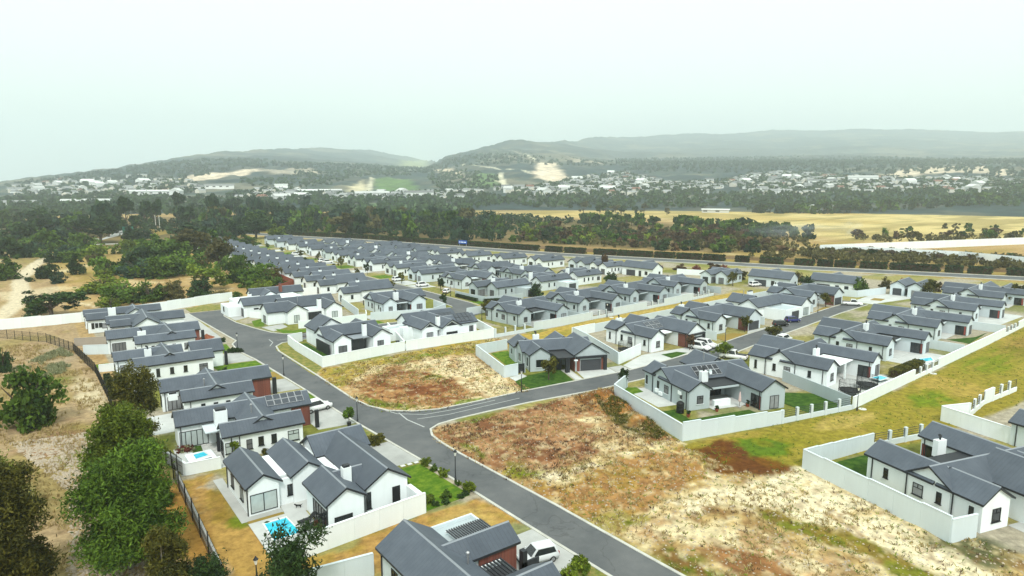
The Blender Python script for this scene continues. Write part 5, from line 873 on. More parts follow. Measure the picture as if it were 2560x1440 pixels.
# ---------------------------------------------------------------- cars
def car_meshes(kind, paint):
    L, W, Hh = {'hatch': (3.7, 1.68, 1.48), 'suv': (4.5, 1.85, 1.7), 'sedan': (4.5, 1.78, 1.42), 'pickup': (5.2, 1.86, 1.78)}[kind]
    l = L / 2; w2 = W / 2; zb = .28; zh = {'hatch': .86, 'suv': .98, 'sedan': .84, 'pickup': 1.0}[kind]
    top = {'hatch': [(-l + .12, .95), (-l + .34, Hh - .06), (.35, Hh), (1.0, zh + .06)], 'suv': [(-l + .1, 1.12), (-l + .42, Hh - .04), (.45, Hh), (1.15, zh + .06)], 'sedan': [(-l + .75, .98), (-l + 1.3, Hh), (.35, Hh), (1.1, zh + .05)], 'pickup': [(-.65, 1.1), (-.42, Hh), (.75, Hh - .02), (1.45, zh + .06)]}[kind]
    # lower body: rounded cross-sections along the length
    st = [(-l, .50, zh - .12, .86), (-l + .12, zb, zh + .0, .95), (-l + .6, zb, zh + .04, 1), (0, zb, zh + .05, 1), (l - 1.0, zb, zh + .04, 1), (l - .45, zb, zh - .08, .97), (l - .1, zb + .02, zh - .24, .9), (l, .46, .62, .8)]
    v = []; f = []
    for x, z0, z1, k in st:
        a = w2 * k; zm = (z0 + z1) / 2
        v += [(x, -a * .94, z0), (x, -a, zm - .06), (x, -a * .97, z1 - .09), (x, -a * .84, z1), (x, a * .84, z1), (x, a * .97, z1 - .09), (x, a, zm - .06), (x, a * .94, z0)]
    for i in range(len(st) - 1):
        for j in range(8): a = i * 8 + j; b_ = i * 8 + (j + 1) % 8; f.append((a, b_, b_ + 8, a + 8))
    f += [tuple(range(8))[::-1], tuple(range(len(st) * 8 - 8, len(st) * 8))]
    body = mesh('body', v, f, [paint], None, True)
    # cabin: pillars/roof painted, glass inset panels
    (x0, z0), (x1, z1), (x2, z2), (x3, z3) = top; a0, a1 = w2 * .92, w2 * .74
    cv = [(x0, -a0, zh), (x0, a0, zh), (x1, -a1, z1), (x1, a1, z1), (x2, -a1, z2), (x2, a1, z2), (x3, -a0, zh - .02), (x3, a0, zh - .02)]
    cf = [(0, 2, 3, 1), (2, 4, 5, 3), (4, 6, 7, 5), (0, 6, 4, 2), (1, 3, 5, 7)]
    cabin = mesh('cabin', cv, cf, [paint])
    def lerp(p, q, t): return tuple(p[i] + (q[i] - p[i]) * t for i in range(3))
    def inset(q, k, off):
        c = [sum(p[i] for p in q) / len(q) for i in range(3)]; n = (Vector(q[1]) - Vector(q[0])).cross(Vector(q[2]) - Vector(q[1])).normalized(); return [tuple(Vector(lerp(c, p, k)) + n * off) for p in q]
    gl = MB()
    for q in ([cv[i] for i in cf[2]], [cv[i] for i in cf[0]]): gl.add(inset(q, .86, .012), [(0, 1, 2, 3)])
    for q in ([cv[i] for i in cf[3]], [cv[i] for i in cf[4]]):
        p = inset(q, .84, .012); c1, c2 = lerp(p[0], p[1], .47), lerp(p[0], p[1], .52)
        gl.add(p, [(0, 1, 2, 3)])
    glass = gl.me('windows', 'glass_dark')
    wh = MB().tube([(0, -.11, 0), (0, .11, 0)], .32 if kind != 'hatch' else .29, 16).me('tyre', 'rubber'); rim = MB().tube([(0, -.125, 0), (0, .125, 0)], .19, 10).me('rim', 'alloy')
    hl = MB().box(-.05, .05, -.2, .2, -.08, .08).me('headlight', 'lamp_glass'); tl = MB().box(-.04, .04, -.1, .1, -.14, .14).me('tail_light', 'red_light')
    return dict(L=L, W=W, H=Hh, zh=zh, body=body, cabin=cabin, glass=glass, wh=wh, rim=rim, hl=hl, tl=tl)
def car(kind, paint, label, x, y, rz, scale=1.08):
    d = cached(('car', kind, paint), lambda: car_meshes(kind, paint)); o = thing('parked_car', label, 'car', (x, y, .02), R(rz), 'parked cars'); o.scale = (scale,) * 3
    obj('body', d['body'], o); cb = obj('cabin', d['cabin'], o); obj('windows', d['glass'], cb); l, w2 = d['L'] / 2, d['W'] / 2; r = .32 if kind != 'hatch' else .29
    for sx in (-l * .62, l * .60):
        for sy in (-w2 + .1, w2 - .1): wv = obj('wheel', d['wh'], o, (sx, sy, r)); obj('rim', d['rim'], wv)
    for sy in (-w2 * .66, w2 * .66): obj('headlight', d['hl'], o, (l - .09, sy, d['zh'] - .27)); obj('tail_light', d['tl'], o, (-l + .03, sy * 1.1, d['zh'] - .17))
    boxpart('bumper', o, l - .1, l + .03, -w2 * .7, w2 * .7, .3, .48, 'black_plastic'); boxpart('bumper', o, -l - .03, -l + .08, -w2 * .75, w2 * .75, .34, .52, 'black_plastic')
    for sy in (-1, 1): boxpart('wing_mirror', o, .72, .84, sy * (w2 + .06) - .08, sy * (w2 + .06) + .08, d['zh'] + .04, d['zh'] + .18, paint)
    if kind == 'pickup': boxpart('load_bed_cover', o, -l + .12, -.7, -w2 * .8, w2 * .8, d['zh'] + .02, d['zh'] + .08, 'black_plastic')
    return o
car('hatch', 'car_silver', 'silver hatchback on the paved drive beside the brick gable', 37.4, 46.4, 168); car('suv', 'car_white', 'white off-roader half hidden by the solar panelled roof', 35.9, 101.6, 8)
car('suv', 'car_white', 'white car nearest the kerb in front of the bright white house', 118.4, 90.2, -80); car('suv', 'car_white', 'white car next to the garage door of the bright white house', 121.6, 91.0, -80); car('pickup', 'car_white', 'white pickup with black bed cover behind the solar house', 117.6, 81.0, 110)
car('hatch', 'car_black', 'black hatchback outside the flat roofed garage block', 155.4, 93.6, -25); car('hatch', 'car_blue', 'dark blue hatchback outside the flat roofed garage block', 162.6, 94.6, -25); car('pickup', 'car_white', 'white double cab pickup near the far dry lawn', 200, 97.5, -60); car('suv', 'car_white', 'white car under the dark carport of the outer row', 210.4, 137.6, -10); car('suv', 'car_white', 'white car behind the pale house with paved pool terrace', 140.2, 83.4, 5)
for i, (x, y, a, k) in enumerate(((114, 208, 5, 'suv'), (113.6, 190.5, 40, 'hatch'), (113.5, 226, 10, 'suv'), (113.4, 297, 0, 'suv'), (113.6, 303, 0, 'suv'), (113.6, 341, 0, 'suv'))):
    car(k, 'car_white', ('white car on the drive of the first street house', 'white hatchback on sandy paving near the ivy wall', 'white car beside the dark bush of the second street', 'white car by the fifth street house, nearer one', 'white car by the fifth street house, farther one', 'white car on the most distant street drive')[i], x, y, a)
car('suv', 'car_white', 'white car driving on the highway verge behind the hedges', 281, 192, 112); car('suv', 'car_white', 'white minibus on the highway at the frame edge', 331, 84, 112, 1.5)
# ---------------------------------------------------------------- pools and garden things
def pool(label, pts, z=.05):
    cx = sum(p[0] for p in pts) / len(pts); cy = sum(p[1] for p in pts) / len(pts); o = thing('swimming_pool', label, 'pool', (cx, cy, 0), 0, 'swimming pools'); q = [(x - cx, y - cy) for x, y in pts]
    obj('water', mesh('water', [(x, y, z + .004) for x, y in q], [tuple(range(len(q)))], ['pool_water']), o); n = len(q)
    big = [(x * (1 + .3 / max(.1, math.hypot(x, y))), y * (1 + .3 / max(.1, math.hypot(x, y)))) for x, y in q]
    v = [(x, y, z + .05) for x, y in q] + [(x, y, z + .05) for x, y in big] + [(x, y, z - .06) for x, y in q] + [(x, y, z - .06) for x, y in big]
    f = []
    for i in range(n): j = (i + 1) % n; f += [(i, i + n, j + n, j), (i, j, j + 2 * n, i + 2 * n), (i + n, i + 3 * n, j + 3 * n, j + n)]
    obj('coping', mesh('coping', v, f, ['pool_edge']), o); return o
pool('large turquoise rectangular pool in the pale deck of the four winged house', [(18.0, 65.2), (20.7, 65.2), (20.5, 69.2), (18.2, 69.2)]); pool('small bright blue pool above the spa cover', [(15.8, 92.6), (17.1, 92.9), (17.4, 91.3), (15.8, 90.9)], .5); pool('blue pool on the paved terrace by the dark fence', [(146.8, 56.2), (149.4, 55.4), (151.8, 56.8), (148.2, 57.8)]); pool('pale blue splash pool beside the clipped garden hedge', [(124.6, 54.6), (127.2, 54.4), (127.6, 56), (125, 56.4)], .5)
o = thing('pool_plinth', 'white raised plinth around the small bright blue pool', 'plinth', (16.5, 92, 0)); boxpart('plinth_block', o, -1.6, 1.7, -1.9, 1.5, 0, .44, 'wall_white')
tag(obj('spa_cover', MB().add([(-1.1, -.7, 0), (1.1, -.7, 0), (1.1, .7, 0), (-1.1, .7, 0), (-1.05, -.65, .8), (1.05, -.65, .8), (1.0, .6, .95), (-1.0, .6, .95), (0, .05, 1.0), (-1.1, 0, .85), (1.08, 0, .9)], [(3, 2, 1, 0), (0, 1, 5, 4), (1, 2, 6, 10, 5), (2, 3, 7, 6), (3, 0, 4, 9, 7), (4, 5, 8), (5, 10, 8), (10, 6, 8), (6, 7, 8), (7, 9, 8), (9, 4, 8)]).me('spa_cover', 'charcoal_cover'), None, (16.4, 88.6, .02), R(5)), 'charcoal spa cover standing below the small bright blue pool', 'spa cover')
def trampoline(label, x, y, r=1.7):
    o = thing('trampoline', label, 'trampoline', (x, y, .03), 0, 'netted trampolines')
    obj('mat', cached(('tm', r), lambda: MB().lathe([(r - .15, .72), (r - .15, .75)], 18).me('mat', 'net')), o); obj('edge_pad', cached(('tp', r), lambda: MB().tube([(r * math.cos(a * math.pi / 10), r * math.sin(a * math.pi / 10), .75) for a in range(21)], .09, 6, cap=False).me('edge_pad', 'black_plastic')), o)
    def mk():
        b_ = MB()
        for k in range(48): a = k * math.pi / 24; b_.box(r * math.cos(a) - .012, r * math.cos(a) + .012, r * math.sin(a) - .012, r * math.sin(a) + .012, .8, 2.3)
        for z in (.95, 1.25, 1.55, 1.85, 2.15, 2.3): b_.tube([(r * math.cos(a * math.pi / 10), r * math.sin(a * math.pi / 10), z) for a in range(21)], .014, 4, cap=False)
        return b_.me('net', 'net')
    obj('net', cached(('tn', r), mk), o)
    for k in range(6): a = k * math.pi / 3; obj('leg', cached('tl', lambda: MB().tube([(0, 0, 0), (0, 0, 2.35)], .035, 6).me('leg', 'black_plastic')), o, (r * math.cos(a), r * math.sin(a), 0))
trampoline('black netted trampoline in the white walled yard behind the grey wall', 103.2, 98.2, 1.5); trampoline('black netted trampoline in front of the white house corner window', 113.4, 54.6); trampoline('black netted trampoline under the patio edge beside the splash pool', 119.2, 54.4)
def bush_pot(label, x, y, r, h, leaf): POTS.append((label, x, y, r, h, leaf))
POTS = []
bin_me = cached('bin', lambda: MB().add([(-.28, -.3, 0), (.28, -.3, 0), (.28, .3, 0), (-.28, .3, 0), (-.34, -.36, .95), (.34, -.36, .95), (.34, .38, .95), (-.34, .38, .95)], [(3, 2, 1, 0), (0, 1, 5, 4), (1, 2, 6, 5), (2, 3, 7, 6), (3, 0, 4, 7), (4, 5, 6, 7)]).me('wheelie_bin', 'black_plastic'))
for x, y, lb in ((31.0, 63.4, 'black wheelie bin beside the dark side door of the pool house'), (66.6, 133.6, 'black wheelie bin at the gable side of the dark patio house'), (83.5, 101.0, 'black wheelie bin at the back gate of the framed garage house')):
    o = thing('wheelie_bin', lb, 'bin', (x, y, .02), R(-8), 'wheelie bins'); obj('bin_body', bin_me, o); obj('lid', cached('lid', lambda: MB().box(-.37, .37, -.4, .4, .955, 1.03).me('lid', 'black_plastic')), o)
    for s_ in (-1, 1): obj('wheel', cached('bw', lambda: MB().tube([(-.03, 0, 0), (.03, 0, 0)], .11, 10).me('wheel', 'rubber')), o, (s_ * .3, .33, .11))
o = thing('water_tank', 'black ribbed water tank at the corner of the solar house', 'water tank', (82.2, 65.9, .02)); obj('tank', MB().lathe([(.62, 0), (.62, .3), (.58, .34), (.62, .38), (.62, .8), (.58, .84), (.62, .88), (.62, 1.3), (.58, 1.34), (.62, 1.38), (.6, 1.62), (.4, 1.8)], 16).me('tank', 'black_plastic', True), o); obj('lid', MB().lathe([(.22, 1.8), (.22, 1.87)], 12).me('lid', 'black_plastic'), o)
o = thing('garden_umbrella', 'closed dusty red garden umbrella on the covered patio', 'umbrella', (92.2, 61.9, .02)); obj('pole', MB().tube([(0, 0, 0), (0, 0, 2.7)], .035, 8).me('pole', 'timber'), o); obj('folded_canopy', MB().lathe([(.12, .9), (.26, 1.0), (.2, 1.6), (.13, 2.2), (.05, 2.6)], 10).me('folded_canopy', 'pink_cloth'), o); obj('base', MB().lathe([(.3, 0), (.3, .08), (.08, .12)], 12).me('base', 'concrete'), o)
for x, y, lb in ((22.0, 66.9, 'black sun lounger by the pool with feet towards the house'), (22.0, 65.6, 'black sun lounger nearest the wooden chair')):
    o = thing('sun_lounger', lb, 'lounger', (x, y, .06), R(8), 'pool loungers'); obj('seat', MB().box(-.9, .35, -.3, .3, .3, .38).me('seat', 'black_plastic'), o); obj('backrest', MB().add([(.35, -.3, .3), (.35, .3, .3), (.95, .3, .72), (.95, -.3, .72), (.35, -.3, .37), (.35, .3, .37), (.92, .3, .79), (.92, -.3, .79)], [(0, 1, 2, 3), (4, 7, 6, 5), (0, 4, 5, 1), (1, 5, 6, 2), (2, 6, 7, 3), (3, 7, 4, 0)]).me('backrest', 'black_plastic'), o)
    for sx in (-.8, .3):
        for sy in (-.25, .25): boxpart('leg', o, sx - .03, sx + .03, sy - .03, sy + .03, 0, .3, 'black_plastic')
def chair(label, x, y, rz, mt, grp):
    o = thing('garden_chair', label, 'chair', (x, y, .06), R(rz), grp); boxpart('seat', o, -.3, .3, -.3, .3, .38, .44, mt); boxpart('backrest', o, -.3, .3, .26, .32, .44, 1.0, mt)
    for sx in (-.27, .27):
        for sy in (-.27, .27): boxpart('leg', o, sx - .035, sx + .035, sy - .035, sy + .035, 0, .38, mt)
        boxpart('armrest', o, sx - .05, sx + .05, -.28, .28, .58, .63, mt)
chair('red-brown wooden armchair at the pool beside the white wall', 22.4, 64.6, 30, 'timber', 'pool chairs'); chair('black patio chair nearest the clipped hedge', 12.0, 129.2, 20, 'black_plastic', 'patio chairs'); chair('black patio chair nearest the white side wall', 13.6, 129.8, -30, 'black_plastic', 'patio chairs')
o = thing('patio_table', 'round pale table on the white patio beside the folding doors', 'table', (13.2, 139.8, .02)); obj('table_top', MB().lathe([(.75, .72), (.75, .77)], 16).me('table_top', 'wall_white'), o); obj('pedestal', MB().lathe([(.28, 0), (.06, .1), (.06, .72)], 10).me('pedestal', 'wall_pale'), o)
for k in range(4): a = k * math.pi / 2 + .5; chair(('white chair at the round patio table by the doors', 'white chair at the round patio table facing the hedge', 'white chair at the round patio table facing the veld', 'white chair at the round patio table by the side wall')[k], 13.2 + 1.15 * math.cos(a), 139.8 + 1.15 * math.sin(a), math.degrees(a) - 90, 'wall_white', 'chairs around the round table')
# black house cat on the pale deck
def skinbody(name, pts, edges, rad, mt):
    me_ = bpy.data.meshes.new(name); me_.from_pydata(pts, edges, []); o = bpy.data.objects.new(name, me_); link(o); md = o.modifiers.new('skin', 'SKIN'); o.modifiers.new('sub', 'SUBSURF').levels = 1
    for v_, r in zip(me_.skin_vertices[0].data, rad): v_.radius = (r, r)
    me_.skin_vertices[0].data[0].use_root = True; dg = bpy.context.evaluated_depsgraph_get(); m2 = bpy.data.meshes.new_from_object(o.evaluated_get(dg)); m2.materials.clear(); m2.materials.append(MATS[mt]); bpy.data.objects.remove(o); return m2
P_ = [(0, 0, .28), (.22, 0, .29), (.34, 0, .36), (.43, 0, .40), (.50, 0, .38), (-.2, 0, .28), (-.34, 0, .34), (-.46, 0, .48), (.22, .06, .14), (.23, .06, .0), (.22, -.06, .14), (.25, -.06, 0), (-.2, .06, .16), (-.24, .06, .08), (-.2, .06, 0), (-.2, -.06, .16), (-.24, -.06, .08), (-.18, -.06, 0), (.42, .045, .47), (.42, -.045, .47)]
E_ = [(0, 1), (1, 2), (2, 3), (3, 4), (0, 5), (5, 6), (6, 7), (1, 8), (8, 9), (1, 10), (10, 11), (5, 12), (12, 13), (13, 14), (5, 15), (15, 16), (16, 17), (3, 18), (3, 19)]
cat = obj('cat', skinbody('cat', P_, E_, [.1, .09, .065, .075, .04, .1, .03, .018, .035, .025, .035, .025, .05, .03, .025, .05, .03, .025, .02, .02], 'black_fur'), None, (22.4, 70.7, .055), R(150)); tag(cat, 'small black cat walking across the pale deck', 'cat')
# wooden gate, dark gates, skip of rubble, banner
o = thing('drive_gate', 'dark timber gate between grey walls at the framed garage house', 'gate', (74.6, 98.9, .02), R(-8)); 
for k in range(7): boxpart('board', o, -1.45, 1.45, -.04, .04, .12 + k * .26, .35 + k * .26, 'trim')
boxpart('gate_post', o, -1.6, -1.46, -.08, .08, 0, 2.1, 'wall_grey'); boxpart('gate_post', o, 1.46, 1.6, -.08, .08, 0, 2.1, 'wall_grey')
o = thing('drive_gate', 'dark boarded gate in the rear wall of the solar house', 'gate', (82.2, 79.2, .02), R(22))
for k in range(7): boxpart('board', o, -2.6, 2.6, -.04, .04, .12 + k * .28, .37 + k * .28, 'trim')
boxpart('gate_post', o, -.08, .08, -.09, -.041, 0, 2.1, 'frame'); boxpart('gate_post', o, 2.62, 2.9, -.15, .15, 0, 2.2, 'wall_grey')
o = thing('rail_fence', 'brown post and rail fence at the back of the green corner garden', 'fence', (49.8, 150.9, 0), R(2))
for k in range(3): boxpart('post', o, -1.6 + 2.4 * k - .08, -1.6 + 2.4 * k + .08, -.08, .08, 0, 2.0, 'timber')
for z in (.9, 1.75): boxpart('rail', o, -1.7, 3.3, -.04, .04, z, z + .14, 'timber')
o = thing('highway_banner', 'blue roadside banner with white text in front of the highway hedges', 'banner', (209.5, 332, 0), R(-68)); boxpart('board', o, -3, 3, -.1, .1, 1.6, 3.6, 'sign_blue')
for sx in (-2.4, 2.4): boxpart('post', o, sx - .1, sx + .1, .101, .3, 0, 3.4, 'steel')
for k, (a, b_) in enumerate(((-2.6, -1.8), (-1.5, .6), (.9, 2.4))): boxpart('lettering', o, a, b_, -.13, -.101, 2.3, 2.8, 'wall_white')
o = thing('road_sign', 'green highway direction sign at the far road', 'sign', (62, 545, 0), R(-10)); boxpart('board', o, -3.4, 3.4, -.1, .1, 2.6, 6.6, 'sign_green'); boxpart('post', o, -2.4, -2.1, .101, .35, 0, 6, 'steel'); boxpart('post', o, 2.1, 2.4, .101, .35, 0, 6, 'steel')
for i, (x, y) in enumerate(((88, 600), (90.5, 598))): tag(obj('mast', cached('mast', lambda: MB().tube([(0, 0, 0), (0, 0, 12)], [.25, .18], 8).me('mast', 'slab')), None, (x, y, 0)), ('tall pale mast beside the far road bend, first of two', 'tall pale mast beside the far road bend, second of two')[i], 'mast')
# ---------------------------------------------------------------- vegetation kit
def leafmesh(name, C, size, val, mt, seed, elong=1.7, flat=.0):
    """one quad per centre in C, random attitude; val is the 0..1 tint of each leaf"""
    g = np.random.default_rng(seed); n = len(C); u = g.normal(size=(n, 3)); u[:, 2] *= (1 - flat); u /= np.linalg.norm(u, axis=1)[:, None]; t = g.normal(size=(n, 3)); v_ = np.cross(u, t); v_ /= np.linalg.norm(v_, axis=1)[:, None]
    s_ = (size * g.uniform(.6, 1.35, n))[:, None]; a = u * s_ * elong / 2; b_ = v_ * s_ / 2
    V = np.stack([C - a - b_ * .5, C - a * .1 - b_ * 1.1, C + a, C + a * .1 + b_ * 1.1], 1).reshape(-1, 3)
    me_ = bpy.data.meshes.new(name); me_.vertices.add(4 * n); me_.vertices.foreach_set('co', V.ravel().astype(np.float32)); me_.loops.add(4 * n); me_.loops.foreach_set('vertex_index', np.arange(4 * n, dtype=np.int32)); me_.polygons.add(n); me_.polygons.foreach_set('loop_start', np.arange(0, 4 * n, 4, dtype=np.int32)); me_.update(calc_edges=True)
    at = me_.attributes.new('leaf', 'FLOAT', 'POINT'); at.data.foreach_set('value', np.repeat(np.clip(val, 0, 1), 4).astype(np.float32)); me_.materials.append(MATS[mt]); me_.validate(); return me_
def crown_pts(lobes, n, seed, nclump=None, spread=.2, shell=.55):
    g = np.random.default_rng(seed); lobes = np.array(lobes, float); wt = (lobes[:, 3] * lobes[:, 4] * lobes[:, 5]) ** .6; wt /= wt.sum(); nc = nclump or max(12, n // 45)
    k = g.choice(len(lobes), nc, p=wt); d = g.normal(size=(nc, 3)); d /= np.linalg.norm(d, axis=1)[:, None]; rad = g.uniform(shell, 1.05, nc) ** .7
    cc = lobes[k, :3] + d * lobes[k, 3:6] * rad[:, None]; tint = g.uniform(0, 1, nc); j = g.integers(0, nc, n); R_ = lobes[k, 3:6].mean(1)
    p = cc[j] + g.normal(size=(n, 3)) * (R_[j] * spread)[:, None] * np.array([1, 1, .75]); return p, np.clip(tint[j] * .75 + g.uniform(-.15, .35, n), 0, 1)
SHAPES = {}
def lobes_for(shape, seed):
    g = np.random.default_rng(seed); L = []
    if shape == 'bush':
        for i in range(9): a = g.uniform(0, 6.28); r = g.uniform(.05, .30); L.append((r * math.cos(a), r * math.sin(a), g.uniform(.22, .74), g.uniform(.14, .24), g.uniform(.14, .24), g.uniform(.15, .26)))
        for i in range(6): a = i * 1.05; L.append((.26 * math.cos(a), .26 * math.sin(a), .16, .16, .16, .15))
        L.append((0, 0, .4, .30, .30, .36))
    elif shape == 'spread':
        for i in range(11): a = g.uniform(0, 6.28); r = g.uniform(.08, .38); L.append((r * math.cos(a), r * math.sin(a), g.uniform(.52, .85), g.uniform(.12, .2), g.uniform(.12, .2), g.uniform(.10, .17)))
        for i in range(4): a = g.uniform(0, 6.28); L.append((.3 * math.cos(a), .3 * math.sin(a), g.uniform(.2, .4), .14, .14, .14))
    elif shape == 'pine':
        for i in range(9): z = .12 + i * .1; L.append((g.uniform(-.04, .04), g.uniform(-.04, .04), z, .42 * (1.08 - z), .42 * (1.08 - z), .09))
    elif shape == 'full':
        for i in range(18): a = g.uniform(0, 6.28); z = .08 + .84 * i / 17; r = g.uniform(.10, .30) * (1.15 - abs(z - .42)); L.append((r * math.cos(a), r * math.sin(a), z, g.uniform(.13, .2), g.uniform(.13, .2), g.uniform(.09, .15)))
    elif shape == 'tall':
        for i in range(12): a = g.uniform(0, 6.28); r = g.uniform(.04, .24); z = g.uniform(.35, .92); L.append((r * math.cos(a), r * math.sin(a), z, g.uniform(.11, .2), g.uniform(.11, .2), g.uniform(.08, .15)))
    else:
        for i in range(10): a = g.uniform(0, 6.28); r = g.uniform(.05, .3); L.append((r * math.cos(a), r * math.sin(a), g.uniform(.38, .84), g.uniform(.14, .24), g.uniform(.14, .24), g.uniform(.13, .2)))
        L.append((0, 0, .58, .28, .28, .26))
    return L
def trunk_me(shape, seed, mt='bark', top=.75, r0=.035):
    def mk():
        g = random.Random(seed); b_ = MB(); b_.tube([(0, 0, -.02), (g.uniform(-.02, .02), 0, top * .45), (g.uniform(-.05, .05), g.uniform(-.05, .05), top)], [r0, r0 * .75, r0 * .25], 7)
        for i in range(5):
            a = i * 1.26 + g.uniform(-.4, .4); z = g.uniform(.25, .5) * top; b_.tube([(0, 0, z), (.14 * math.cos(a), .14 * math.sin(a), z + .17), (.27 * math.cos(a), .27 * math.sin(a), z + .32)], [r0 * .5, r0 * .32, r0 * .12], 5)
        return b_.me('trunk', mt)
    return cached(('trunk', shape, seed, mt, top, r0), mk)
def plant(name, label, cat, x, y, w_, h, leaf, shape='bush', n=1600, size=.055, var=3, group=None, z=0, rz=None):
    sd_ = rnd.randrange(var); key = ('crown', shape, leaf, sd_, n, size)
    def mk():
        L_ = lobes_for(shape, sd_ + 31 * len(shape))
        if shape == 'bush': L_ = [(a, b_, c * .62, d_, e_, f_ * .72) for a, b_, c, d_, e_, f_ in L_]
        p, t = crown_pts(L_, n, sd_ + 100, spread=.26 if shape != 'tall' else .3); p[:, 2] = np.maximum(p[:, 2], .015); return leafmesh('crown', p, size, t, leaf, sd_ + 7)
    me_ = cached(key, mk); o = thing(name, label, cat, (x, y, z), rnd.uniform(0, 6.28) if rz is None else rz, group); k = w_ / .86; o.scale = (k, k, h / (.62 if shape == 'bush' else .98))
    obj('crown', me_, o); obj('trunk', trunk_me(shape, sd_, top=.45 if shape == 'bush' else .75), o); return o
LM = {'dark': 'leaf_dark', 'green': 'leaf_green', 'bright': 'leaf_bright', 'bronze': 'leaf_bronze', 'blue': 'leaf_blue', 'brown': 'leaf_brown', 'olive': 'leaf_olive', 'red': 'leaf_red'}
WORDS = {'dark': 'dark green', 'green': 'mid green', 'bright': 'yellow green', 'bronze': 'olive bronze', 'blue': 'blue green', 'brown': 'dry brown', 'olive': 'olive', 'red': 'russet'}
BUSH = [(4.9,220.1,14.4,6.9,'dark','spread'), (1.7,229.7,6.3,4.1,'green','bush'), (23.9,234.3,13.6,6.5,'green','bush'), (30.8,232.8,11.3,6.3,'green','bush'), (37.9,231.2,7.6,5.3,'bronze','bush'), (19.5,227.5,7.1,3.1,'bright','bush'), (44.8,229.9,9.7,5.4,'dark','bush'), (49.6,247,13.6,8.1,'bright','spread'), (20.5,262,15.6,5.4,'bright','bush'), (66.2,299.8,15,11.8,'bronze','tree'), (64.8,259.7,11.3,9,'green','bush'), (66.8,243.4,12.9,7.2,'green','bush'), (75.1,254.7,7.6,4.8,'bronze','bush'), (36.5,297,15,6.9,'blue','bush'), (42.5,289.8,15.7,7.5,'green','bush'), (51.2,298.1,15.6,9,'green','bush'), (42.8,338.3,16.2,8.1,'dark','bush'), (55.9,348.2,19,9.4,'green','bush'), (68,352.1,18.6,12.8,'bronze','tree'), (77,363.8,14.3,10.5,'green','bush'), (80.1,434.7,26.4,10.4,'dark','bush'), (54.1,376,17.2,8.8,'green','bush'), (35.4,312.9,9.9,5.9,'dark','bush'), (16.7,320.6,7.2,7.4,'dark','pine'), (7.2,315.9,10.1,5.9,'dark','bush'), (9.7,295.4,5.3,4,'blue','bush'), (26.2,310.5,10,6.7,'green','bush'), (30.9,313.2,7.6,5.2,'dark','bush'), (25.1,302.7,6.3,4,'bright','bush'), (43.2,403.8,11,6.7,'bright','bush'), (17.3,398.6,12,5.1,'blue','bush'), (28.4,395,12.1,5.2,'bright','bush'), (-5.2,319.5,11.4,6.5,'green','bush'), (1.3,306.7,3.3,1.6,'dark','bush'), (-4.4,414.7,16.8,9.5,'dark','bush'), (4,413.1,12.5,8.4,'blue','bush'), (10.4,461.2,16.4,10.3,'green','bush'), (-2.7,531.2,21.6,10.6,'dark','bush'), (18.8,486.7,15.1,7.6,'blue','bush'), (28,442.3,11.7,8.4,'green','bush'), (39.8,485.1,23,12.8,'dark','tree'), (32.9,545.5,23.2,12,'dark','tree'), (49.6,542,17.4,14.4,'dark','tree'), (26.2,597.7,25.1,10,'dark','bush'), (13.5,675.2,24.5,15,'dark','tree'), (50.8,224.5,6.4,2.8,'bronze','bush'), (53.3,219.8,3.8,2.3,'green','bush'), (18.4,373.9,9.4,4.8,'green','bush'), (26.7,357.8,7.4,4,'bronze','bush'), (12.3,378.4,9.4,4.8,'dark','bush'), (-5.1,159.5,3.6,4.9,'dark','bush'), (58,494,15.6,7.7,'dark','bush'), (68.4,510.6,13.6,5.3,'dark','bush'), (114,460.4,23.8,10.4,'dark','tree'), (128.5,466.2,21.8,11.2,'dark','tree'), (103.1,445.5,20.2,8.5,'dark','bush'), (146.1,479.8,14.2,6.7,'bright','bush'), (110.5,418.8,14.6,4.7,'green','bush'), (-1.5,120.6,9.2,8.3,'green','bush'), (65.2,235.4,8.3,3.6,'bright','bush'), (73.1,238.7,7.2,3.1,'green','bush')]
seen = {}
for x, y, w_, h, m_, s_ in BUSH:
    h *= 1.12
    near = y < 300; size_ = 'large' if w_ > 13 else 'small' if w_ < 8 else 'middling'; zone_ = 'near the wire fence' if y < 200 else 'along the white veld wall' if y < 246 else 'beside the terrace end' if x > 55 and y < 320 else 'in the open veld by the dirt track' if x < 28 and y < 420 else 'in the thicket west of the terrace' if y < 400 else 'at the far end of the veld'
    base_ = f'{size_} {WORDS[m_]} bush {zone_}'; seen[base_] = seen.get(base_, 0) + 1
    if seen[base_] > 1: base_ += f', {ORD[seen[base_] - 1]} from the estate'
    if s_ == 'bush': plant('bush', base_, 'bush', x, y, w_, h, LM[m_], 'bush', 2600 if near else 1500, .042 if near else .06, 3, 'veld bushes')
    elif s_ == 'pine': plant('pine_tree', 'dark conical pine standing alone in the veld', 'tree', x, y, w_, h, LM[m_], 'pine', 2200, .05)
    elif s_ == 'spread': plant('tree', f'{WORDS[m_]} spreading flat crowned tree near the white veld wall', 'tree', x, y, w_, h, LM[m_], 'spread', 2800, .04)
    else: plant('tree', base_.replace(' bush ', ' tree '), 'tree', x, y, w_, h, LM[m_], 'tree', 2400, .045, 3, 'veld trees')
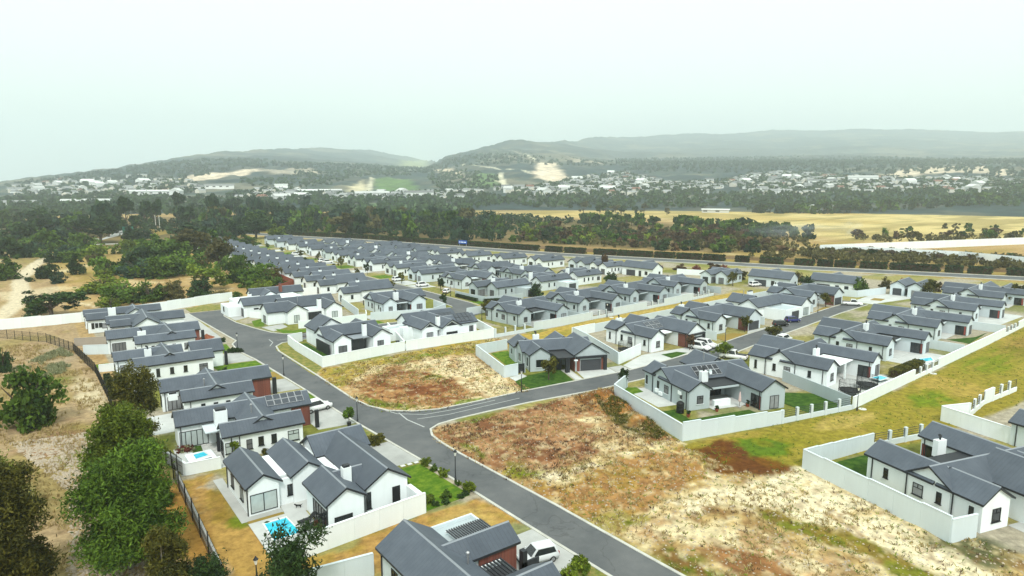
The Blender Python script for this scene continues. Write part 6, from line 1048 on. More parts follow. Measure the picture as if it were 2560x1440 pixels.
# near trees: own crowns with many small leaves
def bigtree(label, x, y, w_, h, leaf, shape, seed, n, size, trunk='bark_pale', shell=.35, z=0, lean=(0, 0), spread=.24):
    L = lobes_for(shape, seed); n = int(n * 1.5); p, t = crown_pts(L, n, seed, n // 70, spread, shell); p[:, :2] += np.array(lean)[None] * p[:, 2:3]; S_ = np.array([w_ / .9, w_ / .9, h / .98]); p = p * S_; p[:, 2] = np.maximum(p[:, 2], .05); o = thing('tree', label, 'tree', (x, y, z), 0)
    obj('crown', leafmesh('crown', p, size * .62, t, leaf, seed, 3.4), o)
    g = random.Random(seed); b_ = MB(); tips = [tuple(np.array(l[:3]) * S_) for l in L]; r0 = .02 * h + .06; cx, cy = lean[0] * h * .4, lean[1] * h * .4
    b_.tube([(0, 0, -.1), (cx * .5, cy * .5, h * .22), (cx, cy, h * .45)], [r0, r0 * .8, r0 * .5], 8)
    for tx, ty, tz in tips: s0 = h * g.uniform(.15, .42); b_.tube([(cx * .5, cy * .5, s0), ((tx + cx) / 2 * .7 + g.uniform(-.3, .3), (ty + cy) / 2 * .7, (s0 + tz) / 2), (tx + lean[0] * tz, ty + lean[1] * tz, tz), (tx * 1.25 + g.uniform(-.4, .4) + lean[0] * tz, ty * 1.25 + lean[1] * tz, tz + h * .06)], [r0 * .45, r0 * .3, r0 * .16, .015], 5)
    obj('trunk', b_.me('trunk', trunk), o); return o
bigtree('tall grey-olive tree covering the corner of the brick ended house', 9.6, 97, 7.6, 12.4, 'leaf_olive', 'full', 5, 16000, .20, spread=.25)
bigtree('bright green tree in front of the spa garden fence', 7.0, 84, 8.6, 11.2, 'leaf_bright', 'full', 8, 21000, .21, spread=.27)
bigtree('large leafy tree rising from the bottom beside the dry strip', 5.6, 68.5, 9.8, 11.6, 'leaf_green', 'full', 12, 30000, .20, spread=.28)
bigtree('dark feathery tree in the bottom corner of the veld', -3.2, 68, 8.0, 11.8, 'leaf_olive', 'full', 17, 26000, .20, spread=.28)
bigtree('pale green shrub thicket behind the dark feathery tree', -5.2, 87, 6.4, 8.4, 'leaf_bright', 'bush', 21, 12000, .18, spread=.28)
bigtree('young olive tree at the bottom edge next to the garden wall', 7.4, 60.8, 4.6, 6.8, 'leaf_olive', 'full', 23, 10000, .16, spread=.28)
bigtree('dark shrub at the foot of the tall wire poles', 10.6, 59.6, 3.8, 4.6, 'leaf_dark', 'bush', 27, 8000, .15)
bigtree('half bare tree with dark leaves and twisting branches in front of the big pool', 14.8, 50.4, 5.4, 8.8, 'leaf_dark', 'spread', 31, 4200, .2, 'bark', .7, spread=.36)
bigtree('grey green shrub beside the dry strip under the wire fence', 10.2, 81, 3.2, 3.6, 'leaf_green', 'bush', 37, 5000, .15)
# ---------------------------------------------------------------- garden plants
def shrub(label, x, y, w_, h, leaf='leaf_green', shape='bush', group='garden shrubs', z=0, n=1400): return plant('shrub', label, 'shrub', x, y, w_, h, leaf, shape, n, .07, 2, group, z)
for i, (x, y, w_, h) in enumerate(((39.5, 72.4, 1.3, 1.2), (39.6, 70.2, 1.0, .8), (39.8, 68.0, 1.3, 1.1), (39.9, 65.0, .9, .7), (40.0, 62.9, 1.7, 1.4), (34.2, 68.2, 1.6, 1.5), (34.8, 63.2, 1.6, 1.0), (37.0, 62.8, 1.3, .9), (34.1, 66.4, 1.2, 1.0))): shrub('leafy shrub in the planted border of the pool house lawn', x, y, w_, h, 'leaf_green' if i % 2 else 'leaf_bright', group='border shrubs of the pool house')
for x, y in ((35.2, 62.2), (38.4, 62.0), (39.2, 62.2), (36.4, 61.8)): shrub('low dark ground cover plant along the lawn edge', x, y, 1.0, .5, 'leaf_dark', group='low edge plants')
for i, (x, y, w_, h) in enumerate(((37.2, 83.0, 2.4, 1.6), (38.6, 83.6, 1.2, 1.0))): shrub(('wide dark shrub at the top of the pale driveway', 'small dark shrub at the kerb above the pale driveway')[i], x, y, w_, h, 'leaf_olive', group=None)
for i, (x, y, w_, h) in enumerate(((39.6, 42.6, 2.0, 1.5), (37.8, 42.2, 1.8, 1.4), (40.2, 43.4, 1.4, 1.2), (36.4, 40.6, 1.6, 1.3))): shrub('bright shrub along the driveway behind the silver hatchback', x, y, w_, h, 'leaf_bright', group='shrubs by the silver hatchback')
for i in range(7): shrub('dark shrub in the bed under the upper street lamp', 34.2 + i * .35, 149.2 - .2 * i + (i % 2) * .9, 1.1, 1.0, 'leaf_dark', group='bed of dark shrubs')
for i in range(6): shrub('dark rounded plant beside the clay heap drive', 33.6 + (i % 3) * 1.0, 160.5 + (i // 3) * 1.4, 1.1, .9, 'leaf_dark', group='dark plants by the clay heap')
def hedge(label, pts, w_, h, leaf='hedge_leaf', group=None, dens=60, size=.16, cat='hedge'):
    (x0, y0), (x1, y1) = pts; L = math.hypot(x1 - x0, y1 - y0); a = math.atan2(y1 - y0, x1 - x0); o = thing('hedge', label, cat, ((x0 + x1) / 2, (y0 + y1) / 2, 0), a, group); Lq = max(1, round(L)); key = ('hedge', Lq, w_, h, leaf)
    def mk():
        g = np.random.default_rng(Lq); n = int((2 * (Lq + w_) * h + Lq * w_) * dens); p = g.uniform(-.5, .5, (n, 3)); ax = g.integers(0, 3, n); sgn = np.where(g.random(n) < .5, -.5, .5)
        area = np.array([w_ * h, Lq * h, Lq * w_]); ax = g.choice(3, n, p=area / area.sum()); p[np.arange(n), ax] = np.where(ax == 2, .5, sgn) * g.uniform(.86, 1.04, n); p *= np.array([Lq, w_, h]); p[:, 2] += h / 2; p[:, 1] *= 1 - .12 * (p[:, 2] / h); t = fbm(p[:, 0], p[:, 2] * 2, .9, 3, 5); return leafmesh('leaves', p, size, (t - .2) * 1.3 + g.uniform(-.1, .1, n), leaf, 3)
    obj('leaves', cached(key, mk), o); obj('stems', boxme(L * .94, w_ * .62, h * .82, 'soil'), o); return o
hedge('clipped dark hedge between the wire fence and the white patio', [(10.2, 127), (10.4, 140)], 1.1, 1.6, dens=90, size=.13); hedge('leafy hedge behind the railings beside the splash pool', [(129.4, 54.4), (141.5, 54.8)], 2.2, 1.7, 'leaf_olive', dens=60); hedge('low dark hedge climbing the wall of the grey corner house', [(113.4, 167.6), (120.8, 165.2)], 1.0, 1.1, 'leaf_dark'); hedge('low dark hedge at the kerb below the ivy wall', [(112.2, 182), (112.4, 170.4)], .9, 1.0, 'leaf_dark')
# flower bed of the spa garden
for i in range(10): shrub('maroon and pink flowering plant in the spa garden bed', 14.6 + (i % 5) * .42, 96.9 - (i // 5) * 1.1 - (i % 5) * .12, .8, .7, 'leaf_red' if i % 3 else 'grey_bush', group='flower bed of the spa garden', n=700)
shrub('pale leaved climber against the white long house wall', 20.2, 89.0, 1.7, 2.6, 'leaf_bright', 'tall', None); shrub('low pale bush beneath the small windows of the solar long house', 24.0, 88.0, 1.6, 1.0, 'leaf_olive', 'bush', None); shrub('round bush at the gate of the patio house', 28.6, 131.6, 2.0, 1.5, 'leaf_dark', 'bush', None)
def gtree(label, x, y, w_, h, leaf='leaf_green', shape='tree'): return plant('tree', label, 'tree', x, y, w_, h, leaf, shape, 1800, .05, 2)
gtree('slim young tree on the deep green lawn before the framed garage', 76.9, 92.4, 3.4, 4.6, 'leaf_olive'); gtree('bushy tree between the solar house and the white pickup', 116.2, 82.6, 4.0, 3.4, 'leaf_bright'); gtree('small tree in front of the brown brick pier', 142.2, 95.2, 3.2, 4.0, 'leaf_olive'); gtree('small tree on the far dry lawn', 191.5, 101.2, 3.4, 4.2, 'leaf_olive'); gtree('reddish small tree by the portal garage', 116.4, 91.4, 2.2, 3.6, 'leaf_brown'); gtree('twiggy tree at the corner of the solar house', 84.4, 80.4, 2.2, 3.6, 'leaf_dark'); gtree('thin tree at the kerb behind the white car', 140.5, 86.6, 4.2, 3.4, 'leaf_olive')
gtree('round street tree on the grass island bend', 102.2, 150.6, 3.4, 4.4, 'leaf_olive'); gtree('dark street tree at the bend kerb', 100.8, 170.5, 2.6, 3.6, 'leaf_dark'); gtree('dark bush tree at the corner house terrace', 114.5, 196, 3.0, 4.4, 'leaf_dark'); gtree('tall dark tree in front of the grey corner garage', 133.2, 166.6, 5.0, 4.6, 'leaf_dark', 'bush'); gtree('dark leafy tree hiding a garage in the middle row', 172.5, 171.5, 5.6, 4.8, 'leaf_dark', 'bush'); gtree('tree beside the dark carport', 217.0, 121.5, 6.0, 5.0, 'leaf_dark', 'bush'); gtree('bright round tree in front of a long roof', 222.8, 106.0, 5.0, 6.0, 'leaf_green', 'bush'); gtree('small tree before the maroon door', 204.8, 143.0, 4.0, 5.0, 'leaf_olive'); gtree('tree beside the paved court', 231.0, 88.6, 5.4, 6.2, 'leaf_olive'); gtree('tree by the last timber garage', 243.0, 69, 5.4, 6, 'leaf_olive'); gtree('tall tree behind the maroon blinds house', 192.4, 196, 3.6, 7.6, 'leaf_brown', 'tall')
for i in range(16): plant('street_tree', f'{ORD[i]} small street tree along the second street, counted from its bend', 'tree', 111.6 if i % 2 else 101.4, 205 + i * 14 + rnd.uniform(-4, 4), rnd.uniform(2, 4), rnd.uniform(3, 5), rnd.choice(['leaf_dark', 'leaf_olive']), 'tree', 700, .08, 2, 'street trees of the second street')
for i, (x, y) in enumerate(((226, 184), (229, 178), (232, 172), (234, 168), (222, 152), (226, 143), (232, 134), (235, 128), (238, 120), (244, 108), (246, 103), (250, 94), (255, 84))): shrub('bronze round shrub on the verge between outer row and highway', x, y, rnd.uniform(4, 6.5), rnd.uniform(2.6, 4.2), rnd.choice(['leaf_brown', 'leaf_red', 'leaf_bronze']), group='bronze verge shrubs', n=900)
# potted tree
o = thing('potted_tree', 'small round headed tree in a black pot on the verge', 'potted tree', (37.3, 91.8, .02)); obj('pot', MB().lathe([(.26, 0), (.36, .6), (.3, .6)], 10).me('pot', 'black_plastic'), o); p, t = crown_pts([(0, 0, 2.0, .7, .7, .7), (.3, .1, 2.3, .5, .5, .4), (-.3, 0, 1.7, .5, .5, .4)], 1500, 3); obj('crown', leafmesh('crown', p, .17, t, 'leaf_green', 3), o); obj('trunk', MB().tube([(0, 0, .5), (.05, 0, 1.9)], .06, 6).me('trunk', 'bark'), o)
for i, (x, y, lb) in enumerate(((81.6, 63.8, 'red flower pot at the house corner beside the water tank'), (87.3, 62.7, 'rust red pot at the patio edge'), (93.4, 61.2, 'terracotta pot by the folded umbrella'))):
    o = thing('flower_pot', lb, 'flower pot', (x, y, .03), 0, 'patio flower pots'); obj('pot', MB().lathe([(.2, 0), (.33, .5), (.28, .5)], 10).me('pot', 'terracotta'), o); p, t = crown_pts([(0, 0, .75, .3, .3, .3)], 200, i); obj('leaves', leafmesh('leaves', p, .14, t, 'leaf_dark', i), o)
tag(obj('clay_heap', (lambda: (lambda g: mesh('clay_heap', [(x * .9, y * .9, max(0, 1.0 - .55 * math.hypot(x, y)) * (.8 + .4 * g.random())) for x in np.linspace(-2, 2, 13) for y in np.linspace(-2, 2, 13)], [(i * 13 + j, (i + 1) * 13 + j, (i + 1) * 13 + j + 1, i * 13 + j + 1) for i in range(12) for j in range(12)], ['clay_heap']))(random.Random(4)))(), None, (33.4, 167.5, .0)), 'red clay heap on the paving of the cul-de-sac', 'rubble heap')
# ---------------------------------------------------------------- highway with its clipped hedges
HW = [(120, 560), (146, 470), (171, 414), (196, 336), (221, 258), (247, 203), (268, 156), (305, 86), (345, 5)]
tag(obj('highway', strip_mesh('highway', HW, 0, 11, -.05, .03, 'asphalt')), 'grey dual carriageway running past the estate', kind='structure'); tag(obj('verge', strip_mesh('verge', offset(HW, 11), .0, 14, -.1, .05, 'lawn_dry')), 'sandy verge beyond the highway', kind='structure'); tag(obj('kerb', strip_mesh('kerb', offset(HW, 11), 0, 1.1, -.05, .2, 'kerb')), 'pale kerb line of the highway', kind='structure'); tag(obj('kerb', strip_mesh('kerb', offset(HW, -.8), 0, .8, -.05, .16, 'kerb')), 'pale near kerb of the highway', kind='structure')
HL = offset(HW, 15.5); cum = [0]
for i in range(len(HL) - 1): cum.append(cum[-1] + math.dist(HL[i], HL[i + 1]))
def along(d):
    for i in range(len(HL) - 1):
        if d <= cum[i + 1]: t = (d - cum[i]) / (cum[i + 1] - cum[i]); return (HL[i][0] + (HL[i + 1][0] - HL[i][0]) * t, HL[i][1] + (HL[i + 1][1] - HL[i][1]) * t)
    return HL[-1]
d = 70; hi = 0
while d < cum[-1] - 30:
    L_ = rnd.choice([6, 8, 10, 12, 18, 26]) if d > 180 else rnd.choice([26, 34]); hedge(f'{ORD[hi]} clipped dark hedge block along the highway, counted from the wood', [along(d), along(d + L_)], 3.2, 2.9, group='clipped highway hedges', dens=7, size=.5); d += L_ + rnd.choice([1.0, 1.4, 2, 5]); hi += 1
# ---------------------------------------------------------------- tree belts
def scatter(poly, n, seed, gap=0):
    g = random.Random(seed); xs_ = [p[0] for p in poly]; ys_ = [p[1] for p in poly]; out = []; tries = 0
    while len(out) < n and tries < 60000:
        tries += 1; x, y = g.uniform(min(xs_), max(xs_)), g.uniform(min(ys_), max(ys_))
        if inpoly(np.array([x]), np.array([y]), poly)[0] and all((x - a) ** 2 + (y - b_) ** 2 > gap * gap for a, b_ in out): out.append((x, y))
    return out
def belt(poly, n, seed, gap, hr, wr, mix, shapes, name, word, nl=420, size=.115):
    g = random.Random(seed + 1)
    for x, y in scatter(poly, n, seed, gap):
        k = g.choice(mix); s_ = g.choice(shapes); h = g.uniform(*hr); nm = 'pine_tree' if s_ == 'pine' else name
        plant(nm, f'{WORDS[k]} {"pine" if s_ == "pine" else "tall " + name.replace("_", " ") if s_ == "tall" else "rounded " + name.replace("_", " ")} {word}', 'bush' if name == 'bush' else 'tree', x, y, h * g.uniform(*wr), h, LM[k], s_, nl, size, 3, f'{WORDS[k]} {"pine" if s_ == "pine" else "tall" if s_ == "tall" else "rounded"} {name} {word}', float(groundz(x, y)[0]))
belt([(108, 470), (160, 530), (238, 345), (300, 400), (330, 560), (230, 690), (110, 620)], 112, 1, 10, (9, 18), (.8, 1.2), ['dark', 'dark', 'blue', 'bronze', 'green', 'green'], ['bush', 'tree', 'bush', 'bush'], 'tree', 'in the wood behind the highway')
belt([(40, 560), (60, 760), (200, 830), (260, 720), (170, 560), (110, 590)], 52, 2, 14, (13, 26), (.5, .85), ['dark', 'blue', 'dark'], ['tall', 'tree', 'bush'], 'eucalyptus_tree', 'in the tall stand beyond the bend')
belt([(-40, 480), (40, 560), (50, 760), (-60, 900)], 34, 3, 12, (9, 15), (1.0, 1.4), ['dark', 'blue', 'green'], ['bush', 'bush', 'tree'], 'bush', 'in the far western thicket')
belt([(245, 340), (282, 252), (318, 190), (345, 215), (430, 300), (340, 430)], 125, 4, 6, (4, 8), (1.1, 1.7), ['green', 'bronze', 'brown', 'dark', 'green', 'bright', 'brown'], ['bush'], 'bush', 'in the scrub beyond the highway')
belt([(322, 186), (372, 92), (392, 96), (350, 190)], 30, 5, 6, (2.5, 5), (1.0, 1.6), ['brown', 'brown', 'bronze', 'dark'], ['bush', 'tree'], 'bush', 'in the burnt scrub along the white wall')
belt([(420, 470), (445, 480), (470, 330), (430, 240), (402, 250), (436, 330)], 60, 6, 5, (7, 12), (.8, 1.2), ['dark', 'green', 'green'], ['bush', 'tree'], 'tree', 'in the dense planted row by the dry fields')
belt([(440, 235), (480, 250), (560, 180), (640, 260), (600, 130), (500, 135)], 26, 7, 13, (4, 8), (.9, 1.4), ['green', 'bronze', 'dark', 'brown'], ['tree', 'bush', 'spread'], 'tree', 'scattered over the pale dry field')
belt([(740, 520), (800, 520), (1000, 420), (1160, 380), (1180, 330), (980, 380), (800, 440)], 55, 8, 12, (10, 17), (1.0, 1.5), ['dark', 'blue', 'dark', 'green'], ['bush', 'bush', 'tree'], 'tree', 'in the far windbreak beyond the dry field')
belt([(560, 640), (660, 600), (640, 520), (560, 560)], 9, 9, 16, (9, 15), (.8, 1.2), ['dark', 'bronze'], ['tree', 'tall'], 'tree', 'standing in the middle of the dry field')
# ground cover nobody could count
def tufts(name, label, polys, n, seed, hgt, mt, blades=4, wd=.05):
    g = np.random.default_rng(seed); P_ = []
    for poly, m_ in polys:
        a = np.array(poly); c = 0
        while c < m_ * n:
            q = g.uniform(a.min(0), a.max(0), (4000, 2)); q = q[inpoly(q[:, 0], q[:, 1], poly)]; q = q[fbm(q[:, 0], q[:, 1], .3, 3, seed) > .48]
            q = q[:int(m_ * n - c) + 1]; P_.append(q); c += len(q)
    Q = np.concatenate(P_); n = len(Q); zz = shape(Q[:, 0], Q[:, 1]); V = []; 
    k = n * blades; b0 = np.repeat(np.stack([Q[:, 0], Q[:, 1], zz], 1), blades, 0) + g.normal(size=(k, 3)) * np.array([.10, .10, 0]); tip = b0 + g.normal(size=(k, 3)) * np.array([.16, .16, .05]) + np.array([0, 0, 1]) * (hgt * g.uniform(.4, 1.2, k))[:, None]; sd_ = g.normal(size=(k, 3)) * np.array([1, 1, 0]); sd_ *= wd / (np.linalg.norm(sd_, axis=1)[:, None] + 1e-6)
    V = np.stack([b0 - sd_, b0 + sd_, tip + sd_ * .4, tip - sd_ * .4], 1).reshape(-1, 3); me_ = bpy.data.meshes.new(name); me_.vertices.add(4 * k); me_.vertices.foreach_set('co', V.ravel().astype(np.float32)); me_.loops.add(4 * k); me_.loops.foreach_set('vertex_index', np.arange(4 * k, dtype=np.int32)); me_.polygons.add(k); me_.polygons.foreach_set('loop_start', np.arange(0, 4 * k, 4, dtype=np.int32)); me_.update(calc_edges=True)
    at = me_.attributes.new('leaf', 'FLOAT', 'POINT'); at.data.foreach_set('value', np.repeat(np.repeat(g.uniform(0, 1, n), blades), 4).astype(np.float32)); me_.materials.append(MATS[mt]); tag(obj(name, me_), label, kind='stuff')
WESTV = [(-12, 60), (10, 60), (8.8, 110), (9, 168), (2, 182), (-14, 190)]
tufts('grass', 'dry straw grass tufts over the bare lots', [(LOT_NORTH, .3), (LOT_SOUTH, .3), (LOT_NEAR, .4)], 6000, 3, .24, 'straw'); tufts('weeds', 'low brown weeds over the bare lots', [(LOT_NORTH, .35), (LOT_SOUTH, .5), (LOT_NEAR, .15)], 2200, 5, .24, 'leaf_brown'); tufts('grass', 'short green weeds on lot edges and greenbelt', [(LOT_NORTH, .3), (LOT_NEAR, .3), (GREENBELT, .4)], 3000, 8, .16, 'leaf_bright'); tufts('grass', 'dry grass tufts over the western veld', [(WESTV, 1)], 6000, 9, .4, 'straw'); tufts('grass', 'grey green tussocks in the veld beside the fence', [([(-4, 160), (5, 176), (7, 165), (5, 152), (-2, 148)], 1)], 900, 11, .45, 'grey_bush', 6, .1)
tufts('weeds', 'dark weeds on the soil heap of the south lot', [([(70.4, 60.6), (72.8, 60.4), (77.6, 74), (75, 78), (70, 68)], 1)], 900, 13, .22, 'leaf_olive', 5, .06)
g_ = np.random.default_rng(5)
def stonesheap(label, polys, n, seed, s0, s1, mt):
    g = np.random.default_rng(seed); v = []; f = []
    for poly, fr in polys:
        a = np.array(poly); q = g.uniform(a.min(0), a.max(0), (int(n * fr * 3), 2)); q = q[inpoly(q[:, 0], q[:, 1], poly)][:int(n * fr)]; zz = shape(q[:, 0], q[:, 1])
        for (x, y), z in zip(q, zz):
            s_ = g.uniform(s0, s1); k = len(v); J = g.uniform(.7, 1.3, (6, 1)) * np.array([(s_, 0, 0), (0, s_, 0), (-s_, 0, 0), (0, -s_, 0), (0, 0, s_ * .7), (0, 0, -s_ * .4)]); v += [(x + j[0], y + j[1], z + j[2]) for j in J]; f += [(k, k + 1, k + 4), (k + 1, k + 2, k + 4), (k + 2, k + 3, k + 4), (k + 3, k, k + 4)]
    tag(obj('stones', mesh('stones', v, f, [mt])), label, kind='stuff')
stonesheap('loose pale stones on the near lot', [(LOT_NEAR, .6), (LOT_NORTH, .2), (LOT_SOUTH, .2)], 5000, 4, .04, .16, 'stone'); stonesheap('broken rock along the dirt track under the trees', [([(0, 62), (8, 62), (8, 90), (6, 112), (-4, 114), (2, 90)], 1)], 4500, 6, .08, .3, 'stone')
# ---------------------------------------------------------------- the far town
def hrot(x, y): return 0
def far_house(i, wd, ln, hh, wm):
    def mk():
        b_ = MB().box(-wd / 2, wd / 2, -ln / 2, ln / 2, -2, hh, 0); return b_.me('wall', wm)
    def mr():
        e = .5; return mesh('roof', [(-wd / 2 - e, -ln / 2 - e, hh), (wd / 2 + e, -ln / 2 - e, hh), (wd / 2 + e, ln / 2 + e, hh), (-wd / 2 - e, ln / 2 + e, hh), (0, -ln / 2 - e, hh + wd * .3), (0, ln / 2 + e, hh + wd * .3)], [(0, 3, 5, 4), (1, 4, 5, 2), (0, 4, 1), (2, 5, 3), (0, 1, 2, 3)], [ROOFS[i % len(ROOFS)]])
    return cached(('fh', i), mk), cached(('fr', i), mr)
mat('far_roof_grey', (0.22, 0.23, 0.23), 0.8, objrand=.4); mat('far_roof_red', (0.20, 0.10, 0.07), 0.8, objrand=.3); mat('far_roof_pale', (0.62, 0.64, 0.62), 0.7, objrand=.25); ROOFS = ['far_roof_grey', 'far_roof_grey', 'far_roof_pale', 'far_roof_red', 'far_roof_pale']
mat('far_wall', (0.78, 0.80, 0.78), 0.9, objrand=.3); mat('far_wall_cream', (0.66, 0.63, 0.55), 0.9)
KIND = [far_house(i, *d) for i, d in enumerate([(9, 14, 4, 'far_wall'), (10, 18, 4.5, 'far_wall'), (12, 16, 6.5, 'far_wall'), (9, 12, 4, 'far_wall_cream'), (14, 26, 5, 'far_wall')])]
TOWNS = [([(-16, 2304), (81, 2465), (302, 2266), (343, 1755), (286, 1332), (154, 1426), (0, 1674)], 58, 'under the western ridge'), ([(296, 1256), (453, 1442), (490, 1206), (760, 1166), (700, 1010), (466, 1060), (297, 1157)], 34, 'in the middle of the valley town'), ([(801, 1153), (931, 1168), (1345, 1428), (1556, 1506), (1267, 1067), (1498, 1040), (1050, 800), (760, 960)], 100, 'at the foot of the sandy clearing'), ([(1646, 1144), (1841, 1129), (1766, 921), (1716, 703), (1757, 511), (1400, 420), (1080, 700), (1350, 980)], 108, 'at the foot of the eastern hill')]
def slopez(x, y): r = math.hypot(x, y); a = math.degrees(math.atan2(x, y)); return float(hillz(np.array(a), np.array(float(r))))
gh = random.Random(99); town_pts = []
for poly, n, wd in TOWNS:
    for x, y in scatter(poly, n, n, 22):
        k = gh.choice([0, 0, 1, 2, 3, 1, 4 if gh.random() < .3 else 0]); me1, me2 = KIND[k]; o = thing('distant_house', f'small pale house {wd}', 'house', (x, y, slopez(x, y) + 1.0), gh.uniform(0, 3.14), f'distant houses {wd}'); s_ = gh.uniform(.9, 1.35); o.scale = (s_, s_, s_); obj('wall', me1, o); obj('roof', me2, o); town_pts.append((x, y))
# more roofs than one could pick apart
b_ = MB()
for poly, n, wd in TOWNS:
    for x, y in scatter(poly, int(n * 1.3), n + 500, 12):
        z = slopez(x, y) + 1; a = gh.uniform(0, 3.14); w_, l = gh.uniform(4, 6), gh.uniform(6, 10); hh = gh.uniform(3.5, 5); ca, sa = math.cos(a), math.sin(a); r_ = lambda u, v_: (x + ca * u - sa * v_, y + sa * u + ca * v_)
        q = [r_(-w_, -l), r_(w_, -l), r_(w_, l), r_(-w_, l)]; b_.add([(*p, z - 3) for p in q] + [(*p, z + hh) for p in q] + [(*r_(0, -l), z + hh + 2.6), (*r_(0, l), z + hh + 2.6)], [(0, 1, 5, 4), (1, 2, 6, 5), (2, 3, 7, 6), (3, 0, 4, 7), (4, 8, 9, 7), (5, 6, 9, 8), (4, 5, 8), (6, 7, 9)], [0, 0, 0, 0, 1, 1, 0, 0])
tag(obj('distant_town', b_.me('distant_town', ['far_wall_cream', 'far_roof_grey'])), 'crowded pale roofs of the valley town', kind='stuff')
for i, (x, y, L_, W_, h, a, lb) in enumerate(((-20, 1300, 90, 26, 5, 4, 'long pale warehouse at the western road'), (90, 1240, 70, 24, 5, 8, 'pale warehouse behind the eucalyptus stand'), (210, 1420, 80, 24, 6, 10, 'long white shed in the valley'), (340, 1480, 56, 22, 6, 10, 'white shed with bright roof in the valley'), (470, 1260, 84, 22, 6, 15, 'long low white factory behind the wood'), (520, 1130, 60, 26, 8, 20, 'white hall behind the vine field'), (600, 1100, 50, 26, 9, 20, 'grey roofed hall beside the vine field'), (420, 1330, 40, 12, 14, 12, 'small white tower block in the valley'), (1560, 760, 60, 34, 11, 60, 'white public building of the eastern town'), (1460, 800, 60, 24, 8, 55, 'long white building of the eastern town'), (735, 545, 34, 9, 4, 55, 'low white farm building in the dry field'), (860, 470, 26, 14, 7, 40, 'pink ruin beside the dry field'))):
    o = thing('warehouse', lb, 'building', (x, y, max(0, slopez(x, y))), R(-a)); boxpart('wall', o, -L_ / 2 if i != 7 else -12, L_ / 2 if i != 7 else 12, -W_ / 2, W_ / 2, -3, h, 'far_wall')
    l2 = L_ / 2 + 1 if i != 7 else 13; obj('roof', mesh('roof', [(-l2, -W_ / 2 - 1, h), (l2, -W_ / 2 - 1, h), (l2, W_ / 2 + 1, h), (-l2, W_ / 2 + 1, h), (-l2, 0, h + W_ * .12), (l2, 0, h + W_ * .12)], [(0, 1, 5, 4), (3, 4, 5, 2), (0, 4, 3), (1, 2, 5)], ['far_roof_pale' if i % 3 else 'far_roof_grey']), o)
    n = max(2, int(L_ // 14))
    for j in range(n): boxpart('window', o, -L_ / 2 * .9 * (1 if i != 7 else .25) + j * L_ * (.9 if i != 7 else .22) / n, -L_ / 2 * .9 * (1 if i != 7 else .25) + j * L_ * (.9 if i != 7 else .22) / n + (5 if i != 7 else 3), -W_ / 2 - .12, -W_ / 2 + .05, h * .35, h * .7, 'glass_dark')
# woods between the houses: many crowns, one mass
def woodland(label, polys, seed, hr, mt, per=16, size=4.0):
    g = np.random.default_rng(seed); C = []; T = []
    for poly, n in polys:
        pts = np.array(scatter(poly, n, seed + n, 0)); zz = np.array([slopez(x, y) for x, y in pts]); zz = np.maximum(zz, 0)
        for (x, y), z in zip(pts, zz):
            h = g.uniform(*hr); r = h * .5; p = g.normal(size=(per, 3)); p /= np.linalg.norm(p, axis=1)[:, None]; C.append(np.array([x, y, z + h * .55]) + p * np.array([r, r, h * .42]) * g.uniform(.6, 1, (per, 1))); T.append(np.clip(g.uniform(.1, .8) + g.uniform(-.2, .2, per), 0, 1))
    tag(obj('woodland', leafmesh('woodland', np.concatenate(C), size, np.concatenate(T), mt, seed, 1.3)), label, kind='stuff')
woodland('dark woods and gardens between the valley town roofs', [(t[0], t[1] * 11) for t in TOWNS] + [([(-80, 950), (-60, 1650), (150, 1400), (300, 1150), (560, 1060), (740, 1010), (900, 900), (1100, 740), (1300, 560), (1700, 440), (1900, 300), (1500, 200), (1080, 260), (1020, 440), (800, 620), (640, 740), (600, 860), (440, 720), (300, 830), (150, 880)], 2600), ([(400, 1500), (560, 1450), (800, 1850), (1000, 1850), (1150, 2200), (700, 2100), (620, 1850), (420, 1700)], 420), ([(700, 1180), (1000, 1800), (1250, 2100), (1060, 1500), (820, 1150)], 260)], 3, (5, 10), 'leaf_dark', 14, 4.2)
woodland('scrub trees spread up the hillsides', [([(200, 2300), (900, 2600), (1600, 3200), (1900, 2400), (2700, 1500), (3200, 900), (2500, 700), (2200, 1100), (1700, 1700), (1100, 2000), (600, 2300)], 1800), ([(1560, 1500), (1700, 1200), (1900, 900), (1800, 500), (2400, 560), (3300, 900), (3600, 2200), (2600, 2600)], 2000), ([(-40, 2450), (340, 1850), (650, 2300), (900, 3000), (300, 2900)], 500)], 9, (7, 14), 'leaf_blue', 9, 6.5)
woodland('dense dark undergrowth of the wood behind the highway', [([(112, 475), (165, 520), (246, 345), (310, 400), (430, 480), (440, 640), (300, 720), (110, 720), (60, 600)], 900)], 21, (4, 8), 'leaf_dark', 22, 1.7)
woodland('low mixed scrub beyond the highway hedges', [([(250, 335), (284, 256), (322, 196), (350, 190), (420, 240), (440, 330), (340, 430)], 620), ([(330, 186), (372, 92), (392, 100), (352, 186)], 260), ([(290, 196), (330, 110), (352, 60), (366, 96), (334, 186)], 240), ([(430, 215), (470, 230), (560, 165), (520, 140), (440, 180)], 130)], 22, (1.6, 4), 'leaf_bronze', 22, 1.1)
woodland('green thicket masses in the western veld', [([(30, 290), (78, 270), (80, 345), (90, 450), (50, 440), (36, 360)], 170), ([(-30, 400), (40, 390), (36, 540), (-50, 600)], 170)], 23, (2.5, 6), 'leaf_green', 26, 1.3)
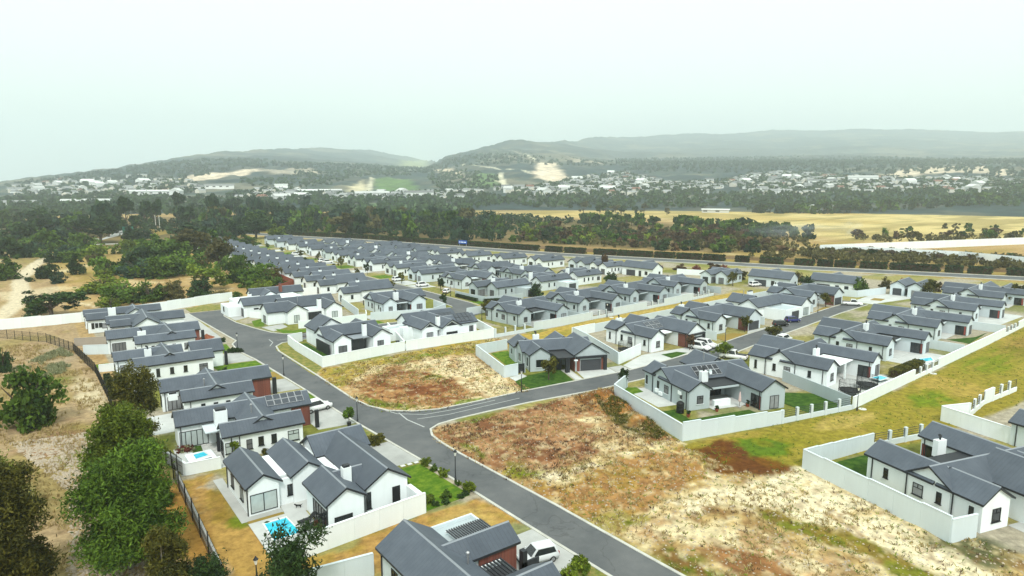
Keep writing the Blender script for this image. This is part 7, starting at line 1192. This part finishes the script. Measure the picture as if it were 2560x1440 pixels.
# far road with light poles
tag(obj('far_road', strip_mesh('far_road', [(20, 560), (44, 520), (56, 560), (70, 640), (64, 760), (20, 900)], -4, 4, .0, .06, 'concrete')), 'pale far road curving between the woods', kind='structure'); tag(obj('far_road', strip_mesh('far_road', [(-40, 500), (60, 470), (90, 480)], -3, 3, .0, .05, 'kerb')), 'pale dirt road at the end of the veld', kind='structure'); tag(obj('verge', strip_mesh('verge', [(60, 520), (84, 560), (90, 620)], -9, 9, .0, .04, 'lawn_dry')), 'sandy clearing beside the far road bend', kind='structure')

ms_ = bpy.data.materials.new('smoke'); ms_.use_nodes = True; n_ = ms_.node_tree; n_.nodes.clear(); pv = n_.nodes.new('ShaderNodeVolumePrincipled'); oo = n_.nodes.new('ShaderNodeOutputMaterial'); pv.inputs['Color'].default_value = (0.75, 0.85, 0.95, 1); tc = n_.nodes.new('ShaderNodeTexCoord'); ln = n_.nodes.new('ShaderNodeVectorMath'); ln.operation = 'LENGTH'; n_.links.new(tc.outputs['Object'], ln.inputs[0]); no = n_.nodes.new('ShaderNodeTexNoise'); no.inputs['Scale'].default_value = 2.2; no.inputs['Detail'].default_value = 3; n_.links.new(tc.outputs['Object'], no.inputs['Vector']); sb = n_.nodes.new('ShaderNodeMapRange'); sb.inputs[1].default_value = 0.15; sb.inputs[2].default_value = 0.95; sb.inputs[3].default_value = 1; sb.inputs[4].default_value = 0; n_.links.new(ln.outputs['Value'], sb.inputs[0]); nm_ = n_.nodes.new('ShaderNodeMapRange'); nm_.inputs[1].default_value = 0.42; nm_.inputs[2].default_value = 0.75; nm_.inputs[4].default_value = 0.06; n_.links.new(no.outputs['Fac'], nm_.inputs[0]); mu_ = n_.nodes.new('ShaderNodeMath'); mu_.operation = 'MULTIPLY'; n_.links.new(sb.outputs[0], mu_.inputs[0]); n_.links.new(nm_.outputs[0], mu_.inputs[1]); n_.links.new(mu_.outputs[0], pv.inputs['Density']); n_.links.new(pv.outputs[0], oo.inputs['Volume']); MATS['smoke'] = ms_
def puff(cx, cy, cz, a, b_, c, rz): 
    me_ = MB().lathe([(max(.01, math.cos(R(t_))), math.sin(R(t_))) for t_ in range(-88, 89, 16)], 16).me('smoke', 'smoke', True); o = obj('smoke', me_, None, (cx, cy, cz), R(rz)); o.scale = (a, b_, c); return o
tag(puff(398, 236, 8, 46, 11, 6, -25), 'thin blue smoke drifting over the burnt scrub', kind='stuff'); tag(puff(430, 214, 9, 13, 7, 7, 0), 'pale smoke rising at the end of the burnt scrub', kind='stuff')
# ---------------------------------------------------------------- haze
m = bpy.data.materials.new('haze'); m.use_nodes = True; nt_ = m.node_tree; nt_.nodes.clear(); pv = nt_.nodes.new('ShaderNodeVolumePrincipled'); oo = nt_.nodes.new('ShaderNodeOutputMaterial'); pv.inputs['Color'].default_value = (0.87, 0.975, 1.0, 1); pv.inputs['Density'].default_value = HAZE; pv.inputs['Anisotropy'].default_value = 0.2; nt_.links.new(pv.outputs[0], oo.inputs['Volume']); MATS['haze'] = m
tag(obj('haze', MB().box(-9800, 11500, -3400, 11500, -5, 860).me('haze', 'haze')), 'pale bluish haze filling the valley', kind='stuff')
